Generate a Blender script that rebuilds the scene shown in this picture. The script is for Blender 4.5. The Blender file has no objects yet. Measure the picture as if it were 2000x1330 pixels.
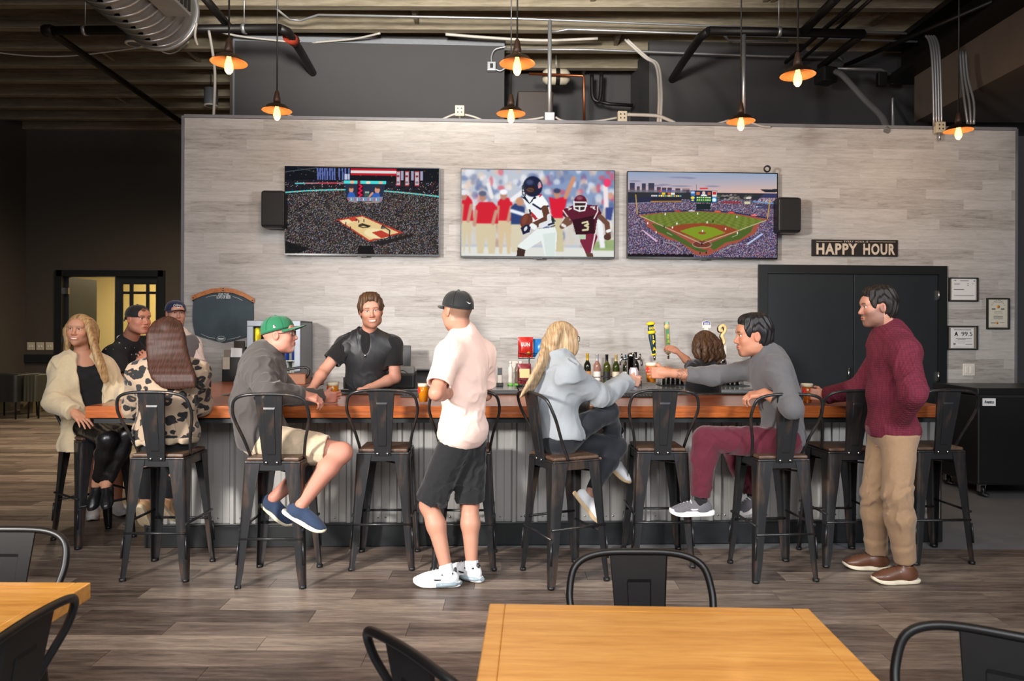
import bpy, bmesh, math, random
import numpy as np
from mathutils import Vector, Matrix, Euler

random.seed(7)
rng = np.random.default_rng(11)
scene = bpy.context.scene
COL = scene.collection

# ------------------------------------------------------------------ camera
F_PX, CAM_H, HOR = 1400.0, 1.515, 650.0          # focal length in pixels of the 2000x1330 frame, eye height, horizon row
ROLL = 0.004
cam_d = bpy.data.cameras.new('camera')
cam_d.sensor_width = 36.0
cam_d.lens = 36.0 * F_PX / 2000.0
cam_d.shift_y = (HOR - 665.0) / 2000.0
cam_d.clip_start, cam_d.clip_end = 0.05, 100
cam_d.dof.use_dof = True
cam_d.dof.focus_distance = 5.2
cam_d.dof.aperture_fstop = 5.6
cam = bpy.data.objects.new('camera', cam_d)
cam.location = (0, 0, CAM_H)
cam.rotation_euler = (math.pi / 2, -ROLL, 0)
COL.objects.link(cam)
scene.camera = cam

# ------------------------------------------------------------------ world, lights, exposure
vs = scene.view_settings
vs.view_transform = 'Standard'
vs.look = 'None'
vs.gamma = 1.0
vs.use_curve_mapping = False
vs.exposure = 0.0
world = bpy.data.worlds.new('room_ambience')
scene.world = world
world.use_nodes = True
world.node_tree.nodes['Background'].inputs[0].default_value = (0.75, 0.78, 0.85, 1)
world.node_tree.nodes['Background'].inputs[1].default_value = 0.30

def aim(o, target):
    d = Vector(target) - o.location
    o.rotation_euler = d.to_track_quat('-Z', 'Y').to_euler()

def area_light(name, loc, target, size, power, color, spread=180, size_y=None):
    l = bpy.data.lights.new(name, 'AREA')
    l.energy = power; l.color = color; l.size = size; l.spread = math.radians(spread)
    if size_y:
        l.shape = 'RECTANGLE'; l.size_y = size_y
    o = bpy.data.objects.new(name, l)
    o.location = loc; COL.objects.link(o); aim(o, target)
    return o

def spot_light(name, loc, target, angle, blend, radius, power, color):
    l = bpy.data.lights.new(name, 'SPOT')
    l.energy = power; l.color = color; l.spot_size = math.radians(angle); l.spot_blend = blend
    l.shadow_soft_size = radius
    o = bpy.data.objects.new(name, l)
    o.location = loc; COL.objects.link(o); aim(o, target)
    return o

# two studio strobes that the photographer stood beside the camera, left and right
spot_light('strobe_key', (-3.6, 0.3, 2.5), (0.3, 6.2, 1.25), 62, 0.95, 0.28, 2250, (1.0, 0.955, 0.90))
spot_light('strobe_second', (3.9, 0.5, 2.3), (0.0, 6.4, 1.2), 60, 0.95, 0.28, 560, (0.93, 0.97, 1.0))
# unseen fill lamp, added high behind the camera to brighten foreground and tables
area_light('front_fill', (0.3, -1.8, 4.4), (0, 3.0, 0.5), 5.0, 335, (0.97, 0.98, 1.0), 150, 2.6)
# unseen lamp added above the frame to brighten the joists like bounced flash
spot_light('ceiling_fill', (-0.7, 2.0, 3.75), (-0.8, 6.3, 6.75), 78, 0.6, 0.4, 4600, (1.0, 0.96, 0.88))

# ------------------------------------------------------------------ pixel -> place helpers
def ray(px, py):
    x = (px - 1000.0) / F_PX; y = (HOR - py) / F_PX
    c, s = math.cos(ROLL), math.sin(ROLL)
    return Vector((x * c - y * s, 1.0, x * s + y * c))
EYE = Vector((0, 0, CAM_H))
def P(px, py, d):
    """point on the pixel's ray at distance d in front of the camera"""
    return EYE + ray(px, py) * d
def PZ(px, py, z):
    r = ray(px, py)
    return EYE + r * ((z - CAM_H) / r.z)
def PL(px, py, prev, L, near=True):
    """point on the pixel's ray at bone length L from prev (near or far solution)"""
    r = ray(px, py).normalized(); o = EYE - prev
    b = o.dot(r); c = o.dot(o) - L * L; D = b * b - c
    if D < 0:
        q = EYE + r * (-b)
        return prev + (q - prev).normalized() * L
    t = -b - math.sqrt(D) if near else -b + math.sqrt(D)
    return EYE + r * t
# the bar and its wall stand slightly turned to the camera
TH = math.atan(0.04)
EU = Vector((math.cos(TH), math.sin(TH), 0)); EV = Vector((-math.sin(TH), math.cos(TH), 0))
def B(u, v, z=0.0):
    return EU * u + EV * v + Vector((0, 0, z))
def UV_(px, py, v):
    """bar-frame (u, z) where the pixel meets the plane at distance v"""
    r = ray(px, py); t = v / r.dot(EV)
    p = EYE + r * t
    return p.dot(EU), p.z
def UVZ(px, py, z):
    p = PZ(px, py, z)
    return p.dot(EU), p.dot(EV)
V_WALL, V_BAR, V_PANEL, BAR_Z = 7.6, 4.83, 5.12, 1.02

# ------------------------------------------------------------------ colours and materials
def lin(c):
    c = c / 255.0
    return c / 12.92 if c <= 0.04045 else ((c + 0.055) / 1.055) ** 2.4
def RGB(r, g, b):
    return (lin(r), lin(g), lin(b))
MATS = {}
def new_mat(name):
    m = bpy.data.materials.new(name); m.use_nodes = True
    nt = m.node_tree
    b = nt.nodes['Principled BSDF']
    MATS[name] = m
    return m, nt, b
def mix_color(nt, fac, a, b):
    n = nt.nodes.new('ShaderNodeMix'); n.data_type = 'RGBA'
    def s(sock, v):
        if isinstance(v, (tuple, list)): sock.default_value = (v[0], v[1], v[2], 1)
        elif isinstance(v, float) or isinstance(v, int): sock.default_value = v
        else: nt.links.new(v, sock)
    s(n.inputs[0], fac); s(n.inputs[6], a); s(n.inputs[7], b)
    return n.outputs[2]
def tex_coord(nt, scale=(1, 1, 1), kind='Object', rot=(0, 0, 0)):
    t = nt.nodes.new('ShaderNodeTexCoord'); mp = nt.nodes.new('ShaderNodeMapping')
    mp.inputs['Scale'].default_value = scale
    mp.inputs['Rotation'].default_value = rot
    nt.links.new(t.outputs[kind], mp.inputs[0])
    return mp.outputs[0]
def noise(nt, vec, scale, detail=4, rough=0.55, dist=0.0):
    n = nt.nodes.new('ShaderNodeTexNoise')
    n.inputs['Scale'].default_value = scale; n.inputs['Detail'].default_value = detail
    n.inputs['Roughness'].default_value = rough; n.inputs['Distortion'].default_value = dist
    if vec is not None: nt.links.new(vec, n.inputs['Vector'])
    return n.outputs['Fac']
def ramp(nt, fac, stops):
    n = nt.nodes.new('ShaderNodeValToRGB')
    while len(n.color_ramp.elements) < len(stops): n.color_ramp.elements.new(0.5)
    for e, (p, c) in zip(n.color_ramp.elements, stops):
        e.position = p; e.color = (c[0], c[1], c[2], 1) if isinstance(c, (tuple, list)) else (c, c, c, 1)
    nt.links.new(fac, n.inputs[0])
    return n.outputs[0]
def mathn(nt, op, a, b=None):
    n = nt.nodes.new('ShaderNodeMath'); n.operation = op
    for i, v in enumerate((a, b)):
        if v is None: continue
        if isinstance(v, (int, float)): n.inputs[i].default_value = v
        else: nt.links.new(v, n.inputs[i])
    return n.outputs[0]
def bump(nt, b, h, strength=0.2, dist=0.01):
    n = nt.nodes.new('ShaderNodeBump'); n.inputs['Strength'].default_value = strength
    n.inputs['Distance'].default_value = dist
    nt.links.new(h, n.inputs['Height']); nt.links.new(n.outputs[0], b.inputs['Normal'])
def plain(name, col, rough=0.5, metal=0.0, var=0.06, scale=20.0, bmp=0.0, spec=0.5, sheen=0.0, coat=0.0, stretch=(1, 1, 1)):
    """solid colour with fine procedural variation"""
    if name in MATS: return MATS[name]
    m, nt, b = new_mat(name)
    v = tex_coord(nt, stretch)
    f = noise(nt, v, scale)
    lo = tuple(max(0, c * (1 - 2 * var)) for c in col); hi = tuple(min(1, c * (1 + 2 * var)) for c in col)
    nt.links.new(mix_color(nt, f, lo, hi), b.inputs['Base Color'])
    b.inputs['Roughness'].default_value = rough; b.inputs['Metallic'].default_value = metal
    b.inputs['Specular IOR Level'].default_value = spec
    if sheen: b.inputs['Sheen Weight'].default_value = sheen
    if coat:
        b.inputs['Coat Weight'].default_value = coat; b.inputs['Coat Roughness'].default_value = 0.12
    if bmp: bump(nt, b, f, bmp, 0.004)
    return m
def emit(name, col, strength):
    if name in MATS: return MATS[name]
    m, nt, b = new_mat(name)
    b.inputs['Base Color'].default_value = (*col, 1)
    b.inputs['Emission Color'].default_value = (*col, 1); b.inputs['Emission Strength'].default_value = strength
    return m
def glass(name, col=(1, 1, 1), rough=0.0, ior=1.45):
    """thin clear sheet: see-through with a mirror-like sheen at grazing angles"""
    if name in MATS: return MATS[name]
    m, nt, b = new_mat(name)
    t = nt.nodes.new('ShaderNodeBsdfTransparent'); t.inputs[0].default_value = (*col, 1)
    g = nt.nodes.new('ShaderNodeBsdfGlossy'); g.inputs['Roughness'].default_value = 0.03
    lw = nt.nodes.new('ShaderNodeLayerWeight'); lw.inputs[0].default_value = 0.5
    fr = mathn(nt, 'ADD', mathn(nt, 'MULTIPLY', mathn(nt, 'POWER', lw.outputs['Facing'], 4.0), 0.6), 0.03)
    mx = nt.nodes.new('ShaderNodeMixShader')
    nt.links.new(fr, mx.inputs[0]); nt.links.new(t.outputs[0], mx.inputs[1]); nt.links.new(g.outputs[0], mx.inputs[2])
    nt.links.new(mx.outputs[0], nt.nodes['Material Output'].inputs[0])
    return m
def attr_mat(name, rough=0.6, spec=0.4, sheen=0.0, bmp=0.0, bscale=60, sss=0.0, emission=0.0, stretch=(1, 1, 1), var=0.0):
    """colour from the mesh's own colour attribute"""
    if name in MATS: return MATS[name]
    m, nt, b = new_mat(name)
    a = nt.nodes.new('ShaderNodeAttribute'); a.attribute_name = 'Col'
    c = a.outputs['Color']
    if bmp or var:
        v = tex_coord(nt, stretch); f = noise(nt, v, bscale)
    if var:
        mm = nt.nodes.new('ShaderNodeMix'); mm.data_type = 'RGBA'; mm.blend_type = 'MULTIPLY'
        mm.inputs[0].default_value = 1.0
        nt.links.new(c, mm.inputs[6]); nt.links.new(ramp(nt, f, [(0.25, 1 - var), (0.75, 1 + var)]), mm.inputs[7]); c = mm.outputs[2]
    nt.links.new(c, b.inputs['Base Color'])
    if bmp: bump(nt, b, f, bmp, 0.003)
    b.inputs['Roughness'].default_value = rough; b.inputs['Specular IOR Level'].default_value = spec
    if sheen: b.inputs['Sheen Weight'].default_value = sheen
    if sss:
        b.inputs['Subsurface Weight'].default_value = sss; b.inputs['Subsurface Radius'].default_value = (0.012, 0.005, 0.003); b.inputs['Subsurface Scale'].default_value = 0.6
    if emission:
        nt.links.new(c, b.inputs['Emission Color']); b.inputs['Emission Strength'].default_value = emission
        b.inputs['Base Color'].default_value = (0, 0, 0, 1)
        for l in list(b.inputs['Base Color'].links): nt.links.remove(l)
    return m

# ------------------------------------------------------------------ mesh building
class MB:
    """collects shapes and links them as one mesh object"""
    def __init__(s): s.v = []; s.f = []; s.sm = []
    def add(s, verts, faces, smooth=False):
        o = len(s.v); s.v.extend([tuple(v) for v in verts])
        for f in faces: s.f.append([i + o for i in f]); s.sm.append(smooth)
        return s
    def box(s, x0, x1, y0, y1, z0, z1, M=None):
        v = [Vector(c) for c in ((x0, y0, z0), (x1, y0, z0), (x1, y1, z0), (x0, y1, z0), (x0, y0, z1), (x1, y0, z1), (x1, y1, z1), (x0, y1, z1))]
        if M is not None: v = [M @ c for c in v]
        return s.add(v, [(0, 3, 2, 1), (4, 5, 6, 7), (0, 1, 5, 4), (1, 2, 6, 5), (2, 3, 7, 6), (3, 0, 4, 7)])
    def bevel_box(s, x0, x1, y0, y1, z0, z1, b=0.004, M=None):
        bm = bmesh.new()
        bmesh.ops.create_cube(bm, size=1)
        for v in bm.verts:
            v.co = Vector(((x0 + x1) / 2 + v.co.x * (x1 - x0), (y0 + y1) / 2 + v.co.y * (y1 - y0), (z0 + z1) / 2 + v.co.z * (z1 - z0)))
        bmesh.ops.bevel(bm, geom=list(bm.edges), offset=b, segments=2, affect='EDGES', profile=0.5)
        bm.verts.index_update()
        vs_ = [M @ v.co if M is not None else v.co.copy() for v in bm.verts]
        fs = [[v.index for v in f.verts] for f in bm.faces]
        bm.free()
        return s.add(vs_, fs)
    def tube(s, pts, r, n=8, caps=True, closed=False):
        pts = [Vector(p) for p in pts]; m = len(pts)
        rs = r if isinstance(r, (list, tuple)) else [r] * m
        vs_ = []; prev = None
        for i, p in enumerate(pts):
            if closed: t = pts[(i + 1) % m] - pts[i - 1]
            else: t = pts[min(i + 1, m - 1)] - pts[max(i - 1, 0)]
            t.normalize()
            if prev is None:
                a = Vector((0, 0, 1)) if abs(t.z) < 0.9 else Vector((1, 0, 0))
                nrm = t.cross(a).normalized()
            else:
                nrm = (prev - t * prev.dot(t)).normalized()
            prev = nrm; bn = t.cross(nrm)
            for k in range(n):
                a = 2 * math.pi * k / n
                vs_.append(p + (nrm * math.cos(a) + bn * math.sin(a)) * rs[i])
        fs = []
        for i in range(m if closed else m - 1):
            j = (i + 1) % m
            for k in range(n):
                fs.append((i * n + k, i * n + (k + 1) % n, j * n + (k + 1) % n, j * n + k))
        s.add(vs_, fs, True)
        if caps and not closed:
            o = len(s.v) - len(vs_)
            s.f.append([o + k for k in reversed(range(n))]); s.sm.append(False)
            s.f.append([o + (m - 1) * n + k for k in range(n)]); s.sm.append(False)
        return s
    def lathe(s, prof, n=24, M=None, smooth=True, cap=True):
        vs_ = []
        for r, z in prof:
            for k in range(n):
                a = 2 * math.pi * k / n
                c = Vector((r * math.cos(a), r * math.sin(a), z))
                vs_.append(M @ c if M is not None else c)
        fs = []
        for i in range(len(prof) - 1):
            for k in range(n):
                fs.append((i * n + k, i * n + (k + 1) % n, (i + 1) * n + (k + 1) % n, (i + 1) * n + k))
        o = len(s.v)
        s.add(vs_, fs, smooth)
        if cap:
            if prof[0][0] > 1e-5: s.f.append([o + k for k in reversed(range(n))]); s.sm.append(False)
            if prof[-1][0] > 1e-5: s.f.append([o + (len(prof) - 1) * n + k for k in range(n)]); s.sm.append(False)
        return s
    def prism(s, outline, h0, h1, M=None):
        """outline in (x,y), extruded from z=h0 to h1"""
        n = len(outline)
        v = [Vector((x, y, h0)) for x, y in outline] + [Vector((x, y, h1)) for x, y in outline]
        if M is not None: v = [M @ c for c in v]
        fs = [list(reversed(range(n))), list(range(n, 2 * n))] + [(i, (i + 1) % n, n + (i + 1) % n, n + i) for i in range(n)]
        return s.add(v, fs)
    def mesh(s, name):
        me = bpy.data.meshes.new(name)
        me.from_pydata(s.v, [], s.f)
        me.polygons.foreach_set('use_smooth', s.sm)
        me.update()
        return me
    def build(s, name, mat, parent=None, loc=None, rz=0.0):
        return obj(name, s.mesh(name), mat, parent, loc, rz)
def obj(name, me, mat, parent=None, loc=None, rz=0.0):
    o = bpy.data.objects.new(name, me)
    if mat is not None and len(me.materials) == 0: me.materials.append(mat)
    if loc is not None: o.location = loc
    if rz: o.rotation_euler = (0, 0, rz)
    COL.objects.link(o)
    if parent is not None: o.parent = parent
    return o
def tag(o, label=None, cat=None, group=None, kind=None):
    if label: o['label'] = label
    if cat: o['category'] = cat
    if group: o['group'] = group
    if kind: o['kind'] = kind
    return o
def thing(name, label, cat, loc=(0, 0, 0), rz=0.0, group=None):
    o = bpy.data.objects.new(name, None); o.empty_display_size = 0.1
    o.location = loc; o.rotation_euler = (0, 0, rz)
    COL.objects.link(o)
    return tag(o, label, cat, group)
def copy_tree(o, parent=None):
    c = o.copy(); COL.objects.link(c); c.parent = parent
    for ch in list(o.children): copy_tree(ch, c)
    return c
def struct(o): o['kind'] = 'structure'; return o
def M4(loc=(0, 0, 0), rx=0, ry=0, rz=0):
    return Matrix.Translation(loc) @ Euler((rx, ry, rz)).to_matrix().to_4x4()
def frame4(loc, x, y, z):
    m = Matrix.Identity(4)
    for i, a in enumerate((x, y, z)):
        m[0][i], m[1][i], m[2][i] = a
    m[0][3], m[1][3], m[2][3] = loc
    return m
def bezier(pts, n=8):
    """smooth Catmull-Rom curve through the points"""
    pts = [Vector(p) for p in pts]; out = []
    for i in range(len(pts) - 1):
        p0 = pts[max(i - 1, 0)]; p1 = pts[i]; p2 = pts[i + 1]; p3 = pts[min(i + 2, len(pts) - 1)]
        for k in range(n):
            t = k / n
            out.append(0.5 * ((2 * p1) + (p2 - p0) * t + (2 * p0 - 5 * p1 + 4 * p2 - p3) * t * t + (3 * p1 - p0 - 3 * p2 + p3) * t ** 3))
    out.append(pts[-1])
    return out
def text_mesh(body, size, bold=0.0, xscale=1.0, extrude=0.0, align='CENTER', spacing=1.0):
    """flat lettering as a mesh in its own XY plane"""
    c = bpy.data.curves.new('lettering', 'FONT')
    c.body = body; c.size = size; c.offset = bold; c.extrude = extrude; c.align_x = align; c.align_y = 'CENTER'
    c.space_character = spacing; c.resolution_u = 3
    o = bpy.data.objects.new('lettering', c); COL.objects.link(o)
    dg = bpy.context.evaluated_depsgraph_get(); dg.update()
    me = bpy.data.meshes.new_from_object(o.evaluated_get(dg))
    bpy.data.objects.remove(o)
    if xscale != 1.0:
        for v in me.vertices: v.co.x *= xscale
    return me
def xf(me, M):
    me.transform(M); return me
# ================================================================== materials of the place
def plank_mat(name, stops, rough, sx=1.0, grain=1.0, knots=True, spread=0.25, warm=None, spec=0.4, patch=0.0):
    m, nt, b = new_mat(name)
    t = nt.nodes.new('ShaderNodeTexCoord'); oi = nt.nodes.new('ShaderNodeObjectInfo')
    sc = nt.nodes.new('ShaderNodeVectorMath'); sc.operation = 'SCALE'
    comb = nt.nodes.new('ShaderNodeCombineXYZ')
    nt.links.new(oi.outputs['Random'], comb.inputs[0]); nt.links.new(oi.outputs['Random'], comb.inputs[1]); nt.links.new(oi.outputs['Random'], comb.inputs[2])
    nt.links.new(comb.outputs[0], sc.inputs[0]); sc.inputs['Scale'].default_value = 37.0
    ad = nt.nodes.new('ShaderNodeVectorMath'); ad.operation = 'ADD'
    nt.links.new(t.outputs['Object'], ad.inputs[0]); nt.links.new(sc.outputs[0], ad.inputs[1])
    mp = nt.nodes.new('ShaderNodeMapping'); mp.inputs['Scale'].default_value = (sx, 9.0 * sx, 9.0 * sx)
    nt.links.new(ad.outputs[0], mp.inputs[0])
    g = noise(nt, mp.outputs[0], 4.0 * grain, 7, 0.65, 0.6)
    g2 = noise(nt, mp.outputs[0], 22.0 * grain, 3, 0.6, 0.2)
    f = mathn(nt, 'ADD', mathn(nt, 'MULTIPLY', g, 0.75), mathn(nt, 'MULTIPLY', g2, 0.25))
    f = mathn(nt, 'ADD', f, mathn(nt, 'MULTIPLY', mathn(nt, 'SUBTRACT', oi.outputs['Random'], 0.5), spread))
    c = ramp(nt, f, stops)
    nt.links.new(c, b.inputs['Base Color'])
    b.inputs['Roughness'].default_value = rough; b.inputs['Specular IOR Level'].default_value = spec
    bump(nt, b, g2, 0.12, 0.002)
    return m
M_WALLPLANK = plank_mat('grey_washed_laminate', [(0.22, RGB(122, 116, 111)), (0.38, RGB(164, 160, 156)), (0.55, RGB(182, 179, 176)), (0.78, RGB(198, 196, 194))], 0.55, 1.0, 1.0, spread=0.20)
M_FLOORPLANK = plank_mat('brown_grey_vinyl_plank', [(0.28, RGB(60, 49, 43)), (0.43, RGB(96, 82, 73)), (0.56, RGB(122, 107, 96)), (0.75, RGB(162, 145, 128))], 0.38, 0.7, 1.0, spread=0.26, spec=0.45)
def wood(name, stops, rough, scale=(1, 12, 12), knots=False, coat=0.0):
    m, nt, b = new_mat(name)
    v = tex_coord(nt, scale)
    g = noise(nt, v, 3.0, 6, 0.6, 0.8); g2 = noise(nt, v, 14.0, 3, 0.5, 0.2)
    f = mathn(nt, 'ADD', mathn(nt, 'MULTIPLY', g, 0.7), mathn(nt, 'MULTIPLY', g2, 0.3))
    c = ramp(nt, f, stops)
    if knots:
        vo = nt.nodes.new('ShaderNodeTexVoronoi'); vo.inputs['Scale'].default_value = 1.0
        nt.links.new(tex_coord(nt, (4.2, 7.5, 1)), vo.inputs['Vector'])
        k = ramp(nt, vo.outputs['Distance'], [(0.02, 1.0), (0.11, 0.0)])
        c = mix_color(nt, mathn(nt, 'MULTIPLY', k, 0.65), c, RGB(120, 62, 20))
    nt.links.new(c, b.inputs['Base Color']); b.inputs['Roughness'].default_value = rough
    if coat: b.inputs['Coat Weight'].default_value = coat; b.inputs['Coat Roughness'].default_value = 0.15
    bump(nt, b, g2, 0.05, 0.002)
    return m
M_BARWOOD = wood('oiled_red_brown_wood', [(0.3, RGB(128, 62, 26)), (0.5, RGB(168, 88, 40)), (0.7, RGB(192, 110, 55))], 0.3, (1, 14, 14), coat=0.4)
M_PINE = wood('honey_pine', [(0.3, RGB(184, 118, 44)), (0.5, RGB(208, 143, 64)), (0.7, RGB(222, 162, 82))], 0.38, (1, 10, 10), knots=True, coat=0.25)
M_SEATWOOD = wood('dark_stained_wood', [(0.3, RGB(48, 34, 26)), (0.5, RGB(84, 62, 48)), (0.7, RGB(108, 84, 66))], 0.45, (6, 40, 40))
M_JOIST = wood('rough_sawn_joist', [(0.3, RGB(92, 83, 68)), (0.5, RGB(122, 112, 94)), (0.7, RGB(146, 136, 116))], 0.8, (0.5, 5, 5))
M_DECK = plain('ceiling_decking', RGB(92, 82, 70), 0.9, var=0.15, scale=3)
M_CHARCOAL = plain('charcoal_wall_paint', RGB(58, 57, 58), 0.75, var=0.05, scale=2.0)
M_BROWNWALL = plain('dark_taupe_wall_paint', RGB(70, 62, 54), 0.8, var=0.05, scale=2.0)
M_BLACKTRIM = plain('black_satin_paint', RGB(26, 29, 31), 0.45, var=0.08, scale=8)
M_BLACKDOOR = plain('black_door_paint', RGB(33, 38, 42), 0.5, var=0.08, scale=5)
M_CONCRETE = plain('sealed_concrete', RGB(126, 126, 128), 0.35, var=0.12, scale=4)
M_GUNMETAL = None
def gunmetal():
    m, nt, b = new_mat('brushed_copper_black_metal')
    v = tex_coord(nt, (1, 1, 0.12))
    f = noise(nt, v, 26, 4, 0.6); e = noise(nt, tex_coord(nt), 3.5, 3, 0.5)
    k = ramp(nt, mathn(nt, 'MULTIPLY', f, e), [(0.26, 0.0), (0.40, 1.0)])
    nt.links.new(mix_color(nt, k, RGB(58, 58, 60), RGB(98, 80, 68)), b.inputs['Base Color'])
    b.inputs['Metallic'].default_value = 0.7; b.inputs['Roughness'].default_value = 0.34
    return m
M_GUNMETAL = gunmetal()
M_CHAIRMETAL = plain('black_powder_coated_metal', RGB(24, 22, 22), 0.42, 0.25, 0.1, 12)
M_GALV = plain('galvanised_steel', RGB(175, 176, 178), 0.38, 0.75, 0.10, 9, stretch=(1, 1, 0.3))
M_CORR = plain('galvanised_corrugated_sheet', RGB(176, 174, 171), 0.42, 0.55, 0.08, 5, stretch=(1, 1, 0.2))
M_STEEL = plain('stainless_steel', RGB(180, 180, 180), 0.25, 1.0, 0.04, 30, stretch=(0.1, 1, 1))
M_CHROME = plain('polished_chrome', RGB(215, 215, 218), 0.08, 1.0, 0.02, 10)
M_BLACKPLASTIC = plain('black_plastic', RGB(24, 24, 25), 0.4, var=0.08, scale=30)
M_BLACKFABRIC = plain('black_speaker_cloth', RGB(22, 22, 24), 0.75, var=0.15, scale=300, bmp=0.2)
M_PIPE = plain('black_iron_pipe', RGB(34, 31, 30), 0.45, 0.5, 0.15, 14)
M_COPPER = plain('copper_pipe', RGB(170, 96, 62), 0.35, 0.9, 0.08, 12)
M_WHITE = plain('white_plastic', RGB(222, 218, 210), 0.45, var=0.03)
M_BEIGE = plain('beige_enamel', RGB(196, 184, 160), 0.5, var=0.05)
M_CABLE = plain('pale_cable_sheath', RGB(178, 172, 164), 0.5, var=0.05)
M_PAPER = plain('white_paper', RGB(225, 225, 226), 0.7, var=0.02)

# ================================================================== floor
floor = struct(MB().box(-14, 10, -4, 22, -0.06, -0.006).build('floor', M_CONCRETE))
PL_L, PL_W = 1.22, 0.165
def fplank(x0, x1, y0, y1):
    g = 0.0012
    xm, ym = (x0 + x1) / 2, (y0 + y1) / 2
    hx, hy = (x1 - x0) / 2 - g, (y1 - y0) / 2 - g
    return xm, ym, hx, hy
full = MB().box(-PL_L / 2 + 0.0012, PL_L / 2 - 0.0012, -PL_W / 2 + 0.0012, PL_W / 2 - 0.0012, -0.006, 0.0).mesh('plank')
full.materials.append(M_FLOORPLANK)
far = MB()
FL_ROT = -0.006
X_RIGHT_END = 8.0
u_bl, _ = UV_(287, 1046, V_PANEL); u_br, _ = UV_(1838, 1040, V_PANEL)
cand = []
row = 0; y = 2.75
while y < 15.5:
    off = (row * 0.437) % 1.0 * PL_L
    x = -12.5 - off
    while x < 8:
        x0, x1 = x, x + PL_L
        yc = y + PL_W / 2
        # where the boards stop: along the bar front, and right of the bar at the concrete
        vv = yc * math.cos(TH)
        if yc > V_PANEL + 0.02: x1 = min(x1, u_bl + 0.25)
        if x1 - x0 > 0.08:
            xl, xr = 1000 + F_PX * x0 / yc, 1000 + F_PX * x1 / yc
            if xr > -20 and xl < 2020: cand.append((yc, x0, x1))
        x += PL_L
    y += PL_W; row += 1
cand.sort()
for i, (yc, x0, x1) in enumerate(cand):
    if i < 290:
        if abs((x1 - x0) - PL_L) < 1e-6:
            o = obj('plank', full, None, floor, ((x0 + x1) / 2, yc, 0))
        else:
            o = MB().box(-(x1 - x0) / 2 + 0.0012, (x1 - x0) / 2 - 0.0012, -PL_W / 2 + 0.0012, PL_W / 2 - 0.0012, -0.006, 0).build('plank', M_FLOORPLANK, floor, ((x0 + x1) / 2, yc, 0))
    else:
        far.box(x0 + 0.0012, x1 - 0.0012, yc - PL_W / 2 + 0.0012, yc + PL_W / 2 - 0.0012, -0.006, 0)
if far.v:
    m_far, nt_, b_ = new_mat('brown_grey_vinyl_plank_far')
    v_ = tex_coord(nt_, (0.8, 6, 6))
    br = nt_.nodes.new('ShaderNodeTexBrick'); br.inputs['Scale'].default_value = 1.0
    br.inputs['Brick Width'].default_value = PL_L; br.inputs['Row Height'].default_value = PL_W; br.inputs['Mortar Size'].default_value = 0.0
    br.inputs['Color1'].default_value = (*RGB(72, 62, 55), 1); br.inputs['Color2'].default_value = (*RGB(140, 126, 112), 1)
    nt_.links.new(tex_coord(nt_), br.inputs['Vector'])
    f_ = noise(nt_, v_, 4, 6, 0.6, 0.5)
    nt_.links.new(mix_color(nt_, 0.55, br.outputs['Color'], ramp(nt_, f_, [(0.3, RGB(60, 52, 47)), (0.7, RGB(150, 137, 123))])), b_.inputs['Base Color'])
    b_.inputs['Roughness'].default_value = 0.4
    fo = far.build('far_planks', m_far, floor); fo['kind'] = 'stuff'

# ================================================================== plank-clad bar wall
uL, _ = UV_(356, 500, V_WALL); uR, _ = UV_(1984, 500, V_WALL)
_, zT = UV_(1000, 239, V_WALL)
wall = struct(MB().box(uL, uR, V_WALL + 0.012, V_WALL + 0.14, 0, zT).build('wall_back', M_CHARCOAL, None, None, TH))
dL, zD = UV_(1497, 534, V_WALL); dR, _ = UV_(1831, 534, V_WALL)
tL, zTr = UV_(1480, 517, V_WALL); tR, _ = UV_(1847, 521, V_WALL)
PH, PLN = 0.1085, 0.955
wfull = MB().box(-PLN / 2 + 0.0003, PLN / 2 - 0.0003, -0.012, 0, -PH / 2 + 0.0003, PH / 2 - 0.0003).mesh('plank')
wfull.materials.append(M_WALLPLANK)
r_ = 0; z = zT - 0.006
offs = [0.15, 0.62, 0.33, 0.86, 0.48, 0.05, 0.71, 0.27, 0.93, 0.55, 0.12, 0.79]
nP = 0
while z > 0.86:
    x = uL + 0.018 - offs[r_ % 12] * PLN
    while x < uR:
        x0, x1 = max(x, uL + 0.018), min(x + PLN, uR - 0.012)
        if z - PH / 2 < zTr:                          # clip at the door trim
            if x0 < tL < x1: x1 = tL
            elif x0 >= tL and x1 <= tR: x0 = x1
            elif x0 < tR < x1: x0 = tR
        if x1 - x0 > 0.03:
            xm = (x0 + x1) / 2
            jz = (random.random() - 0.5) * 0.002
            if abs(x1 - x0 - PLN) < 1e-6: o = obj('plank', wfull, None, wall, (xm, V_WALL + 0.012 + jz, z - PH / 2))
            else: o = MB().box(-(x1 - x0) / 2 + 0.0003, (x1 - x0) / 2 - 0.0003, -0.012, 0, -PH / 2 + 0.0003, PH / 2 - 0.0003).build('plank', M_WALLPLANK, wall, (xm, V_WALL + 0.012 + jz, z - PH / 2))
            nP += 1
        x += PLN
    z -= PH; r_ += 1
# metal edge trims of the cladding
M_EDGE = plain('grey_metal_edge_trim', RGB(128, 128, 136), 0.4, 0.3, 0.04)
struct(MB().box(uL - 0.006, uL + 0.017, V_WALL - 0.02, V_WALL + 0.15, 0, zT + 0.012).build('trim_1', M_EDGE, None, None, TH))
struct(MB().box(uL + 0.017, uR, V_WALL - 0.012, V_WALL + 0.15, zT - 0.004, zT + 0.028).build('trim_2', plain('grey_cap_board', RGB(122, 122, 126), 0.5), None, None, TH))
struct(MB().box(uR - 0.012, uR + 0.012, V_WALL - 0.014, V_WALL + 0.15, 0, zT + 0.012).build('trim_3', M_EDGE, None, None, TH))
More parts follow.
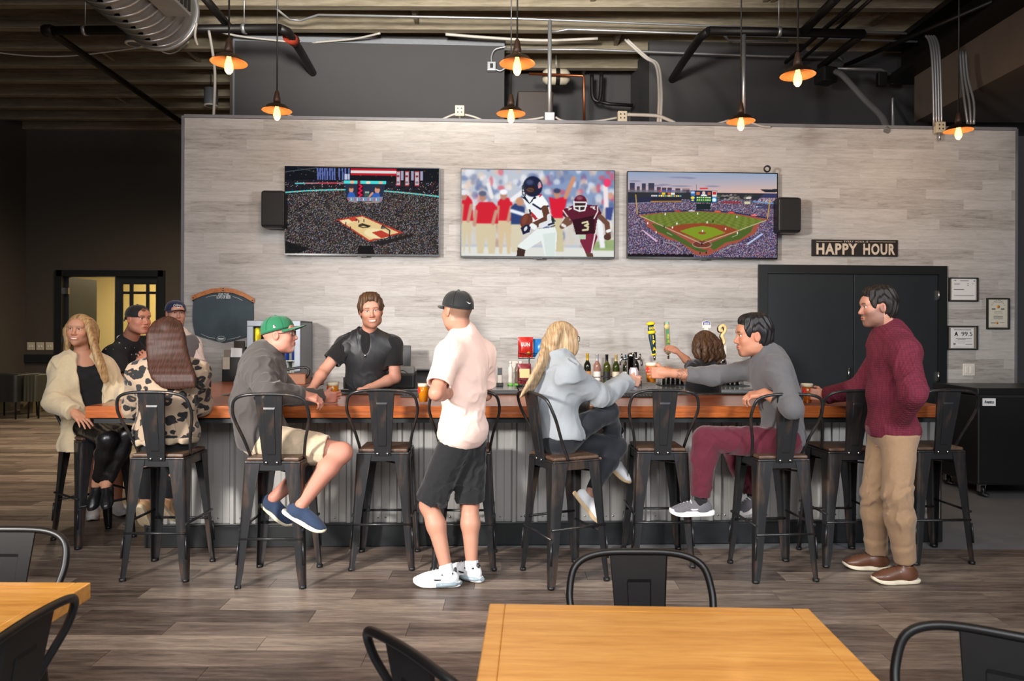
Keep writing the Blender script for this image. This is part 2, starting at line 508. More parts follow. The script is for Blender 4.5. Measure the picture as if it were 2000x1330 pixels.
# double door in the bar wall
dm = (dL + dR) / 2 + 0.01
tr = MB()
tr.box(tL, dL, V_WALL - 0.03, V_WALL + 0.06, 0, zTr); tr.box(dR, tR, V_WALL - 0.03, V_WALL + 0.06, 0, zTr)
tr.box(dL, dR, V_WALL - 0.03, V_WALL + 0.06, zD, zTr)
struct(tr.build('trim_4', M_BLACKTRIM, None, None, TH))
for i, (a, b2) in enumerate(((dL, dm), (dm, dR))):
    d_ = struct(MB().bevel_box(a + 0.004, b2 - 0.004, V_WALL - 0.012, V_WALL + 0.03, 0.01, zD - 0.004, 0.004).build('door_%d' % (i + 1), M_BLACKDOOR, None, None, TH))
    hu = dR - 0.004 if i else dL + 0.004
    if i:
        for hz in (UV_(1828, 577, V_WALL)[1], UV_(1826, 735, V_WALL)[1], 0.3):
            MB().box(hu - 0.016, hu + 0.012, V_WALL - 0.035, V_WALL - 0.01, hz - 0.05, hz + 0.05).tube([(hu, V_WALL - 0.036, hz - 0.05), (hu, V_WALL - 0.036, hz + 0.05)], 0.008).build('hinge', M_STEEL, d_)
    else:
        MB().tube([(b2 - 0.07, V_WALL - 0.05, 1.02), (b2 - 0.07, V_WALL - 0.05, 1.16)], 0.009).build('door_handle', M_STEEL, d_)

# ================================================================== ceiling with joists, upper walls
CZ = 5.43
ceil = struct(MB().box(-14, 10, -4, 17, CZ + 0.36, CZ + 0.42).build('ceiling', M_DECK))
jm = MB().bevel_box(-12, 9, -0.06, 0.06, 0, 0.37, 0.006).mesh('joist'); jm.materials.append(M_JOIST)
y = 1.4
while y < 14.6:
    obj('joist', jm, None, ceil, (-1.5 + random.uniform(-0.8, 0.8), y, CZ)); y += 0.66
# blocking between joists
for k in range(26):
    bx_ = random.uniform(-7, 5); jy = 1.4 + 0.66 * random.randint(8, 18)
    MB().box(bx_, bx_ + 0.05, jy + 0.06, jy + 0.6, CZ + 0.06, CZ + 0.36).build('blocking', M_JOIST, ceil)
# grey upper wall of the room behind the bar wall: two faces with a recess between
ul, _ = UV_(456, 150, 9.75); r0, _ = UV_(985, 150, 9.75); r1, _ = UV_(1268, 150, 9.75); ur, _ = UV_(1790, 150, 9.75)
struct(MB().box(ul, r0, 9.75, 9.9, 0, CZ + 0.1).build('wall_upper', M_CHARCOAL, None, None, TH))
struct(MB().box(r0 - 0.1, r1 + 0.1, 11.0, 11.15, 0, CZ + 0.3).box(r0 - 0.1, r0, 9.9, 11.0, 0, CZ + 0.1).box(r1, r1 + 0.1, 9.9, 11.0, 0, CZ + 0.1).build('wall_recess', M_CHARCOAL, None, None, TH))
struct(MB().box(r1, ur + 1.6, 9.75, 9.9, 0, CZ + 0.1).build('wall_upper_right', M_CHARCOAL, None, None, TH))
struct(MB().box(ul - 0.004, ul + 0.02, 9.73, 9.92, 0, CZ).build('trim_5', M_EDGE, None, None, TH))
struct(MB().box(ul, r0, 9.735, 9.75, CZ - 0.02, CZ + 0.05).build('trim_6', plain('grey_top_track', RGB(120, 124, 130), 0.5), None, None, TH))
struct(MB().box(ul - 0.1, ul, 9.9, 14.2, 0, CZ + 0.1).build('wall_side', M_BROWNWALL, None, None, TH))
# side wall on the right and the wall closing the gap beyond the bar wall
struct(MB().box(5.55, 8.6, 8.6, 8.75, 0, 3.9).build('wall_right', plain('grey_side_wall', RGB(92, 92, 94), 0.7)))
struct(MB().box(8.4, 8.6, -4, 8.6, 0, CZ + 0.4).build('wall_far_right', M_CHARCOAL))
struct(MB().box(-9.7, -9.5, -4, 14, 0, CZ + 0.4).build('wall_far_left', M_BROWNWALL))
# boxed soffit and girder running to the back on the right
struct(MB().box(5.32, 7.6, 1.0, 9.5, 4.33, 4.93).build('trim_7', plain('brown_soffit_board', RGB(98, 86, 76), 0.8, var=0.1, scale=3)))
struct(MB().box(5.05, 5.6, 0.5, 9.75, 4.93, 5.0).box(5.28, 5.38, 0.5, 9.75, 5.0, 5.36).box(5.05, 5.6, 0.5, 9.75, 5.36, 5.43).build('beam', M_PIPE))

# ================================================================== far wall at the left with the doorways
YF = 14.0
fz = P(0, 258, YF).z
xa, xb = P(112, 600, YF).x, P(320, 600, YF).x; zt = P(200, 531, YF).z
xw0, xw1 = P(-60, 600, YF).x, P(20, 600, YF).x
wl = MB()
wl.box(-11, xw0, YF, YF + 0.15, 0, 6); wl.box(xw0, xw1, YF, YF + 0.15, zt, 6); wl.box(xw0, xw1, YF, YF + 0.15, 0, 0.25)
wl.box(xw1, xa, YF, YF + 0.15, 0, 6); wl.box(xa, xb, YF, YF + 0.15, zt, 6); wl.box(xb, -3.0, YF, YF + 0.15, 0, 6)
struct(wl.build('wall_left', M_BROWNWALL))
fr = MB()
for (a, b2) in ((xa, xb), (xw0, xw1)):
    fr.box(a - 0.03, a + 0.1, YF - 0.04, YF + 0.18, 0, zt + 0.03); fr.box(b2 - 0.1, b2 + 0.03, YF - 0.04, YF + 0.18, 0, zt + 0.03); fr.box(a, b2, YF - 0.04, YF + 0.18, zt - 0.09, zt + 0.03)
struct(fr.build('trim_8', M_BLACKTRIM))
cr = MB().box(xw1 + 0.03, xa - 0.03, YF - 0.05, YF, P(60, 708, YF).z, P(60, 692, YF).z)
struct(cr.build('trim_9', M_BLACKTRIM))
struct(MB().box(xw1 + 0.03, xa - 0.03, YF - 0.02, YF, 0, 0.14).build('baseboard_left', M_BLACKTRIM))
# lit room behind the doorway
M_CREAM = plain('cream_wall_paint', RGB(222, 200, 140), 0.8, var=0.03, scale=3)
struct(MB().box(-12, -4.0, 18, 18.1, 0, 4).build('wall_beyond', M_CREAM))
struct(MB().box(-12, -4.0, 14.2, 18, 3.4, 3.5).build('ceiling_beyond', M_CREAM))
struct(MB().box(-4.1, -4.0, 14.2, 18, 0, 3.5).build('wall_beyond_side', M_CREAM))
area_light('room_beyond_ceiling_lamp', (-8.2, 16.2, 3.35), (-8.2, 16.2, 0), 1.4, 150, (1.0, 0.83, 0.52), 180)
# right leaf of the far double door, three by three panes
xl0, xl1 = P(223, 600, YF).x, xb - 0.1
lf = struct(MB().build('door_3', M_BLACKDOOR)) if False else None
w_ = xl1 - xl0; ztp = zt - 0.09
cols = [(0.17, 0.33), (0.40, 0.70), (0.76, 0.92)]; rows_ = [(0.30, 1.05), (1.15, 1.75), (1.82, 2.0)]
rows_ = [(0.55, 1.15), (P(240, 655, YF).z, P(240, 574, YF).z), (P(240, 569, YF).z, P(240, 555, YF).z)]
lf = MB(); xs = [0.0] + [c for p in cols for c in p] + [1.0]; zs = [0.02] + [c for p in rows_ for c in p] + [ztp]
for i in range(len(xs) - 1):
    for j in range(len(zs) - 1):
        if i % 2 == 1 and j % 2 == 1: continue
        lf.box(xl0 + xs[i] * w_, xl0 + xs[i + 1] * w_, YF + 0.02, YF + 0.06, zs[j], zs[j + 1])
lfo = struct(lf.build('door_3', M_BLACKDOOR))
M_PANE = glass('door_pane_glass', (0.95, 0.95, 0.9), 0.0, 1.05)
for (c0, c1) in cols:
    for (z0, z1) in rows_: MB().box(xl0 + c0 * w_, xl0 + c1 * w_, YF + 0.035, YF + 0.041, z0, z1).build('pane', M_PANE, lfo)
MB().box(xl0 + 0.03, xl0 + 0.045, YF - 0.02, YF, P(228, 590, YF).z, P(228, 540, YF).z).build('door_bolt', M_STEEL, lfo)
# left leaf stands open into the far room
lo = struct(MB().box(xa + 0.1, xa + 0.16, YF + 0.1, YF + 1.05, 0.02, ztp).build('door_4', M_BLACKDOOR))
for zz in (0.4, 1.35, 2.3): MB().box(xa + 0.09, xa + 0.2, YF + 0.02, YF + 0.06, zz - 0.06, zz + 0.06).build('hinge', M_STEEL, lo)
# light switch plates
for i, px in enumerate((61, 79, 97)):
    c = P(px, 676, YF)
    s_ = thing('light_switch', 'pale two-gang switch plate on the taupe wall beside the far doorway', 'light switch', (c.x, YF, c.z), 0, 'switch plates by the far doorway')
    MB().bevel_box(-0.075, 0.075, -0.012, 0, -0.075, 0.075, 0.004).build('cover_plate', M_BEIGE, s_)
    for dx in (-0.025, 0.025): MB().box(dx - 0.008, dx + 0.008, -0.022, -0.01, -0.018, 0.018).build('toggle', M_WHITE, s_)
# ================================================================== pipes, conduits, duct, lamps overhead
def pipe(name, label, pts, r, mat, cat='pipe', group=None, clamps=(), n=10, smooth=0):
    pts = [Vector(p) for p in pts]
    if smooth: pts = bezier(pts, smooth)
    o = MB().tube(pts, r, n).build(name, mat)
    tag(o, label, cat, group)
    for p in clamps:
        MB().tube([Vector(p) + Vector((0, 0, r * 1.2)), Vector((p[0], p[1], CZ + 0.3))], 0.006, 6).build('hanger_rod', M_GALV, o)
        MB().tube([Vector(p) - Vector((0.02, 0, 0)), Vector(p) + Vector((0.02, 0, 0))], r * 1.25, 10).build('clamp', M_GALV, o)
    return o
def zpt(px, py, z): return PZ(px, py, z)
# left black sprinkler run: away from an elbow, across, and on to the upper wall
e0 = zpt(95, 60, 5.0); e1 = zpt(545, 55, 5.0)
pipe('sprinkler_pipe', 'black iron sprinkler pipe slanting down to the top left corner of the plank wall', [e0, zpt(225, 149, 5.0), zpt(355, 239, 5.0)], 0.045, M_PIPE)
a = pipe('sprinkler_pipe', 'black iron sprinkler pipe crossing under the spiral duct', [e0, e1], 0.05, M_PIPE, clamps=[e0.lerp(e1, 0.16), e0.lerp(e1, 0.85)])
MB().lathe([(0.06, -0.06), (0.07, -0.03), (0.07, 0.03), (0.06, 0.06)], 12, M4(e0, 0, math.pi / 2, 0)).build('elbow', M_PIPE, a)
pipe('sprinkler_pipe', 'black iron sprinkler pipe with a red coupling running back to the grey upper wall', [e1, zpt(562, 62, 5.0), zpt(586, 98, 5.0), zpt(611, 142, 5.0)], 0.05, M_PIPE)
cpl = zpt(569, 76, 5.0)
MB().tube([cpl + Vector((-0.02, -0.07, 0)), cpl + Vector((0.02, 0.07, 0))], 0.07, 10).build('pipe_coupling', plain('red_coupling', RGB(150, 52, 34), 0.5), bpy.data.objects['sprinkler_pipe.002'])
g1 = zpt(447, 52, 5.05)
pipe('sprinkler_pipe', 'black iron branch pipe slanting up from the crossing pipe beside the duct', [zpt(398, -6, 5.1), g1], 0.045, M_PIPE)
# right black sprinkler run
k0 = zpt(1385, 60, 5.0); k1 = zpt(1686, 66, 5.0)
pipe('sprinkler_pipe', 'black iron sprinkler pipe crossing in front of the girder on the right', [k0, k1], 0.05, M_PIPE, clamps=[k0.lerp(k1, 0.45)])
pipe('sprinkler_pipe', 'black iron sprinkler pipe bent back to the grey wall above the right television', [k0, zpt(1368, 72, 5.0), zpt(1336, 118, 5.0), zpt(1302, 172, 5.0)], 0.05, M_PIPE)
pipe('sprinkler_pipe', 'black iron sprinkler pipe stub leading back behind the lamp over the double door', [k1, zpt(1602, 131, 5.0)], 0.045, M_PIPE)
pipe('sprinkler_pipe', 'black iron sprinkler pipe coming forward overhead from the right hand crossing pipe', [zpt(1570, 60, 5.0), zpt(1634, -4, 5.0)], 0.05, M_PIPE)
for (a_, b_, w) in (((1680, -4), (1535, 122), 0.028), ((1702, -2), (1560, 122), 0.022), ((1960, -6), (1650, 128), 0.03)):
    pipe('conduit', 'dark conduit running back among the sprinkler pipes over the double door', [zpt(*a_, 5.2), zpt(*b_, 5.2)], w, M_PIPE, 'conduit', 'dark conduits over the double door')
# galvanised conduits across
def run(pts, z): return [zpt(x, y_, z) for x, y_ in pts]
pipe('conduit', 'long thin galvanised conduit crossing just under the joists with a kink by the left lamp', run([(541, 18), (565, 38), (588, 40), (622, 29), (1000, 36), (1500, 55), (1812, 67), (1826, 100)], 5.38), 0.014, M_GALV, 'conduit')
pipe('conduit', 'galvanised conduit starting at the upright post above the middle television', run([(1075, 62), (1090, 61), (1110, 57), (1500, 71), (1800, 82), (1815, 105)], 5.34), 0.014, M_GALV, 'conduit')
pipe('conduit', 'galvanised conduit low along the head of the grey upper wall', run([(985, 96), (1150, 97), (1500, 110), (1638, 112), (1652, 125)], 5.3), 0.016, M_GALV, 'conduit')
pipe('conduit', 'short galvanised conduit curving beside the right hand crossing pipe', run([(1412, 66), (1422, 78), (1450, 79), (1540, 80)], 5.415), 0.014, M_GALV, 'conduit')
pipe('conduit', 'thin galvanised conduit along the grey wall ending in a downward bend', run([(1600, 133), (1720, 136), (1740, 146), (1743, 175)], 5.0) + [PZ(1744, 250, 4.2)], 0.02, M_GALV, 'conduit')
# upright posts standing on the bar wall
for px, top, lab in ((1074, 40, 'upright galvanised conduit post standing on a grey box above the middle television'), (1453, 68, 'upright galvanised conduit post beside the lamp above the right television')):
    b0 = P(px - 1, 240, 7.72); b1 = P(px, top, 7.72)
    pipe('conduit_post', lab, [b0, b1], 0.022, M_GALV, 'conduit')
bx = P(1073, 228, 7.72)
tag(MB().bevel_box(-0.055, 0.055, -0.04, 0.04, -0.075, 0.04, 0.006).build('junction_box', M_GALV, None, bx, TH), 'grey steel junction box at the foot of the upright post', 'junction box')
for px, py, lab in ((898, 217, 'beige receptacle box on the wall top over the gap between left and middle televisions'), (1215, 228, 'beige receptacle box on the wall top over the gap between middle and right televisions'), (1835, 249, 'beige receptacle box where the conduit bundle meets the wall top')):
    c = P(px, py, 7.72)
    bo = thing('receptacle_box', lab, 'junction box', (c.x, c.y, c.z), TH)
    MB().bevel_box(-0.05, 0.05, -0.03, 0.03, -0.06, 0.055, 0.006).build('box', M_BEIGE, bo)
    for dx in (-0.02, 0.02):
        for dz in (-0.02, 0.02): MB().box(dx - 0.006, dx + 0.006, -0.033, -0.029, dz - 0.008, dz + 0.008).build('socket', M_BLACKPLASTIC, bo)
    MB().tube([(0, 0, -0.06), (0, 0, -0.14)], 0.015).build('stem', M_GALV, bo)
# loose cables lying along the wall top
def topcable(pts, lab, r=0.012, m=None):
    pipe('cable', lab, [P(x, y_, 7.70) for x, y_ in pts], r, m or M_CABLE, 'cable', smooth=5, n=6)
topcable([(862, 234), (880, 226), (892, 222)], 'pale cable left of the beige box over the first gap')
topcable([(908, 224), (925, 228), (945, 236)], 'pale cable right of the beige box over the first gap')
topcable([(1005, 236), (1040, 233), (1062, 229)], 'pale cable lying up to the grey junction box from the left')
topcable([(1085, 229), (1100, 236), (1130, 238), (1170, 236), (1205, 230)], 'pale cable sagging between the grey junction box and the beige box')
topcable([(1225, 224), (1280, 226), (1300, 232), (1318, 240)], 'thick pale conduit bending down right of the beige box', 0.02)
topcable([(562, 224), (580, 230), (612, 231)], 'white cable curled on the wall top beside the left lamp')
topcable([(1400, 242), (1420, 236), (1432, 233)], 'pale cable lying left of the lamp over the right television')
topcable([(1468, 240), (1490, 247), (1505, 248)], 'pale cable lying right of the lamp over the right television')
for px in (1287, 1292):
    pipe('cable', 'dark vertical cable of the bundle hanging behind the wall above the right television', [P(px - 2, 241, 7.69), P(px, 180, 7.9), P(px - 6, 128, 8.4), P(px - 28, 112, 8.6), P(px - 66, 78, 8.8)], 0.016, M_CABLE, 'cable', 'cables hanging above the right television', n=6, smooth=5)
# ceiling cables
def cab(pts, z, lab, r=0.01):
    pipe('cable', lab, [zpt(x, y_, 5.415) for x, y_ in pts], r, M_CABLE, 'cable', n=6, smooth=6)
cab([(-20, 101), (60, 109), (140, 109), (230, 99), (294, 90)], 5.0, 'thin pale cable sagging across the left ceiling towards the duct')
cab([(300, 92), (325, 104), (345, 101), (368, 82)], 5.0, 'thin pale cable looping under the end of the duct')
cab([(418, 60), (470, 71), (530, 78), (602, 85)], 5.1, 'white cable bundle running right from beside the duct', 0.014)
cab([(600, 84), (690, 76), (742, 65)], 5.2, 'white cable bundle rising behind the second lamp', 0.014)
cab([(870, 67), (960, 74), (1060, 79), (1168, 75)], 5.15, 'white cable bundle crossing above the middle lamps', 0.02)
cab([(500, 88), (560, 91), (604, 84)], 5.1, 'thin white cable along the top of the grey upper wall')
pipe('cable', 'white cable bundle hanging straight down left of the first lamp', [P(408, 60, 8.0), P(415, 100, 8.0), P(420, 150, 8.0), P(417, 232, 8.0)], 0.016, M_CABLE, 'cable', n=6, smooth=5)
pipe('cable', 'thin loop of cable hanging from the end of the spiral duct', [P(384, 44, 6.92), P(381, 70, 6.95), P(386, 88, 7.0)], 0.012, M_CABLE, 'cable', n=6, smooth=5)
# spiral duct with a vent grille
dc = P(318, 28, 7.0)
duct = thing('spiral_duct', 'big galvanised spiral duct coming forward overhead, closed at its end', 'duct', (dc.x, dc.y, dc.z - 0.36))
prof = []
yy = 0.0
while yy < 3.6:
    prof += [(0.36, yy), (0.36, yy + 0.10), (0.368, yy + 0.115), (0.36, yy + 0.13)]; yy += 0.13
MB().lathe(prof, 40, M4((0, 0, 0.36), math.pi / 2, 0, 0)).build('duct_tube', M_GALV, duct)
MB().lathe([(0.0, 0.02), (0.30, 0.015), (0.352, 0.0), (0.374, -0.03), (0.374, -0.07), (0.362, -0.07)], 40, M4((0, 0, 0.36), -math.pi / 2, 0, 0)).build('end_cap', M_GALV, duct)
vg = MB().box(0.30, 0.52, -1.6, -0.55, 0.10, 0.52).build('vent_box', M_GALV, duct)
for k in range(14): MB().box(0.52, 0.53, -1.55 + k * 0.072, -1.51 + k * 0.072, 0.13, 0.49).build('vent_slat', M_PIPE, vg)
MB().box(-0.70, -0.372, -1.9, -0.2, 0.42, 0.46).build('hanger_plate', M_GALV, duct)
# cylinder downlights
for px, py, z_, lab in ((262, 86, 4.95, 'cylinder downlight hanging beside the spiral duct'), (412, 207, 4.95, 'cylinder downlight in the dark ceiling above the corner of the plank wall')):
    c = zpt(px, py, z_)
    dl = thing('downlight', lab, 'downlight', (c.x, c.y, c.z))
    MB().lathe([(0.095, 0.0), (0.10, 0.02), (0.10, 0.26), (0.0, 0.27)], 20, smooth=True).build('housing', plain('grey_lamp_housing', RGB(96, 98, 104), 0.5), dl)
    MB().lathe([(0.075, -0.004), (0.102, -0.004), (0.102, 0.012), (0.075, 0.012)], 20, cap=False).build('trim_ring', M_WHITE, dl)
    MB().lathe([(0.0, 0.004), (0.074, 0.004)], 20).build('lens', emit('lamp_glow', RGB(255, 205, 140), 0.6), dl)
    MB().tube([(0, 0, 0.26), (0, 0, CZ + 0.37 - z_)], 0.008, 6).build('stem', M_PIPE, dl)
    spot_light('downlight_beam', c + Vector((0, 0, -0.02)), c + Vector((-1.2, 0.4, -4)), 130, 0.9, 0.06, 850, (1.0, 0.84, 0.62))
# conduit bundle at the right end
for i, px in enumerate((1822, 1827, 1832, 1837)):
    pipe('conduit', 'slim galvanised conduit of the bundle dropping to the wall top at the right end', [P(px - 14, 70, 7.9), P(px - 8, 78, 7.85), P(px - 3, 100, 7.75), P(px, 150, 7.72), P(px + 2, 246, 7.72)], 0.013, M_GALV, 'conduit', 'conduit bundle at the right end', n=6, smooth=4)
for i, px in enumerate((1876, 1882, 1888)):
    pipe('conduit', 'slim conduit hanging from the girder beside the rightmost lamp', [P(px - 2, 100, 7.9), P(px + 2, 150, 7.85), P(px + 8 + i * 3, 200, 7.75), P(px + 14, 242, 7.72)], 0.013, M_GALV, 'conduit', 'conduits beside the rightmost lamp', n=6, smooth=4)
pipe('conduit', 'thick galvanised conduit slanting down to the wall top behind the lamp over the double door', [P(1632, 140, 9.0), P(1648, 150, 8.8), P(1690, 196, 8.4), P(1722, 228, 8.0), P(1732, 256, 7.75)], 0.035, M_GALV, 'conduit', smooth=5)
sp = P(1624, 150, 9.3)
tag(MB().bevel_box(-0.2, 0.02, -0.1, 0.1, -0.1, 0.1, 0.02).build('speaker', M_BLACKPLASTIC, None, sp, 0.3), 'black box speaker hanging under the pipes over the double door', 'speaker')
pbx = P(1722, 155, 9.5)
tag(MB().bevel_box(-0.06, 0.06, -0.04, 0.04, -0.09, 0.09, 0.01).build('electrical_box', M_PIPE, None, pbx), 'dark electrical box mounted on the grey wall beside the girder', 'junction box')
# plant room things in the recess
hb = B((r0 + r1) / 2 - 0.55, 10.3)
wh = thing('water_heater', 'dark brown heater cabinet standing in the recess over the middle television', 'water heater', (hb.x, hb.y, 2.9), TH)
MB().bevel_box(-0.25, 0.25, -0.3, 0.3, 0, 2.0, 0.02).build('cabinet', plain('dark_brown_enamel', RGB(52, 42, 38), 0.5), wh)
MB().box(0.05, 0.15, -0.312, -0.3, 0.95, 1.05).build('label_plate', M_PAPER, wh)
MB().box(-0.12, 0.02, -0.312, -0.3, 0.55, 0.65).build('label_plate', M_PAPER, wh)
MB().bevel_box(-0.26, 0.5, -0.31, 0.2, 0.42, 0.48, 0.01).build('shelf', M_PIPE, wh)
MB().box(-0.2, -0.1, -0.1, 0.1, -2.9, 0.02).box(0.1, 0.2, -0.1, 0.1, -2.9, 0.02).build('support', M_PIPE, wh)
tk = P(1086, 150, 10.2)
tank = thing('expansion_tank', 'small cream pressure tank strapped up in the recess', 'tank', (tk.x, tk.y, tk.z - 0.11), TH)
MB().lathe([(0.0, -0.2), (0.07, -0.19), (0.11, -0.14), (0.115, 0), (0.11, 0.14), (0.07, 0.19), (0.0, 0.2)], 20, M4((0, 0, 0.11), 0, math.pi / 2, 0)).build('vessel', plain('cream_enamel', RGB(186, 176, 156), 0.5), tank)
MB().lathe([(0.118, -0.03), (0.118, 0.03)], 20, M4((0.02, 0, 0.11), 0, math.pi / 2, 0), cap=False).build('strap', M_PIPE, tank)
MB().tube([(0, 0.0, 0.22), (0, 0, CZ - tk.z + 0.2)], 0.008, 6).build('hanger_rod', M_GALV, tank)
pipe('copper_pipe', 'copper water pipe bent down at the right of the cream tank', [P(1033, 144, 10.0), P(1138, 148, 10.0), P(1140.5, 152, 10.0), P(1141, 238, 10.0)], 0.018, M_COPPER)
pipe('drain_pipe', 'black drain pipe bent into a U on the recess wall', [P(1156, 146, 10.6), P(1157, 185, 10.6), P(1164, 197, 10.6), P(1172, 192, 10.6), P(1175, 142, 10.6)], 0.03, M_PIPE, smooth=4)
pipe('drain_pipe', 'black drain pipe leading right along the recess wall', [P(1164, 197, 10.6), P(1190, 203, 10.6), P(1236, 206, 10.6)], 0.025, M_PIPE)
jb = P(960, 131, 9.7)
jbx = thing('outlet_box', 'square steel outlet box with conduit on the grey upper wall', 'junction box', (jb.x, jb.y, jb.z), TH)
MB().bevel_box(-0.06, 0.06, -0.05, 0.04, -0.06, 0.06, 0.008).build('box', M_GALV, jbx)
MB().box(-0.02, 0.02, -0.055, -0.049, -0.03, 0.03).build('socket', M_BLACKPLASTIC, jbx)
MB().tube(bezier([(0, 0, 0.06), (0.0, 0, 0.15), (0.05, 0, 0.24), (0.2, 0, 0.28)], 5), 0.014, 8).build('conduit_stub', M_GALV, jbx)
MB().tube(bezier([(0.06, 0, -0.03), (0.12, 0, -0.05), (0.2, 0, 0.0)], 5), 0.012, 8).build('conduit_stub', M_GALV, jbx)

# ================================================================== pendant lamps
M_SHADE_OUT = plain('aged_bronze', RGB(62, 44, 32), 0.4, 0.7, 0.1, 10)
M_SHADE_IN = plain('copper_toned_shade_lining', RGB(112, 74, 44), 0.5, 0.5, 0.1, 10)
def make_pendant():
    r = thing('pendant_lamp', 'bronze pendant lamp', 'pendant lamp')
    out = MB().lathe([(0.030, 0.062), (0.055, 0.054), (0.085, 0.040), (0.112, 0.010), (0.128, 0.0)], 28, cap=False)
    inn = MB().lathe([(0.127, -0.002), (0.110, 0.007), (0.083, 0.036), (0.053, 0.050), (0.0, 0.058)], 28, cap=False)
    out.build('shade', M_SHADE_OUT, r); inn.build('shade_lining', M_SHADE_IN, r)
    MB().lathe([(0.030, 0.07), (0.030, 0.10), (0.024, 0.125), (0.018, 0.16), (0.008, 0.175), (0.0, 0.176)], 16).build('socket', plain('dark_socket', RGB(58, 38, 26), 0.5, 0.3), r)
    MB().lathe([(0.0, -0.085), (0.012, -0.081), (0.026, -0.064), (0.031, -0.042), (0.027, -0.010), (0.018, 0.022), (0.013, 0.046), (0.0, 0.05)], 16).build('bulb', emit('edison_bulb_glow', (1.0, 0.50, 0.13), 4.5), r)
    MB().tube([(0, 0, 0.17), (0, 0, CZ + 0.36 - 3.46)], 0.0065, 6).build('cord', M_BLACKPLASTIC, r)
    return r
pend = make_pendant()
PEND = [(447, 122, 'pendant lamp hanging beside the spiral duct'), (1010, 124, 'pendant lamp hanging in front of the middle of the grey upper wall'), (1558, 147, 'pendant lamp hanging among the sprinkler pipes over the double door'),
        (541, 216, 'pendant lamp hanging low over the television with the basketball game'), (998, 222, 'pendant lamp hanging low over the television with the football players'), (1447, 237, 'pendant lamp hanging low over the television with the baseball field'), (1872, 255, 'pendant lamp hanging at the end of the plank wall beside the conduit bundle')]
for i, (px, py, lab) in enumerate(PEND):
    p = PZ(px, py, 3.43)
    o = pend if i == 0 else copy_tree(pend)
    o.location = p; o['label'] = 'lit bronze ' + lab; o['group'] = 'pendant lamps over the bar'
    l = bpy.data.lights.new('pendant_light', 'POINT'); l.energy = 15; l.color = (1.0, 0.55, 0.22); l.shadow_soft_size = 0.03
    lo_ = bpy.data.objects.new('pendant_light', l); lo_.location = p + Vector((0, 0, -0.10)); COL.objects.link(lo_)
# ================================================================== the bar
uA, _ = UVZ(158, 795, BAR_Z); uB, _ = UVZ(1891, 799, BAR_Z)
V_IN = 5.80; WING = 0.95
bar = thing('bar_counter', 'long bar front clad in corrugated steel with a black base board', 'bar', B((u_bl + u_br) / 2, V_PANEL, 0), TH)
uc = (u_bl + u_br) / 2
def bl(u0, u1, v0, v1, z0, z1): return (u0 - uc, u1 - uc, v0 - V_PANEL, v1 - V_PANEL, z0, z1)
body = MB().box(*bl(u_bl + 0.02, u_br - 0.02, V_PANEL + 0.03, V_IN - 0.05, 0.0, BAR_Z - 0.12)).box(*bl(u_bl + 0.02, u_bl + 0.75, V_IN - 0.05, V_WALL - 0.02, 0.0, BAR_Z - 0.12))
body.build('carcass', M_BLACKTRIM, bar)
MB().bevel_box(*bl(u_bl - 0.005, u_br + 0.005, V_PANEL - 0.012, V_PANEL + 0.03, 0.0, 0.15), 0.004).bevel_box(*bl(u_bl - 0.012, u_br + 0.012, V_PANEL - 0.02, V_PANEL + 0.01, 0.15, 0.165), 0.003).build('base_board', M_BLACKTRIM, bar)
MB().bevel_box(*bl(u_bl - 0.012, u_bl + 0.02, V_PANEL - 0.012, V_WALL - 0.02, 0.0, 0.15), 0.004).build('base_board', M_BLACKTRIM, bar)
MB().box(*bl(u_bl - 0.02, u_br + 0.02, V_PANEL - 0.05, V_PANEL + 0.05, BAR_Z - 0.125, BAR_Z - 0.076)).box(*bl(uA + 0.04, uB - 0.04, V_BAR + 0.03, V_BAR + 0.07, BAR_Z - 0.115, BAR_Z - 0.076)).build('support_rail', M_BLACKTRIM, bar)
def corr_panel(w, h):
    """box-ribbed sheet"""
    xs = []; x = 0.0; pitch = 0.1525
    while x < w - 0.01:
        xs += [(x, 0.0), (x + 0.055, 0.0), (x + 0.0575, 0.003), (x + 0.06, 0.0), (x + 0.105, 0.0), (x + 0.117, -0.017), (x + 0.1405, -0.017), (x + 0.1525, 0.0)]
        x += pitch
    xs = [(min(a, w), b) for a, b in xs]
    mb = MB(); n = len(xs)
    v = [(a, b, 0.0) for a, b in xs] + [(a, b, h) for a, b in xs]
    mb.add(v, [(i, i + 1, n + i + 1, n + i) for i in range(n - 1)])
    return mb
npan = 7; pw = (u_br - u_bl) / npan
pm_ = corr_panel(pw, BAR_Z - 0.125 - 0.165).mesh('corrugated_panel'); pm_.materials.append(M_CORR)
scr = MB()
for i in range(npan):
    pnl = obj('corrugated_panel', pm_, None, bar, (u_bl + i * pw - uc, 0.012, 0.165))
    s = MB()
    for k in range(6):
        s.lathe([(0.0, 0.004), (0.006, 0.003), (0.007, 0.0)], 8, M4((0.03 + k * 0.1525, -0.001, 0.035), math.pi / 2, 0, 0))
    s.build('screws', M_STEEL, pnl)['kind'] = 'stuff'
pe = obj('corrugated_panel', corr_panel(V_IN - V_PANEL, BAR_Z - 0.29).mesh('corrugated_panel'), M_CORR, bar, (u_bl - uc, V_IN - V_PANEL, 0.165), -math.pi / 2)
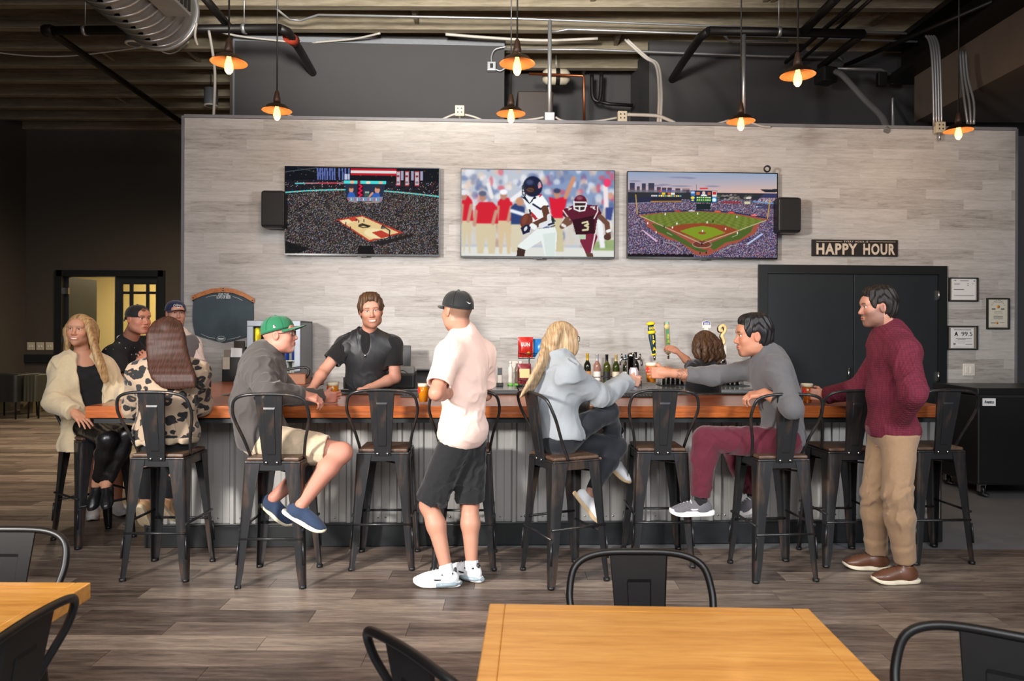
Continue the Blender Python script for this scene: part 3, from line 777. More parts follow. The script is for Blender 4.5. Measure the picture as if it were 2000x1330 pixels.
# purse hooks
for px in (1210,):
    hu, hz = UV_(px, 846, V_PANEL)
    hk = thing('purse_hook', 'black double purse hook under the bar edge beside the crossed legs', 'hook', B(hu, V_PANEL - 0.006, hz), TH)
    MB().lathe([(0.0, 0.014), (0.028, 0.012), (0.03, 0.0)], 16, M4((0, 0, 0.02), math.pi / 2, 0, 0)).build('rosette', M_BLACKPLASTIC, hk)
    MB().tube(bezier([(0, -0.012, 0.02), (0, -0.04, 0.0), (0, -0.055, -0.03), (0, -0.075, -0.01)], 4), 0.006, 6).tube(bezier([(0, -0.012, 0.02), (-0.01, -0.03, -0.02), (-0.012, -0.035, -0.05), (-0.02, -0.055, -0.045)], 4), 0.006, 6).build('prong', M_BLACKPLASTIC, hk)
# bar top: L-shaped slab with an edging board
top_c = B((uA + uB) / 2, (V_BAR + V_IN) / 2)
tu, tv = (uA + uB) / 2, (V_BAR + V_IN) / 2
def tl(pts): return [(u - tu, v - tv) for u, v in pts]
bt = thing('wooden_counter', 'glossy red-brown wooden bar top with a wing running to the plank wall', 'bar top', (top_c.x, top_c.y, BAR_Z - 0.078), TH)
bm = bmesh.new()
outl = tl([(uA, V_BAR), (uB, V_BAR), (uB, V_IN), (uA + WING, V_IN), (uA + WING, V_WALL - 0.005), (uA, V_WALL - 0.005)])
vs_ = [bm.verts.new((x, y_, 0.035)) for x, y_ in outl]
fc = bm.faces.new(vs_)
ex = bmesh.ops.extrude_face_region(bm, geom=[fc])
for e in ex['geom']:
    if isinstance(e, bmesh.types.BMVert): e.co.z = 0.078
bmesh.ops.recalc_face_normals(bm, faces=bm.faces)
bmesh.ops.bevel(bm, geom=[e for e in bm.edges if e.verts[0].co.z > 0.07 and e.verts[1].co.z > 0.07], offset=0.004, segments=2, affect='EDGES')
me = bpy.data.meshes.new('slab'); bm.to_mesh(me); bm.free()
obj('slab', me, M_BARWOOD, bt)
MB().bevel_box(uA - tu, uB - tu, V_BAR - tv, V_BAR + 0.03 - tv, 0, 0.0345, 0.003).build('edging_board', M_BARWOOD, bt)
MB().bevel_box(uA - tu, uA + 0.03 - tu, V_BAR + 0.031 - tv, V_WALL - tv - 0.01, 0, 0.0345, 0.003).build('edging_board', M_BARWOOD, bt)
MB().bevel_box(uB - 0.03 - tu, uB - tu, V_BAR + 0.031 - tv, V_IN - tv, 0, 0.0345, 0.003).build('edging_board', M_BARWOOD, bt)
MB().bevel_box(uA + WING - tu, uB - tu, V_IN - 0.1 - tv, V_IN - tv, 0.0785, 0.092, 0.004).build('drip_rail', M_BLACKPLASTIC, bt)

# ================================================================== back counters behind the bar
def counter(ul_, ur_, vf, label, steel_top=True):
    c = thing('back_counter', label, 'counter', B((ul_ + ur_) / 2, (vf + V_WALL) / 2, 0), TH)
    h = (ur_ - ul_) / 2; dv = (V_WALL - 0.012 - vf) / 2
    MB().bevel_box(-h, h, -dv, dv, 0.0, 0.93, 0.006).build('cabinet_body', M_BLACKPLASTIC, c)
    MB().bevel_box(-h - 0.01, h + 0.01, -dv - 0.02, dv, 0.935, 0.985, 0.006).build('worktop', M_STEEL, c)
    MB().box(-h, h, -dv - 0.026, -dv - 0.005, 0.80, 0.86).build('rail', M_STEEL, c)
    n = max(2, int(2 * h / 0.7))
    for i in range(n):
        d_ = MB().bevel_box(-h + 0.01 + i * 2 * h / n, -h - 0.01 + (i + 1) * 2 * h / n, -dv - 0.018, -dv - 0.002, 0.1, 0.78, 0.004).build('cabinet_door', M_BLACKPLASTIC, c)
        MB().tube([(-h + 0.08 + i * 2 * h / n, -dv - 0.035, 0.5), (-h + 0.08 + i * 2 * h / n, -dv - 0.035, 0.7)], 0.006, 6).build('handle', M_STEEL, d_)
    return c
VC = 6.72
c0, _ = UV_(585, 760, VC); c1, _ = UV_(1012, 760, VC); c2, _ = UV_(1480, 760, VC)
counter(uA + WING + 0.06, c1 - 0.01, VC, 'stainless topped black counter carrying fridge, printers and telephone')
counter(c1 + 0.02, c2, VC, 'stainless topped black counter carrying the wine bottles and beer taps')
CTZ = 0.985
ZF = 0.0

# --- small fridge with cans
fu0, _ = UV_(481, 640, 7.0); fu1, _ = UV_(586, 640, 7.0); _, fz1 = UV_(500, 626, 7.0)
fr_c = B((fu0 + fu1) / 2, 7.25)
fb = thing('drinks_fridge', 'small silver counter fridge with lit glass door full of cans', 'fridge', (fr_c.x, fr_c.y, BAR_Z), TH)
fw = (fu1 - fu0) / 2; fh = fz1 - BAR_Z
M_FRIDGE = plain('grey_fridge_enamel', RGB(120, 126, 134), 0.4, 0.4, 0.05)
cs = MB().box(-fw, -fw + 0.02, -0.20, 0.25, 0, fh).box(fw - 0.02, fw, -0.20, 0.25, 0, fh).box(-fw, fw, 0.23, 0.25, 0, fh).box(-fw, fw, -0.20, 0.25, fh - 0.02, fh).box(-fw, fw, -0.20, 0.25, 0, 0.03)
cs.build('cabinet', M_FRIDGE, fb)
dfr = MB().bevel_box(-fw, fw, -0.235, -0.205, fh - 0.055, fh, 0.004).bevel_box(-fw, fw, -0.235, -0.205, 0, 0.05, 0.004).bevel_box(-fw, -fw + 0.06, -0.235, -0.205, 0.05, fh - 0.055, 0.004).bevel_box(fw - 0.06, fw, -0.235, -0.205, 0.05, fh - 0.055, 0.004).build('door', M_FRIDGE, fb)
MB().box(-fw + 0.055, fw - 0.055, -0.222, -0.217, 0.05, fh - 0.055).build('pane', M_PANE, dfr)
MB().box(-fw + 0.022, -fw + 0.03, -0.195, -0.185, 0.04, fh - 0.03).build('light_strip', emit('fridge_light_strip', (0.85, 0.93, 1.0), 6), fb)
for zz in (0.045, 0.21, 0.38): MB().box(-fw + 0.02, fw - 0.02, -0.19, 0.22, zz, zz + 0.006).build('shelf', M_STEEL, fb)
def can_mesh(r, h):
    return MB().lathe([(r * 0.75, 0), (r, h * 0.06), (r, h * 0.88), (r * 0.8, h * 0.97), (r * 0.78, h), (r * 0.7, h * 0.985), (0, h * 0.985)], 16)
for (zz, col, lab, nm) in ((0.386, RGB(240, 214, 20), 'yellow', 'yellow_can_enamel'), (0.216, RGB(30, 70, 200), 'blue', 'blue_can_enamel'), (0.051, RGB(205, 210, 220), 'silver', 'silver_can_enamel')):
    for k in range(5):
        u = -fw + 0.075 + k * (2 * fw - 0.15) / 4
        o = can_mesh(0.031, 0.15).build('drink_can', plain(nm, col, 0.3, 0.4, 0.03), None, fb.matrix_basis @ Vector((u, -0.13, zz)))
        tag(o, 'slim %s drink can on a shelf of the silver fridge' % lab, 'can', '%s cans in the fridge' % lab)

# --- wine bottles in a rail rack
def bottle(label, px, glass_c, foil, label_c, vb=7.28, h=0.30, topy=690):
    u, _ = UV_(px, 746, vb)
    t = thing('wine_bottle', label, 'bottle', B(u, vb, CTZ + 0.012), TH)
    M_b = plain('bottle_glass_%d' % px, glass_c, 0.08, 0.0, 0.03, spec=0.8)
    MB().lathe([(0.0, 0.004), (0.034, 0.0), (0.037, 0.006), (0.037, h * 0.58), (0.034, h * 0.65), (0.018, h * 0.74), (0.0145, h * 0.80), (0.0145, h * 0.97), (0.0155, h * 0.975), (0.0155, h), (0, h)], 20).build('bottle_body', M_b, t)
    MB().lathe([(0.0158, h * 0.76), (0.0152, h * 0.82), (0.0152, h * 0.965), (0.0165, h * 0.968), (0.0165, h * 1.004), (0, h * 1.005)], 20, cap=False).build('foil_capsule', plain('foil_%d' % px, foil, 0.3, 0.4, 0.03), t)
    MB().lathe([(0.0376, h * 0.12), (0.0376, h * 0.42)], 20, cap=False).build('paper_label', plain('bottle_label_%d' % px, label_c, 0.6, 0, 0.05), t)
    return t
DKG = RGB(22, 30, 16)
bottle('dark sparkling wine bottle with gold neck foil in the bottle rack', 1147, RGB(20, 22, 14), RGB(206, 164, 44), RGB(200, 130, 50), h=0.31)
bottle('rose wine bottle with pale neck and white label in the rack', 1166, RGB(150, 110, 96), RGB(190, 190, 196), RGB(222, 214, 206), h=0.305)
bottle('green wine bottle with black capsule and black label in the rack', 1185, RGB(60, 66, 18), RGB(24, 24, 30), RGB(30, 30, 32))
bottle('green wine bottle with cream capsule and cream label in the rack', 1203, RGB(48, 56, 16), RGB(206, 182, 120), RGB(218, 206, 180))
bottle('dark wine bottle with teal capsule and white label in the rack', 1223, DKG, RGB(24, 92, 120), RGB(222, 222, 216))
bottle('tall black wine bottle with black capsule at the end of the rack', 1241, RGB(24, 24, 20), RGB(20, 18, 18), RGB(210, 200, 190), h=0.325)
ra, _ = UV_(1136, 740, 7.2); rb_, _ = UV_(1254, 740, 7.2)
rk = thing('bottle_rack', 'low black wire rail rack holding the row of wine bottles', 'rack', B((ra + rb_) / 2, 7.28, CTZ), TH)
hw = (rb_ - ra) / 2
MB().box(-hw, hw, -0.06, 0.06, 0, 0.010).build('rack_base', M_BLACKPLASTIC, rk)
for zz in (0.085,): MB().tube([(-hw, -0.055, zz), (hw, -0.055, zz), (hw, 0.055, zz), (-hw, 0.055, zz)], 0.004, 6, closed=True).build('rail', M_BLACKPLASTIC, rk)
for sx in (-hw, hw):
    for sy in (-0.055, 0.055): MB().tube([(sx, sy, 0.0), (sx, sy, 0.086)], 0.004, 6).build('post', M_BLACKPLASTIC, rk)

# --- tap towers
def tower(px, label):
    u, v = UVZ(px, 752, CTZ)
    v = 6.85; u, _ = UV_(px, 752, v)
    t = thing('tap_tower', label, 'tap tower', B(u, v, CTZ), TH)
    MB().lathe([(0.055, 0), (0.055, 0.012), (0.042, 0.02), (0.040, 0.03), (0.040, 0.30), (0.043, 0.305), (0.043, 0.33), (0.02, 0.345), (0, 0.347)], 24).build('column', M_CHROME, t)
    for sx in (-1, 1):
        f = MB().tube([(sx * 0.035, 0, 0.285), (sx * 0.085, 0, 0.285)], 0.014, 10).tube(bezier([(sx * 0.085, 0, 0.285), (sx * 0.10, 0, 0.27), (sx * 0.105, 0, 0.22)], 4), 0.011, 10).tube([(sx * 0.085, 0, 0.285), (sx * 0.09, 0, 0.335)], [0.015, 0.009], 10)
        f.build('faucet', M_CHROME, t)
    return t, u, v
t1 = tower(1232, 'chrome beer tap tower carrying the yellow lettered and the green handle')
t2 = tower(1396, 'chrome beer tap tower behind the barmaid')
M_YEL = plain('yellow_enamel', RGB(246, 218, 30), 0.4, 0, 0.02); M_NAVY = plain('navy_enamel', RGB(18, 52, 66), 0.35, 0, 0.06)
def tap_handle(px_b, py_b, px_t, py_t, label, tw, grip, mat, v=6.85):
    u0, z0 = UV_(px_b, py_b, v); u1, z1 = UV_(px_t, py_t, v)
    L = math.hypot(u1 - u0, z1 - z0)
    t = (grip(L) if callable(grip) else grip).build('tap_handle', mat, tw[0], (u0 - tw[1], 0, z0 - CTZ))
    t['label'] = label
    t.rotation_euler = (0, math.atan2(u1 - u0, z1 - z0), 0)
    return t, L
def face_text(t, body, size, x, y, z, mat, rot=0.0, xs=0.8, bold=0.0):
    me = text_mesh(body, size, bold, xs, 0.0006)
    xf(me, M4((x, y, z), math.pi / 2, 0, 0) @ M4((0, 0, 0), 0, 0, rot))
    return obj('lettering', me, mat, t)
h1, L1 = tap_handle(1277.5, 694, 1271, 635, 'navy tap handle with bold yellow letters and yellow rim', t1, MB().lathe([(0.016, 0.012), (0.022, 0.05), (0.032, 0.15), (0.035, 0.19), (0.030, 0.215), (0.036, 0.23), (0.030, 0.275), (0.028, 0.295)], 16, Matrix.Diagonal((1, 0.6, 1, 1))), M_NAVY)
MB().lathe([(0.010, -0.05), (0.014, 0.0), (0.0, 0.001)], 12).build('ferrule', M_CHROME, h1)
MB().lathe([(0.020, 0.0), (0.026, 0.004), (0.022, 0.016), (0.0, 0.016)], 16).build('base_ring', M_YEL, h1)
MB().lathe([(0.028, 0.292), (0.042, 0.30), (0.040, 0.314), (0.022, 0.326), (0, 0.327)], 16).build('rim', M_YEL, h1)
MB().lathe([(0.034, 0.208), (0.040, 0.216), (0.040, 0.232), (0.034, 0.24)], 16).build('band', M_YEL, h1)
for ch, zz, sz in (('I', 0.175, 0.05), ('P', 0.125, 0.05), ('A', 0.06, 0.05)): face_text(h1, ch, sz, 0.004, -0.030 if zz > 0.1 else -0.022, zz, M_YEL, 0, 0.9, 0.002)
face_text(h1, 'HAZE', 0.034, 0, -0.030, 0.262, M_YEL, 0, 0.62, 0.001)
h2, L2 = tap_handle(1305, 691, 1301.5, 629, 'tall tan tap handle with a green strip and round badge', t1, lambda L: MB().bevel_box(-0.024, 0.024, -0.014, 0.014, 0.0, L, 0.004), plain('tan_wood_handle', RGB(140, 122, 96), 0.5))
MB().lathe([(0.009, -0.05), (0.013, 0.0), (0.0, 0.001)], 12).build('ferrule', M_CHROME, h2)
MB().box(-0.013, 0.013, -0.0155, -0.013, 0.05, 0.24).build('inlay', plain('green_inlay', RGB(62, 140, 84), 0.5), h2)
MB().box(-0.013, 0.013, -0.0155, -0.013, 0.285, 0.31).build('inlay', plain('mint_inlay', RGB(130, 190, 160), 0.5), h2)
MB().lathe([(0, 0.022), (0.026, 0.021), (0.028, 0.0)], 18, M4((0, 0, 0.262), math.pi / 2, 0, 0)).build('badge', plain('cream_badge', RGB(208, 190, 130), 0.5), h2)
MB().lathe([(0, 0.018), (0.011, 0.017), (0.012, 0.0)], 14, M4((0, 0, 0.03), math.pi / 2, 0, 0)).build('badge', MATS['cream_badge'], h2)
face_text(h2, 'Jai Alai', 0.034, 0.004, -0.0165, 0.15, M_YEL, math.pi / 2, 0.9, 0.0)
h3, L3 = tap_handle(1379, 690, 1379, 628, 'white tap handle with a blue shield top', t2, MB().bevel_box(-0.022, 0.022, -0.014, 0.014, 0.0, 0.27, 0.006), M_WHITE)
MB().prism([(-0.04, 0), (0.04, 0), (0.044, 0.05), (0.03, 0.062), (0, 0.072), (-0.03, 0.062), (-0.044, 0.05)], -0.018, 0.018, M4((0, 0, 0.245), math.pi / 2, 0, 0)).build('shield', M_WHITE, h3)
MB().prism([(-0.034, 0.028), (0.034, 0.028), (0.036, 0.052), (0.026, 0.06), (0, 0.067), (-0.026, 0.06), (-0.036, 0.052)], 0.018, 0.021, M4((0, 0, 0.245), math.pi / 2, 0, 0)).build('blue_field', plain('royal_blue_enamel', RGB(30, 56, 140), 0.4), h3)
MB().box(-0.026, 0.026, -0.0225, -0.0205, 0.288, 0.296).box(-0.026, 0.026, -0.0225, -0.0205, 0.276, 0.283).build('stripe', M_WHITE, h3)
h4, L4 = tap_handle(1412, 703, 1412, 633, 'cream tap handle shaped like a curled figure on a white block', t2, MB().bevel_box(-0.03, 0.03, -0.02, 0.02, 0.045, 0.14, 0.004), M_WHITE)
MB().lathe([(0.010, -0.06), (0.014, 0.04), (0.0, 0.04)], 12).build('ferrule', M_CHROME, h4)
curl = bezier([(-0.02, 0, 0.15), (0.012, 0, 0.17), (0.0, 0, 0.21), (-0.01, 0, 0.235), (0.02, 0, 0.28), (0.022, 0, 0.315), (0.0, 0, 0.335), (-0.03, 0, 0.315), (-0.028, 0, 0.285), (-0.005, 0, 0.285)], 5)
MB().tube(curl, 0.016, 8).build('curl', plain('cream_gold_enamel', RGB(232, 200, 140), 0.4), h4)
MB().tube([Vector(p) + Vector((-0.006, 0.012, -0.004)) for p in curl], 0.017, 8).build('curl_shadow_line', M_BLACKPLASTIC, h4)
# --- rows of upturned pint glasses on the drain board
M_GLASS = glass('clear_glass', (0.96, 0.97, 0.97), 0.0, 1.45)
gm = MB().lathe([(0.041, 0), (0.043, 0.003), (0.0385, 0.06), (0.031, 0.138), (0.0, 0.14), (0.0, 0.13), (0.028, 0.128), (0.036, 0.06), (0.040, 0.0)], 16, cap=False).mesh('pint_glass'); gm.materials.append(M_GLASS)
gi = 0
for rowv in (7.15, 7.28):
    for px in list(range(1292, 1346, 9)) + list(range(1408, 1452, 9)):
        u, _ = UV_(px, 740, rowv)
        o = obj('pint_glass', gm, None, None, B(u, rowv, CTZ + 0.011), TH)
        tag(o, 'clear upturned pint glass in the rows beside the taps', 'glass', 'upturned glasses by the taps')
for a_, b_, lb in ((1288, 1348, 'left'), (1404, 1456, 'right')):
    u0, _ = UV_(a_, 750, 7.2); u1, _ = UV_(b_, 750, 7.2)
    mt_ = MB().bevel_box(u0 - (u0 + u1) / 2, (u1 - u0) / 2, -0.14, 0.14, 0, 0.010, 0.002).build('glass_mat', M_BLACKPLASTIC, None, B((u0 + u1) / 2, 7.215, CTZ), TH)
    tag(mt_, 'black rubber mat under the upturned glasses ' + ('beside the green tap handle' if lb == 'left' else 'beside the curled tap handle'), 'mat')

# --- till, printers, phone, crisps on the left counter
def on(px, py, v, z=CTZ):
    u, _ = UV_(px, py, v); return B(u, v, z)
ms = thing('till_screen', 'black till monitor standing behind the bartender', 'monitor', on(768, 730, 7.2), TH)
MB().bevel_box(-0.17, 0.17, -0.015, 0.015, 0.12, 0.40, 0.006, M4((0, 0, 0), -0.12, 0, 0)).build('screen', M_BLACKPLASTIC, ms)
MB().bevel_box(-0.1, 0.1, -0.08, 0.08, 0, 0.02, 0.005).tube([(0, 0.02, 0.02), (0, 0.02, 0.2)], 0.02).build('stand', M_BLACKPLASTIC, ms)
rp = thing('receipt_printer', 'black receipt printer with grey lid beside the till', 'printer', on(788, 752, 6.95), TH)
MB().bevel_box(-0.11, 0.11, -0.13, 0.13, 0, 0.13, 0.012).build('body', M_BLACKPLASTIC, rp)
MB().bevel_box(-0.06, 0.10, -0.02, 0.13, 0.13, 0.20, 0.012).build('lid', plain('grey_plastic', RGB(140, 140, 138), 0.5), rp)
MB().tube(bezier([(-0.05, -0.1, 0.14), (0.0, -0.1, 0.17), (0.05, -0.1, 0.14)], 5), 0.004, 6).build('cord', M_BLACKPLASTIC, rp)
cd = thing('cash_drawer', 'flat black cash drawer under the printers', 'cash drawer', on(722, 757, 7.1), TH)
MB().bevel_box(-0.22, 0.22, -0.2, 0.2, 0, 0.1, 0.006).build('case', M_BLACKPLASTIC, cd)
MB().bevel_box(-0.2, 0.2, -0.208, -0.198, 0.015, 0.085, 0.003).build('drawer_front', M_BLACKFABRIC, cd)
p2 = thing('label_printer', 'smaller dark printer with a sloped front near the beer glass', 'printer', on(826, 750, 7.1), TH)
MB().prism([(-0.1, 0), (0.08, 0), (0.08, 0.15), (-0.01, 0.15), (-0.1, 0.1)], -0.08, 0.08, M4((0, 0, 0), math.pi / 2, 0, math.pi / 2) ).build('body', plain('charcoal_plastic', RGB(40, 40, 42), 0.45), p2)
MB().bevel_box(-0.06, 0.06, -0.04, 0.06, 0.151, 0.165, 0.004).build('lid', M_BLACKPLASTIC, p2)
ph = thing('cordless_phone', 'cordless telephone upright in its cradle', 'telephone', on(976, 750, 7.1), TH)
MB().bevel_box(-0.035, 0.035, -0.035, 0.04, 0, 0.035, 0.006).build('cradle', M_BLACKPLASTIC, ph)
MB().bevel_box(-0.026, 0.026, -0.012, 0.012, 0.02, 0.19, 0.006, M4((0, 0, 0), -0.15, 0, 0)).build('handset', plain('silver_plastic', RGB(150, 140, 130), 0.35, 0.4), ph)
MB().box(-0.021, 0.021, -0.014, -0.011, 0.11, 0.18, M4((0, 0, 0), -0.15, 0, 0)).build('display', M_BLACKPLASTIC, ph)
for k in range(2):
    bo = thing('sauce_bottle', 'white squeeze bottle with green base beside the telephone' if k == 0 else 'clear glass bottle with white cap beside the crisp stand', 'bottle', on(997 + 13 * k, 748, 7.2), TH)
    MB().lathe([(0.026, 0.02), (0.028, 0.05), (0.022, 0.09), (0.028, 0.13), (0.026, 0.17), (0.012, 0.2), (0.01, 0.225), (0, 0.226)], 14).build('bottle_body', M_WHITE if k == 0 else plain('smoky_bottle', RGB(110, 96, 84), 0.2), bo)
    MB().lathe([(0.028, 0), (0.03, 0.01), (0.027, 0.024)], 14).build('base', plain('lime_green_plastic', RGB(110, 190, 80), 0.5), bo)
    MB().lathe([(0.015, 0.222), (0.016, 0.245), (0, 0.25)], 14).build('cap', M_WHITE, bo)
pk = thing('wall_plate', 'white double wall plate on the planks behind the crisp stand', 'outlet', on(1008, 716, V_WALL - 0.006, UV_(1008, 716, V_WALL)[1]), TH)
MB().bevel_box(-0.06, 0.06, -0.006, 0.006, -0.06, 0.06, 0.003).build('cover_plate', M_WHITE, pk)
for dx in (-0.025, 0.025): MB().bevel_box(dx - 0.017, dx + 0.017, -0.012, -0.005, -0.035, 0.035, 0.003).build('socket', M_WHITE, pk)
# wire stand with crisp bags
st = thing('snack_rack', 'black wire rack holding crisp bags behind the blonde woman', 'rack', on(1034, 755, 7.0), TH)
MB().tube([(0, 0.05, 0), (0, 0.05, 0.48)], 0.006).tube([(-0.12, -0.06, 0.004), (0.12, -0.06, 0.004), (0.12, 0.08, 0.004), (-0.12, 0.08, 0.004)], 0.005, 6, closed=True).build('frame', M_BLACKPLASTIC, st)
for zz in (0.02, 0.28):
    bk = MB()
    for q in (0, 0.05): bk.tube([(-0.11, -0.05, zz + q), (0.11, -0.05, zz + q), (0.11, 0.05, zz + q), (-0.11, 0.05, zz + q)], 0.003, 6, closed=True)
    for q in range(6): bk.tube([(-0.11 + q * 0.044, -0.05, zz), (-0.11 + q * 0.044, -0.05, zz + 0.05)], 0.0025, 6)
    bk.tube([(-0.11, -0.05, zz + 0.05), (-0.11, -0.05, zz + 0.13)], 0.003, 6)
    bk.build('basket', M_BLACKPLASTIC, st)
def crisp_bag(u, zz, w, h, mat, label, dv=-0.0, rz=0.0, text=None):
    o = thing('crisp_bag', label, 'crisp bag', st.matrix_basis @ Vector((u, dv, zz)), TH + rz)
    n = 8; m = 10; v = []; f = []
    for s in (-1, 1):
        for j in range(m + 1):
            for i in range(n + 1):
                a = i / n; b = j / m
                puff = (math.sin(math.pi * a) ** 0.6) * (math.sin(math.pi * min(max((b - 0.05) / 0.9, 0), 1)) ** 0.6)
                crimp = 0.003 * math.sin(i * 9.0) * (1 if b < 0.08 or b > 0.92 else 0)
                v.append(((a - 0.5) * w * (1 - 0.05 * math.sin(math.pi * b)), s * 0.028 * puff + crimp, b * h))
    k = (n + 1) * (m + 1)
    for s in range(2):
        for j in range(m):
            for i in range(n):
                q = [s * k + j * (n + 1) + i, s * k + j * (n + 1) + i + 1, s * k + (j + 1) * (n + 1) + i + 1, s * k + (j + 1) * (n + 1) + i]
                f.append(q if s == 0 else q[::-1])
    MB().add(v, f, True).build('bag', mat, o)
    if text:
        for tx, sz, z2, mt in text:
            me = text_mesh(tx, sz, 0.001, 0.9, 0.0008); xf(me, M4((0, -0.031, z2), math.pi / 2, 0, 0)); obj('lettering', me, mt, o)
    return o
M_RED = plain('red_foil', RGB(186, 32, 26), 0.3, 0.1, 0.1); M_BLU = plain('blue_foil', RGB(30, 116, 190), 0.3, 0.1, 0.1); M_MAR = plain('maroon_cream_foil', RGB(128, 36, 46), 0.35, 0.1, 0.15)
cb = crisp_bag(-0.04, 0.29, 0.15, 0.20, M_RED, 'red crisp bag with white lettering in the top basket', 0, 0, [('SUN', 0.05, 0.125, M_WHITE)])
MB().lathe([(0, 0.004), (0.02, 0.0)], 12, M4((0.03, -0.028, 0.04), math.pi / 2, 0, 0)).build('printed_patch', plain('orange_print', RGB(230, 150, 40), 0.5), cb)
crisp_bag(0.09, 0.29, 0.12, 0.18, M_BLU, 'blue crisp bag behind the red one in the top basket', 0.03, -0.5)
mb_ = crisp_bag(-0.05, 0.03, 0.13, 0.20, M_MAR, 'maroon crisp bag with cream middle in the bottom basket')
MB().bevel_box(-0.05, 0.05, -0.031, -0.026, 0.06, 0.15, 0.002).build('printed_patch', plain('cream_print', RGB(214, 196, 140), 0.5), mb_)

# ================================================================== things on the bar
def beer_mat(name, col):
    if name in MATS: return MATS[name]
    m, nt, b = new_mat(name)
    b.inputs['Base Color'].default_value = (*col, 1); b.inputs['Transmission Weight'].default_value = 0.25
    b.inputs['Roughness'].default_value = 0.12; b.inputs['IOR'].default_value = 1.34
    return m
M_FOAM = plain('beer_foam', RGB(244, 232, 206), 0.8, 0, 0.03, 80)
M_LOGO = plain('red_glass_print', RGB(200, 40, 40), 0.4)
def pint(loc, label, amber=RGB(226, 140, 16), fill=0.118, tilt=None, logo_a=-2.4, gname='pints of beer on the bar'):
    t = thing('beer_glass', label, 'beer glass', loc, 0.0)
    if tilt: t.rotation_euler = tilt
    MB().lathe([(0.030, 0), (0.031, 0.003), (0.0385, 0.08), (0.0435, 0.146), (0.0415, 0.146), (0.0365, 0.08), (0.029, 0.012), (0, 0.012)], 24, cap=True).build('glass', M_GLASS, t)
    MB().lathe([(0.0285, 0.0125), (0.036, 0.08), (0.036 + 0.0052 * (fill - 0.08) / 0.066, fill), (0, fill)], 24).build('beer', beer_mat('beer_%d' % int(amber[0] * 1000), amber), t)
    rr = 0.036 + 0.0052 * (fill - 0.08) / 0.066
    MB().lathe([(rr, fill + 0.0003), (rr + 0.001, fill + 0.018), (rr * 0.9, fill + 0.022), (0, fill + 0.022)], 24).build('foam', M_FOAM, t)
    lg = MB()
    for k in range(10):
        a0 = logo_a - 0.36 + k * 0.072
        lg.add([(0.0405 * math.cos(a0), 0.0405 * math.sin(a0), 0.095 - 0.022 * math.sin(math.pi * k / 10)), (0.0405 * math.cos(a0 + 0.072), 0.0405 * math.sin(a0 + 0.072), 0.095 - 0.022 * math.sin(math.pi * (k + 1) / 10)),
                (0.0425 * math.cos(a0 + 0.072), 0.0425 * math.sin(a0 + 0.072), 0.095 + 0.022 * math.sin(math.pi * (k + 1) / 10)), (0.0425 * math.cos(a0), 0.0425 * math.sin(a0), 0.095 + 0.022 * math.sin(math.pi * k / 10))], [(0, 1, 2, 3)])
    lg.build('printed_emblem', M_LOGO, t)
    return t
BEER1 = PZ(650, 786, BAR_Z); BEER2 = PZ(827, 788, BAR_Z); BEER4 = PZ(1576, 790, BAR_Z)
pint(BEER1, 'full pint of beer held by the man in the green cap'); pint(BEER2, 'full pint of beer on the bar beside the elbow in pink polo')
pint(BEER4, 'dark amber pint of beer held by the man in the maroon sweater', RGB(190, 96, 20), 0.125)
nap = thing('menu_caddy', 'black menu and napkin caddy stuffed with papers by the chalkboard', 'caddy', B(UV_(463, 735, 7.3)[0], 7.3, BAR_Z), TH)
cz_ = UV_(455, 697, 7.3)[1] - BAR_Z
MB().box(-0.12, 0.10, -0.08, -0.075, 0, cz_).box(-0.12, 0.10, 0.075, 0.08, 0, cz_ + 0.02).box(-0.12, -0.115, -0.08, 0.08, 0, cz_).box(0.095, 0.10, -0.08, 0.08, 0, cz_ + 0.1).box(-0.12, 0.10, -0.08, 0.08, 0, 0.006).build('holder', M_BLACKPLASTIC, nap)
MB().box(-0.04, 0.06, 0.02, 0.05, 0.02, cz_ + 0.16).build('menu', plain('dark_menu_cover', RGB(50, 40, 36), 0.5), nap)
MB().box(-0.06, 0.05, -0.05, -0.01, 0.02, cz_ + 0.09, M4((0, 0, 0), 0, 0.05, 0)).build('napkins', M_PAPER, nap)
MB().box(-0.11, -0.05, -0.06, 0.0, 0.02, cz_ + 0.07).build('straw_box', plain('brown_grey_card', RGB(128, 116, 104), 0.7), nap)
MB().box(-0.115, -0.045, -0.084, -0.081, cz_ - 0.12, cz_).build('paper_tag', plain('kraft_tag', RGB(176, 166, 150), 0.7), nap)
tb = thing('leather_tote', 'brown leather tray with a black hoop handle behind the bar', 'tray', on(583, 760, 6.9, BAR_Z), TH)
MB().bevel_box(-0.13, 0.09, -0.1, 0.1, 0, 0.10, 0.01).build('tray', plain('tan_leather', RGB(150, 96, 66), 0.55), tb)
MB().tube(bezier([(0.085, -0.05, 0.06), (0.11, -0.05, 0.11), (0.10, -0.05, 0.15), (0.03, -0.05, 0.16), (-0.14, -0.05, 0.13)], 5), 0.012, 8).build('handle', M_BLACKPLASTIC, tb)
tp = thing('phone', 'black mobile phone lying on the bar wing', 'phone', PZ(445, 772, BAR_Z), 0.1)
MB().bevel_box(-0.04, 0.08, -0.035, 0.04, 0, 0.009, 0.003).build('case', M_BLACKPLASTIC, tp)
MB().box(-0.036, 0.076, -0.031, 0.036, 0.009, 0.0096).build('screen', plain('dark_screen_glass', RGB(12, 12, 14), 0.1), tp)
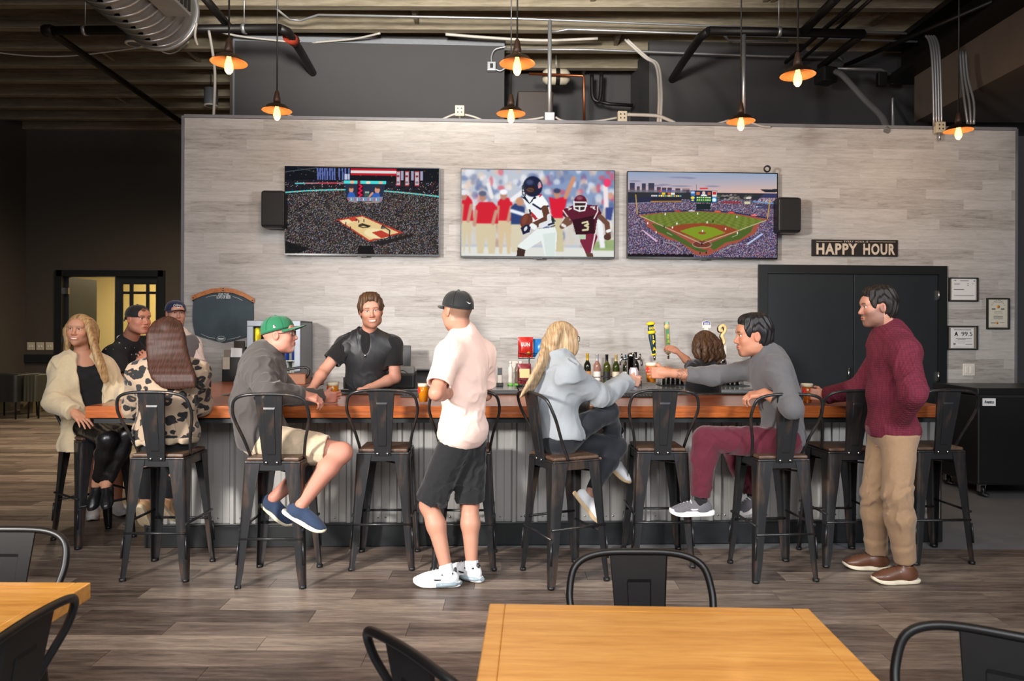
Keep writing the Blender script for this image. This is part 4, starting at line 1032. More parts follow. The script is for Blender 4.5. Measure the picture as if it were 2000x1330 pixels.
# black sanitising mats / speed rail along the service side
for px0, px1, lab in ((1185, 1290, 'black rubber bar mat by the reaching hands'), (785, 850, 'black rubber bar mat beside the beer glass')):
    u0, v0 = UV_(px0, 768, 5.6); u1, _ = UV_(px1, 768, 5.6)
    o = thing('bar_mat', lab, 'bar mat', B((u0 + u1) / 2, 5.55, BAR_Z), TH)
    MB().bevel_box(-(u1 - u0) / 2, (u1 - u0) / 2, -0.07, 0.07, 0, 0.012, 0.004).build('mat', M_BLACKPLASTIC, o)
    nb = MB()
    for i in range(int((u1 - u0) / 0.025)):
        nb.lathe([(0.007, 0.012), (0.005, 0.016), (0, 0.016)], 6, M4((-(u1 - u0) / 2 + 0.015 + i * 0.025, 0, 0))).lathe([(0.007, 0.012), (0.005, 0.016), (0, 0.016)], 6, M4((-(u1 - u0) / 2 + 0.015 + i * 0.025, -0.04, 0)))
    nb.build('nubs', M_BLACKPLASTIC, o)['kind'] = 'stuff'

# ================================================================== bar stools
def arc_profile(w, t=0.0035, n=4, r=0.022):
    """angle section open to the inside, rounded outer corner at the origin, arms along +x and +y"""
    r = min(r, w * 0.5)
    outer = [(w, 0)] + [(r - r * math.sin(a), r - r * math.cos(a)) for a in [i * math.pi / 2 / n for i in range(n + 1)]] + [(0, w)]
    inner = [(t, w)] + [(r - (r - t) * math.sin(a), r - (r - t) * math.cos(a)) for a in [i * math.pi / 2 / n for i in reversed(range(n + 1))]] + [(w, t)]
    return outer + inner
def leg_mesh(sx, sy, ztop, top, bot, wt=0.098, wb=0.034, zflare=0.10):
    mb = MB(); secs = []
    for z_, w, c in ((ztop, wt, top), (ztop * 0.55, wt * 0.5 + wb * 0.5 - 0.004, top + (bot - top) * 0.40), (zflare, wb + 0.012, top + (bot - top) * 0.86), (0.0, wb, bot)):
        secs.append([(sx * (c - x), sy * (c - y_), z_) for x, y_ in arc_profile(w)])
    n = len(secs[0]); v = [p for s in secs for p in s]; f = []
    for i in range(len(secs) - 1):
        for k in range(n):
            q = (i * n + k, i * n + (k + 1) % n, (i + 1) * n + (k + 1) % n, (i + 1) * n + k)
            f.append(q if sx * sy > 0 else q[::-1])
    f.append(list(range(n)) if sx * sy < 0 else list(reversed(range(n)))); f.append([len(v) - n + k for k in range(n)])
    return mb.add(v, f, False)
def hoop_pts(hw0, hw1, z0, z1, y0, y1, n=10):
    """from the seat side up and round over the back"""
    half = [(hw0, y0 + 0.0, z0), (hw0 + (hw1 - hw0) * 0.35, y0 + (y1 - y0) * 0.30, z0 + (z1 - z0) * 0.28), (hw1 * 0.985, y0 + (y1 - y0) * 0.62, z0 + (z1 - z0) * 0.60), (hw1, y0 + (y1 - y0) * 0.78, z0 + (z1 - z0) * 0.76), (hw1 * 0.90, y0 + (y1 - y0) * 0.91, z0 + (z1 - z0) * 0.915), (hw1 * 0.58, y1, z0 + (z1 - z0) * 0.985), (0, y1, z1)]
    pts = half + [(-x, y_, z_) for x, y_, z_ in reversed(half[:-1])]
    return bezier(pts, 5)
def slat_mesh(w0, w1, p0, p1, th=0.004):
    """trapezoid sheet from seat (p0) to top (p1) with a raised panel"""
    p0 = Vector(p0); p1 = Vector(p1); d = (p1 - p0); nrm = Vector((0, d.z, -d.y)).normalized()
    def at(s, t, off): return p0 + d * t + Vector((s * (w0 + (w1 - w0) * t) / 2, 0, 0)) + nrm * off
    mb = MB(); g = [-1, -0.97, -0.45, -0.41, 0.41, 0.45, 0.97, 1]; h = [0, 0.14, 0.165, 0.80, 0.825, 1.0]
    def rel(s, t): return -0.0035 if abs(s) <= 0.42 and 0.16 <= t <= 0.81 else (0.007 if abs(s) > 0.98 else 0.0)
    v = [at(s, t, rel(s, t)) for t in h for s in g]; k = len(v); v += [at(s, t, rel(s, t) + th) for t in h for s in g]
    n = len(g); f = []
    for j in range(len(h) - 1):
        for i in range(n - 1):
            q = (j * n + i, j * n + i + 1, (j + 1) * n + i + 1, (j + 1) * n + i)
            f.append(q); f.append(tuple(k + a for a in reversed(q)))
    mb.add(v, f)
    return mb
def make_stool():
    r = thing('bar_stool', 'stool', 'bar stool')
    SZ = 0.745
    MB().bevel_box(-0.158, 0.158, -0.158, 0.158, SZ, SZ + 0.022, 0.009).build('seat', M_SEATWOOD, r)
    sk = MB()
    sk.bevel_box(-0.166, 0.166, -0.166, 0.166, SZ - 0.014, SZ - 0.0005, 0.005)
    for (x0, x1, y0, y1) in ((-0.164, 0.164, -0.166, -0.161), (-0.164, 0.164, 0.161, 0.166), (-0.166, -0.161, -0.16, 0.16), (0.161, 0.166, -0.16, 0.16)):
        sk.box(x0, x1, y0, y1, SZ - 0.055, SZ - 0.012)
    sk.build('seat_frame', M_GUNMETAL, r)
    for sx in (-1, 1):
        for sy in (-1, 1):
            lg = leg_mesh(sx, sy, SZ - 0.012, 0.170, 0.208).build('leg', M_GUNMETAL, r)
            MB().tube([(sx * 0.191, sy * 0.191, 0.27), (sx * 0.198, sy * 0.198, 0.14)], 0.006, 6).build('pressed_bead', M_GUNMETAL, lg)
            MB().lathe([(0.020, 0.0), (0.021, 0.018), (0, 0.018)], 8, M4((sx * 0.192, sy * 0.192, 0))).build('foot_cap', M_BLACKPLASTIC, lg)
    zf = 0.29; a = 0.187
    for p, q, dz in (((-a, -a), (a, -a), 0.0), ((-a, a), (a, a), 0.0), ((-a, -a), (-a, a), 0.055), ((a, -a), (a, a), 0.055)):
        MB().tube([(p[0], p[1], zf + dz), (q[0], q[1], zf + dz)], 0.0085, 8).build('footrest_bar', M_GUNMETAL, r)
    MB().tube([(-0.15, -0.15, SZ - 0.075), (0.15, 0.15, SZ - 0.075)], 0.006, 6).tube([(-0.15, 0.15, SZ - 0.083), (0.15, -0.15, SZ - 0.083)], 0.006, 6).build('cross_brace', M_GUNMETAL, r)
    MB().tube(hoop_pts(0.160, 0.222, SZ + 0.0, 1.152, -0.06, -0.245), 0.0095, 8).build('back_hoop', M_GUNMETAL, r)
    sl = slat_mesh(0.105, 0.165, (0, -0.172, SZ - 0.02), (0, -0.243, 1.145)).build('back_slat', M_GUNMETAL, r)
    for sx in (-0.032, 0.032): MB().lathe([(0, 0.006), (0.008, 0.005), (0.009, 0)], 8, M4((sx, -0.178, SZ - 0.005), math.pi / 2, 0, 0)).build('rivet', M_STEEL, sl)
    return r
stool = make_stool()
def place_stool(c, fwd, label, first=[True]):
    o = stool if first[0] else copy_tree(stool)
    first[0] = False
    o.location = (c[0], c[1], 0); o.rotation_euler = (0, 0, math.atan2(-fwd[0], fwd[1]))
    o['label'] = label; o['group'] = 'metal stools along the bar'
    return o
def rear(pa, pb):
    """centre and facing of a stool from its two rear feet (pixels)"""
    a = PZ(*pa, 0); b = PZ(*pb, 0); d = (b - a); d.normalize()
    f = Vector((-d.y, d.x, 0)); m = (a + b) / 2 + f * 0.2
    return m, f
place_stool((-3.05, 5.24), (0.81, -0.583), 'metal bar stool under the woman in the cream cardigan')
S2 = rear((236, 1136), (363, 1137)); place_stool(*S2, 'metal bar stool under the woman in the leopard sweater')
S3 = rear((461, 1150), (593, 1150)); place_stool(*S3, 'metal bar stool under the man in the green cap')
S4 = rear((684, 1115), (806, 1114)); place_stool(*S4, 'empty metal bar stool in front of the bartender')
S5 = rear((845, 1115), (966, 1115)); place_stool(*S5, 'empty metal bar stool behind the man in the pink polo')
a6 = PZ(1019, 1112, 0); b6 = PZ(1073, 1154, 0); c6 = PZ(1187, 1135, 0); d6 = PZ(1127, 1096, 0)
S6 = ((a6 + b6 + c6 + d6) / 4, (c6 - b6).normalized()); place_stool(*S6, 'metal bar stool turned sideways under the blonde woman in grey')
S7 = rear((1230, 1109), (1361, 1109)); place_stool(*S7, 'empty metal bar stool between the blonde woman and the man in grey')
S8 = rear((1475, 1140), (1597, 1136)); place_stool(*S8, 'metal bar stool under the man in maroon trousers')
S9 = rear((1610, 1109), (1731, 1107)); place_stool(*S9, 'empty metal bar stool behind the standing man in the maroon sweater')
S10 = rear((1788, 1104), (1902, 1102)); place_stool(*S10, 'empty metal bar stool at the end of the bar beside the black cooler')

# ================================================================== dining chairs and tables in the foreground
def make_chair():
    r = thing('dining_chair', 'chair', 'chair')
    SZ = 0.445
    MB().bevel_box(-0.18, 0.18, -0.175, 0.185, SZ, SZ + 0.014, 0.006).bevel_box(-0.176, 0.176, -0.171, 0.181, SZ - 0.04, SZ + 0.002, 0.006).build('seat', M_CHAIRMETAL, r)
    for sx in (-1, 1):
        for sy in (-1, 1): leg_mesh(sx, sy, SZ - 0.004, 0.178, 0.212, 0.085, 0.032, 0.06).build('leg', M_CHAIRMETAL, r)
    MB().tube([(-0.15, -0.15, SZ - 0.07), (0.15, 0.15, SZ - 0.07)], 0.006, 6).tube([(-0.15, 0.15, SZ - 0.078), (0.15, -0.15, SZ - 0.078)], 0.006, 6).build('cross_brace', M_CHAIRMETAL, r)
    MB().tube(hoop_pts(0.168, 0.212, SZ, 0.845, -0.04, -0.25), 0.011, 10).build('back_hoop', M_CHAIRMETAL, r)
    slat_mesh(0.12, 0.175, (0, -0.178, SZ - 0.01), (0, -0.248, 0.838)).build('back_slat', M_CHAIRMETAL, r)
    return r
chair = make_chair()
def place_chair(c, ang, label, first=[True]):
    o = chair if first[0] else copy_tree(chair)
    first[0] = False
    o.location = (c[0], c[1], 0); o.rotation_euler = (0, 0, ang); o['label'] = label; o['group'] = 'black metal dining chairs'
CH_A = PZ(1246, 1078, 0.845)
place_chair((CH_A.x, CH_A.y - 0.25), math.pi, 'black metal chair facing the pine table with its back to the bar')
CH_B = PZ(792, 1266, 0.845)
place_chair((CH_B.x + 0.187, CH_B.y + 0.163), math.radians(-49), 'black metal chair at the end of the pine table beside the left corner')
CH_C = PZ(1962, 1240, 0.845)
place_chair((CH_C.x - 0.13, CH_C.y - 0.21), math.radians(148), 'black metal chair at the end of the pine table below the brown shoes')
CH_D = PZ(22, 1034, 0.845)
place_chair((CH_D.x, CH_D.y - 0.25), math.pi, 'black metal chair behind the corner of the other pine table')
CH_E = PZ(60, 1205, 0.845)
place_chair((CH_E.x - 0.245, CH_E.y), math.radians(90), 'black metal chair seen edge-on at the side of the other pine table')
def pine_table(x0, x1, y0, y1, label, rz=0.0):
    cx, cy = (x0 + x1) / 2, (y0 + y1) / 2; hx, hy = (x1 - x0) / 2, (y1 - y0) / 2
    t = thing('pine_table', label, 'table', (cx, cy, 0), rz)
    e = 0.045
    MB().bevel_box(-hx + e, hx - e, -hy + e, hy - e, 0.715, 0.75, 0.002).build('tabletop', M_PINE, t)
    MB().bevel_box(-hx, -hx + e, -hy, hy, 0.70, 0.75, 0.004).build('edge_board', M_PINE, t, (0, 0, 0)); MB().bevel_box(hx - e, hx, -hy, hy, 0.70, 0.75, 0.004).build('edge_board', M_PINE, t)
    MB().bevel_box(-hx + e, hx - e, -hy, -hy + e, 0.70, 0.75, 0.004).build('edge_board', M_PINE, t); MB().bevel_box(-hx + e, hx - e, hy - e, hy, 0.70, 0.75, 0.004).build('edge_board', M_PINE, t)
    MB().bevel_box(-0.04, 0.04, -0.04, 0.04, 0.02, 0.71, 0.006).build('pedestal', M_BLACKTRIM, t)
    MB().bevel_box(-0.3, 0.3, -0.035, 0.035, 0, 0.03, 0.006).bevel_box(-0.035, 0.035, -0.3, 0.3, 0, 0.03, 0.006).build('base', M_BLACKTRIM, t)
ta = PZ(947, 1178, 0.75); tb_ = PZ(1571, 1188, 0.75)
pine_table(ta.x, tb_.x, ta.y - 0.80, (ta.y + tb_.y) / 2, 'honey pine table with dark knots, standing free in the foreground', math.atan2(tb_.y - ta.y, tb_.x - ta.x))
tc = PZ(178, 1137, 0.75)
pine_table(tc.x - 0.9, tc.x, tc.y - 0.80, tc.y, 'honey pine table with a chair on its right, cut by the picture edge')

# ================================================================== right corner: black cooler
ck = PZ(1970, 955, 0.0)
cx0 = P(1917, 760, 6.6).x
cl = thing('chest_cooler', 'black chest cooler on casters beside the end of the bar', 'cooler', (cx0 + 0.55, 7.0, 0))
MB().bevel_box(-0.55, 0.55, -0.35, 0.35, 0.12, 0.95, 0.015).build('cabinet', M_BLACKPLASTIC, cl)
MB().bevel_box(-0.56, 0.56, -0.36, 0.36, 0.955, 1.02, 0.012).build('lid', M_BLACKPLASTIC, cl)
MB().box(-0.555, 0.555, -0.352, -0.345, 0.935, 0.955).build('rim', M_STEEL, cl)
pl_ = P(1933, 781, 6.63)
lp = MB().box(pl_.x - cl.location.x - 0.055, pl_.x - cl.location.x + 0.065, -0.356, -0.351, 0.855, 0.925).build('badge', M_PAPER, cl)
me = text_mesh('Avantco', 0.042, 0.001, 0.62, 0.0008); xf(me, M4((pl_.x - cl.location.x + 0.005, -0.3575, 0.892), math.pi / 2, 0, 0.0)); obj('lettering', me, plain('blue_black_ink', RGB(20, 30, 50), 0.5), lp)
for dx in (-0.45, 0.45):
    for dy in (-0.25, 0.28):
        w_c = MB().lathe([(0.0, -0.02), (0.045, -0.016), (0.05, 0), (0.045, 0.016), (0, 0.02)], 16, M4((dx, dy, 0.05), 0, math.pi / 2, 0)).build('caster', M_BLACKPLASTIC, cl)
        MB().bevel_box(dx - 0.03, dx + 0.03, dy - 0.03, dy + 0.03, 0.10, 0.122, 0.003).bevel_box(dx - 0.028, dx - 0.022, dy - 0.025, dy + 0.025, 0.04, 0.105, 0.002).bevel_box(dx + 0.022, dx + 0.028, dy - 0.025, dy + 0.025, 0.04, 0.105, 0.002).bevel_box(dx - 0.02, dx + 0.02, dy - 0.10, dy - 0.04, 0.02, 0.035, 0.004).build('bracket', M_STEEL, w_c)
# black covered tables far left
def covered_table(x0, x1, y0, y1, label, mat):
    t = thing('covered_table', label, 'table', ((x0 + x1) / 2, (y0 + y1) / 2, 0))
    hx, hy = (x1 - x0) / 2, (y1 - y0) / 2
    v = []; f = []; n = 48
    ring = []
    for k in range(n):
        s = k / n * 4; e = int(s); q = s - e
        p = [(-hx + 2 * hx * q, -hy), (hx, -hy + 2 * hy * q), (hx - 2 * hx * q, hy), (-hx, hy - 2 * hy * q)][e]; ring.append(p)
    for zz, ex_ in ((0.76, 1.0), (0.745, 1.006), (0.5, 1.01), (0.3, 1.015)):
        for k, (x, y_) in enumerate(ring):
            wv = 1 + (0.02 * math.sin(k * 1.9) if zz < 0.7 else 0) * (0.76 - zz) * 2
            v.append((x * ex_ * wv, y_ * ex_ * wv, zz))
    f.append(list(range(n)))
    for j in range(3):
        for k in range(n): f.append((j * n + k, (j + 1) * n + k, (j + 1) * n + (k + 1) % n, j * n + (k + 1) % n))
    MB().add(v, f, True).build('table_cover', mat, t)
    for sx in (-1, 1):
        for sy in (-1, 1): MB().tube([(sx * hx * 0.85, sy * hy * 0.8, 0), (sx * hx * 0.8, sy * hy * 0.7, 0.74)], 0.014, 6).build('leg', M_PIPE, t)
q0 = PZ(-30, 731, 0.76); q1 = PZ(52, 731, 0.76)
covered_table(q0.x, q1.x, 12.2, 12.9, 'folding table under a black cover at the left edge', plain('black_table_cover', RGB(20, 19, 18), 0.6))
q2 = PZ(58, 728, 0.76); q3 = PZ(140, 726, 0.76)
covered_table(q1.x + 0.06, q3.x, 12.3, 13.3, 'folding table under an olive grey cover beside the black one', plain('olive_table_cover', RGB(58, 56, 46), 0.5))
bxs = P(8, 775, 12.6)
tag(MB().bevel_box(-0.12, 0.12, -0.12, 0.12, 0, 0.30, 0.006).build('cardboard_box', plain('pale_carton', RGB(150, 134, 100), 0.7), None, (bxs.x, 13.3, 0)), 'pale carton standing under the covered tables', 'box')
# ================================================================== pictures for the three screens, drawn point by point
class Canvas:
    def __init__(s, x0, x1, y0, y1, w=300, h=170):
        s.w, s.h = w, h
        xs = x0 + (np.arange(w) + 0.5) / w * (x1 - x0); ys = y0 + (np.arange(h) + 0.5) / h * (y1 - y0)
        s.X, s.Y = np.meshgrid(xs, ys); s.a = np.zeros((h, w, 3)); s.px = (x1 - x0) / w
    def put(s, m, col, al=1.0):
        m = np.clip(m, 0, 1)[..., None] * al
        s.a = s.a * (1 - m) + np.array(col, float) * m
    def poly(s, pts, col, al=1.0):
        inside = np.zeros(s.X.shape, bool); n = len(pts)
        for i in range(n):
            (xi, yi), (xj, yj) = pts[i], pts[i - 1]
            c = ((yi > s.Y) != (yj > s.Y)) & (s.X < (xj - xi) * (s.Y - yi) / ((yj - yi) if yj != yi else 1e-9) + xi)
            inside ^= c
        s.put(inside.astype(float), col, al)
    def ell(s, cx, cy, rx, ry, col, al=1.0, soft=0.06, rot=0.0):
        c, q = math.cos(rot), math.sin(rot)
        dx, dy = s.X - cx, s.Y - cy
        d = np.sqrt(((dx * c + dy * q) / rx) ** 2 + ((-dx * q + dy * c) / ry) ** 2)
        s.put((1 + soft - d) / (2 * soft), col, al)
    def line(s, pts, w, col, al=1.0):
        for (ax, ay), (bx_, by_) in zip(pts[:-1], pts[1:]):
            vx, vy = bx_ - ax, by_ - ay; L = vx * vx + vy * vy + 1e-9
            t = np.clip(((s.X - ax) * vx + (s.Y - ay) * vy) / L, 0, 1)
            d = np.hypot(s.X - ax - t * vx, s.Y - ay - t * vy)
            s.put((w / 2 - d) / s.px + 0.5, col, al)
    def rect(s, x0, x1, y0, y1, col, al=1.0): s.poly([(x0, y0), (x1, y0), (x1, y1), (x0, y1)], col, al)
    def speckle(s, mask, base, var, bright=0.12, cols=((200, 200, 205), (190, 50, 50), (60, 90, 180), (200, 170, 120))):
        r = rng.random(s.X.shape); n = rng.normal(0, 1, s.X.shape)
        c = np.array(base, float) + n[..., None] * var
        for k, cc in enumerate(cols):
            sel = (r > 1 - bright * (0.6 if k == 0 else 0.13) - 0.0) if k == 0 else ((r > 0.13 * k * bright) & (r < 0.13 * (k + 1) * bright))
            c[sel] = cc
        m = mask[..., None]
        s.a = np.where(m, np.clip(c, 0, 255), s.a)
    def blur(s, k=1, sel=None):
        b = s.a
        for _ in range(k):
            p = np.pad(b, ((1, 1), (1, 1), (0, 0)), 'edge')
            b = (p[:-2, 1:-1] + p[2:, 1:-1] + p[1:-1, :-2] + p[1:-1, 2:] + 2 * p[1:-1, 1:-1]) / 6
        s.a = b if sel is None else np.where(sel[..., None], b, s.a)

def draw_arena():
    c = Canvas(295, 1888, 75, 995)
    X, Y = c.X, c.Y
    c.a[:] = (14, 18, 26)
    arc = 330 + ((X - 1110) / 800.0) ** 2 * 60 - 20
    c.speckle(Y > arc, (42, 38, 37), 22, 0.13, ((150, 148, 150), (150, 50, 48), (60, 80, 150), (150, 125, 95)))
    c.speckle((Y <= arc) & (Y > 215), (26, 25, 32), 10, 0.03)
    for k in range(40):
        x = 300 + k * 40 + 10 * math.sin(k * 3.1)
        c.rect(x, x + 8, 130 + 30 * math.sin(k * 1.7), 140 + 30 * math.sin(k * 1.7), (150, 140, 90), 0.6)
    c.line([(300, 130), (620, 85)], 8, (70, 78, 86)); c.line([(420, 85), (640, 140)], 5, (60, 66, 72))
    for x in list(range(620, 720, 24)) + list(range(745, 800, 24)) + [840, 875, 905, 940]: c.poly([(x, 85), (x + 16, 85), (x + 20, 210), (x + 6, 210)], (88, 104, 168))
    c.rect(905, 930, 145, 205, (180, 190, 215)); c.rect(938, 958, 145, 205, (170, 180, 210))
    c.rect(970, 1440, 84, 108, (178, 22, 38)); c.rect(970, 1440, 108, 132, (205, 205, 205)); c.rect(970, 1440, 132, 155, (178, 22, 38))
    for x in (1440, 1530, 1635): c.rect(x, x + 45, 110, 262, (176, 60, 66)); c.rect(x + 6, x + 39, 116, 256, (178, 176, 184)); c.rect(x + 8, x + 36, 150, 175, (120, 60, 70)); c.rect(x + 8, x + 36, 215, 240, (110, 110, 118))
    for x in (1490, 1595, 1690): c.rect(x, x + 26, 110, 205, (150, 150, 175))
    for p in ([(300, 348), (520, 328), (740, 316), (920, 312)], [(1310, 320), (1500, 335), (1700, 354), (1886, 374)]):
        c.line(p, 13, (60, 205, 205))
        for t in range(14):
            i = t / 14 * (len(p) - 1); a, b = p[int(i)], p[min(int(i) + 1, len(p) - 1)]; f = i - int(i)
            c.ell(a[0] + (b[0] - a[0]) * f, a[1] + (b[1] - a[1]) * f, 8, 5, (225, 160, 120))
    c.line([(400, 252), (620, 246), (900, 243)], 11, (190, 130, 140)); c.line([(400, 252), (490, 250)], 11, (70, 200, 200)); c.line([(640, 246), (830, 243)], 8, (205, 40, 60))
    c.poly([(905, 245), (1330, 245), (1302, 405), (925, 395)], (34, 44, 66))
    c.rect(898, 1040, 217, 250, (70, 205, 205)); c.rect(1072, 1335, 217, 250, (70, 205, 205)); c.rect(1040, 1072, 215, 252, (120, 20, 40))
    c.ell(985, 232, 22, 16, (225, 170, 140)); c.ell(1150, 234, 24, 15, (230, 205, 180)); c.ell(1280, 234, 20, 15, (225, 170, 130))
    c.ell(975, 310, 24, 34, (196, 140, 120)); c.ell(975, 284, 24, 16, (60, 44, 40)); c.poly([(935, 395), (948, 345), (975, 335), (1005, 345), (1020, 392)], (44, 88, 170))
    c.ell(1245, 312, 26, 38, (196, 140, 120)); c.ell(1252, 282, 26, 16, (60, 44, 40)); c.poly([(1180, 400), (1200, 350), (1240, 340), (1270, 352), (1275, 400)], (44, 88, 170)); c.line([(1150, 398), (1195, 345)], 22, (196, 140, 120))
    c.rect(1040, 1098, 250, 400, (54, 8, 20)); c.line([(1060, 260), (1085, 275), (1058, 300), (1084, 320), (1050, 345), (1084, 365), (1056, 385)], 13, (220, 20, 70))
    c.rect(1115, 1160, 325, 385, (60, 80, 76)); c.rect(1120, 1158, 330, 345, (150, 165, 150))
    c.poly([(930, 392), (1305, 385), (1290, 432), (950, 436)], (110, 130, 155))
    for k in range(16): c.rect(945 + k * 22, 956 + k * 22, 398, 428, [(215, 60, 80), (220, 220, 225), (90, 160, 190)][k % 3], 0.8)
    c.poly([(1110, 440), (1275, 430), (1270, 445), (1130, 455)], (150, 130, 120)); c.poly([(950, 425), (1040, 440), (1035, 452), (960, 438)], (150, 130, 120))
    for a, b in (((620, 450), (860, 640)), ((740, 430), (910, 570)), ((930, 450), (1030, 560)), ((1540, 600), (1720, 480)), ((1690, 760), (1885, 630)), ((560, 370), (640, 470)), ((1380, 520), (1520, 430))): c.line([a, b], 7, (92, 80, 66), 0.8)
    c.poly([(820, 630), (1090, 583), (1520, 762), (1165, 862)], (168, 54, 40)); c.poly([(858, 640), (1090, 595), (1470, 762), (1165, 842)], (216, 188, 134))
    c.poly([(858, 640), (965, 620), (1010, 655), (905, 678)], (226, 206, 160)); c.poly([(940, 618), (1010, 600), (1062, 635), (985, 648)], (182, 62, 44))
    c.ell(1240, 775, 130, 52, (228, 212, 166), 0.9, 0.03, 0.12); c.poly([(1185, 762), (1290, 738), (1402, 795), (1290, 825)], (176, 58, 42))
    for k in range(3): c.line([(1055, 685 + k * 8), (1090 + k * 6, 670 + k * 9), (1175 - k * 8, 695 + k * 5)], 8, (24, 18, 18))
    c.line([(1060, 700), (1095, 712), (1150, 708)], 8, (24, 18, 18))
    for x, y_ in ((922, 668), (1030, 630), (1056, 650), (1108, 638), (968, 715), (850, 650)): c.ell(x, y_, 6, 16, (34, 36, 60))
    c.line([(1290, 715), (1300, 690), (1375, 740), (1372, 810)], 12, (20, 24, 26)); c.rect(1290, 1325, 690, 722, (60, 60, 64), 0.7)
    c.poly([(1190, 860), (1400, 830), (1600, 770), (1620, 800), (1280, 900)], (26, 22, 22), 0.8)
    c.poly([(1050, 910), (1200, 900), (1220, 995), (1040, 995)], (10, 8, 10), 0.9); c.poly([(295, 860), (560, 940), (420, 995), (295, 995)], (12, 12, 14), 0.8)
    return c
def draw_football():
    c = Canvas(122, 1882, 115, 1138)
    X, Y = c.X, c.Y
    c.a[:] = (182, 188, 200)
    r2 = np.random.default_rng(5)
    c.poly([(1060, 115), (1882, 115), (1882, 700), (1060, 560)], (128, 148, 182))
    pal = [(225, 225, 228), (214, 180, 160), (96, 112, 158), (206, 70, 90), (236, 236, 236), (120, 130, 160), (226, 200, 178)]
    for k in range(150):
        x, y_ = r2.uniform(122, 1882), r2.uniform(110, 560)
        c.ell(x, y_, r2.uniform(20, 55), r2.uniform(25, 60), pal[r2.integers(0, 7)], 0.62, 0.3)
    c.rect(122, 1882, 560, 1000, (206, 200, 192), 0.75)
    for k in range(70):
        c.ell(r2.uniform(122, 1882), r2.uniform(540, 1020), r2.uniform(16, 40), r2.uniform(30, 70), [(60, 78, 128), (225, 222, 218), (170, 140, 120), (206, 190, 170)][r2.integers(0, 4)], 0.5, 0.3)
    c.rect(122, 1882, 1030, 1140, (216, 216, 208), 0.9); c.poly([(1640, 960), (1882, 930), (1882, 1060), (1640, 1060)], (132, 158, 92), 0.8)
    def coach(x0, x1, ys, yw, hx, hy, shirt=(200, 30, 48), pants=(204, 190, 158), cap=(90, 96, 120)):
        c.poly([(x0, yw), (x0 + 18, ys + 55), (x0 + 60, ys), (x1 - 60, ys), (x1 - 15, ys + 55), (x1, yw)], shirt)
        c.poly([(x0 + 10, yw), (x1 - 20, yw), (x1 - 35, 1110), ((x0 + x1) / 2 + 30, 1110), ((x0 + x1) / 2, yw + 120), ((x0 + x1) / 2 - 30, 1110), (x0 + 40, 1110)], pants)
        c.ell(hx, hy + 20, 38, 52, (176, 130, 112)); c.ell(hx, hy - 20, 44, 32, cap)
        c.line([(x0 + 22, ys + 110), (x0 + 5, yw + 20)], 40, (190, 142, 122)); c.line([(x1 - 25, ys + 110), (x1 - 60, yw)], 40, (190, 142, 122))
    coach(110, 262, 430, 725, 150, 410, cap=(220, 220, 224)); coach(520, 720, 445, 715, 605, 400, pants=(206, 184, 150), cap=(236, 236, 238)); coach(268, 545, 500, 750, 365, 420)
    c.line([(705, 470), (830, 370)], 55, (228, 228, 230)); c.line([(470, 440), (430, 290)], 45, (226, 222, 220))
    c.poly([(690, 560), (740, 510), (850, 560), (850, 760), (690, 760)], (44, 62, 112)); c.ell(790, 490, 45, 50, (190, 140, 110)); c.line([(700, 600), (830, 640)], 40, (228, 230, 236)); c.poly([(695, 760), (840, 760), (800, 1090), (700, 1090)], (206, 196, 170))
    c.poly([(1125, 430), (1200, 450), (1290, 430), (1345, 420), (1330, 480), (1290, 680), (1160, 680)], (206, 28, 52)); c.line([(1320, 430), (1410, 210)], 50, (196, 138, 112)); c.ell(1220, 400, 38, 52, (184, 134, 112)); c.ell(1220, 358, 42, 30, (60, 66, 96)); c.poly([(1175, 680), (1285, 680), (1300, 1080), (1200, 1080)], (196, 186, 150))
    c.line([(1780, 300), (1790, 540)], 55, (230, 215, 216)); c.ell(1800, 255, 45, 50, (224, 60, 104)); c.poly([(1780, 550), (1870, 550), (1850, 700), (1780, 690)], (60, 70, 130)); c.ell(1840, 410, 30, 40, (200, 150, 130))
    c.poly([(1680, 690), (1740, 690), (1780, 1030), (1720, 1030)], (226, 226, 228))
    c.blur(3)
    # front player: white jersey, navy helmet
    W1 = (228, 231, 232); SK = (92, 58, 44); NV = (24, 30, 58)
    c.poly([(770, 1010), (985, 815), (1200, 790), (1222, 870), (1205, 1138), (1085, 1138), (1040, 950), (870, 1062), (775, 1030)], (222, 228, 226))
    c.poly([(1060, 870), (1205, 850), (1200, 1138), (1095, 1138)], (206, 216, 212)); c.poly([(768, 1030), (860, 1060), (845, 1138), (757, 1138)], (60, 40, 34))
    c.poly([(818, 440), (860, 400), (960, 400), (1060, 420), (1120, 510), (1140, 620), (1160, 760), (990, 800), (935, 700), (870, 560)], W1)
    c.poly([(818, 440), (850, 420), (905, 505), (960, 420), (985, 440), (905, 520)], NV); c.poly([(940, 470), (1040, 420), (1118, 530), (1030, 578), (960, 540)], (236, 238, 238)); c.line([(945, 520), (1030, 575), (1115, 540)], 22, NV)
    c.line([(1000, 410), (1040, 405), (1020, 430)], 14, (190, 40, 60))
    c.line([(1080, 570), (1110, 690), (960, 770)], 78, SK); c.line([(1135, 660), (1140, 730), (1040, 770)], 60, (214, 216, 220))
    c.poly([(890, 575), (960, 640), (1000, 690), (970, 710), (930, 660)], (170, 40, 50)); c.poly([(895, 580), (915, 575), (925, 640), (905, 650)], (40, 44, 60))
    c.ell(868, 720, 68, 92, (104, 52, 40), 1, 0.05, 0.35); c.ell(850, 700, 26, 60, (134, 72, 54), 0.7, 0.2, 0.35)
    c.line([(935, 775), (960, 790)], 62, W1); c.poly([(800, 800), (880, 755), (920, 790), (905, 850), (830, 880)], NV); c.ell(860, 810, 16, 30, W1, 0.9, 0.1, 0.5)
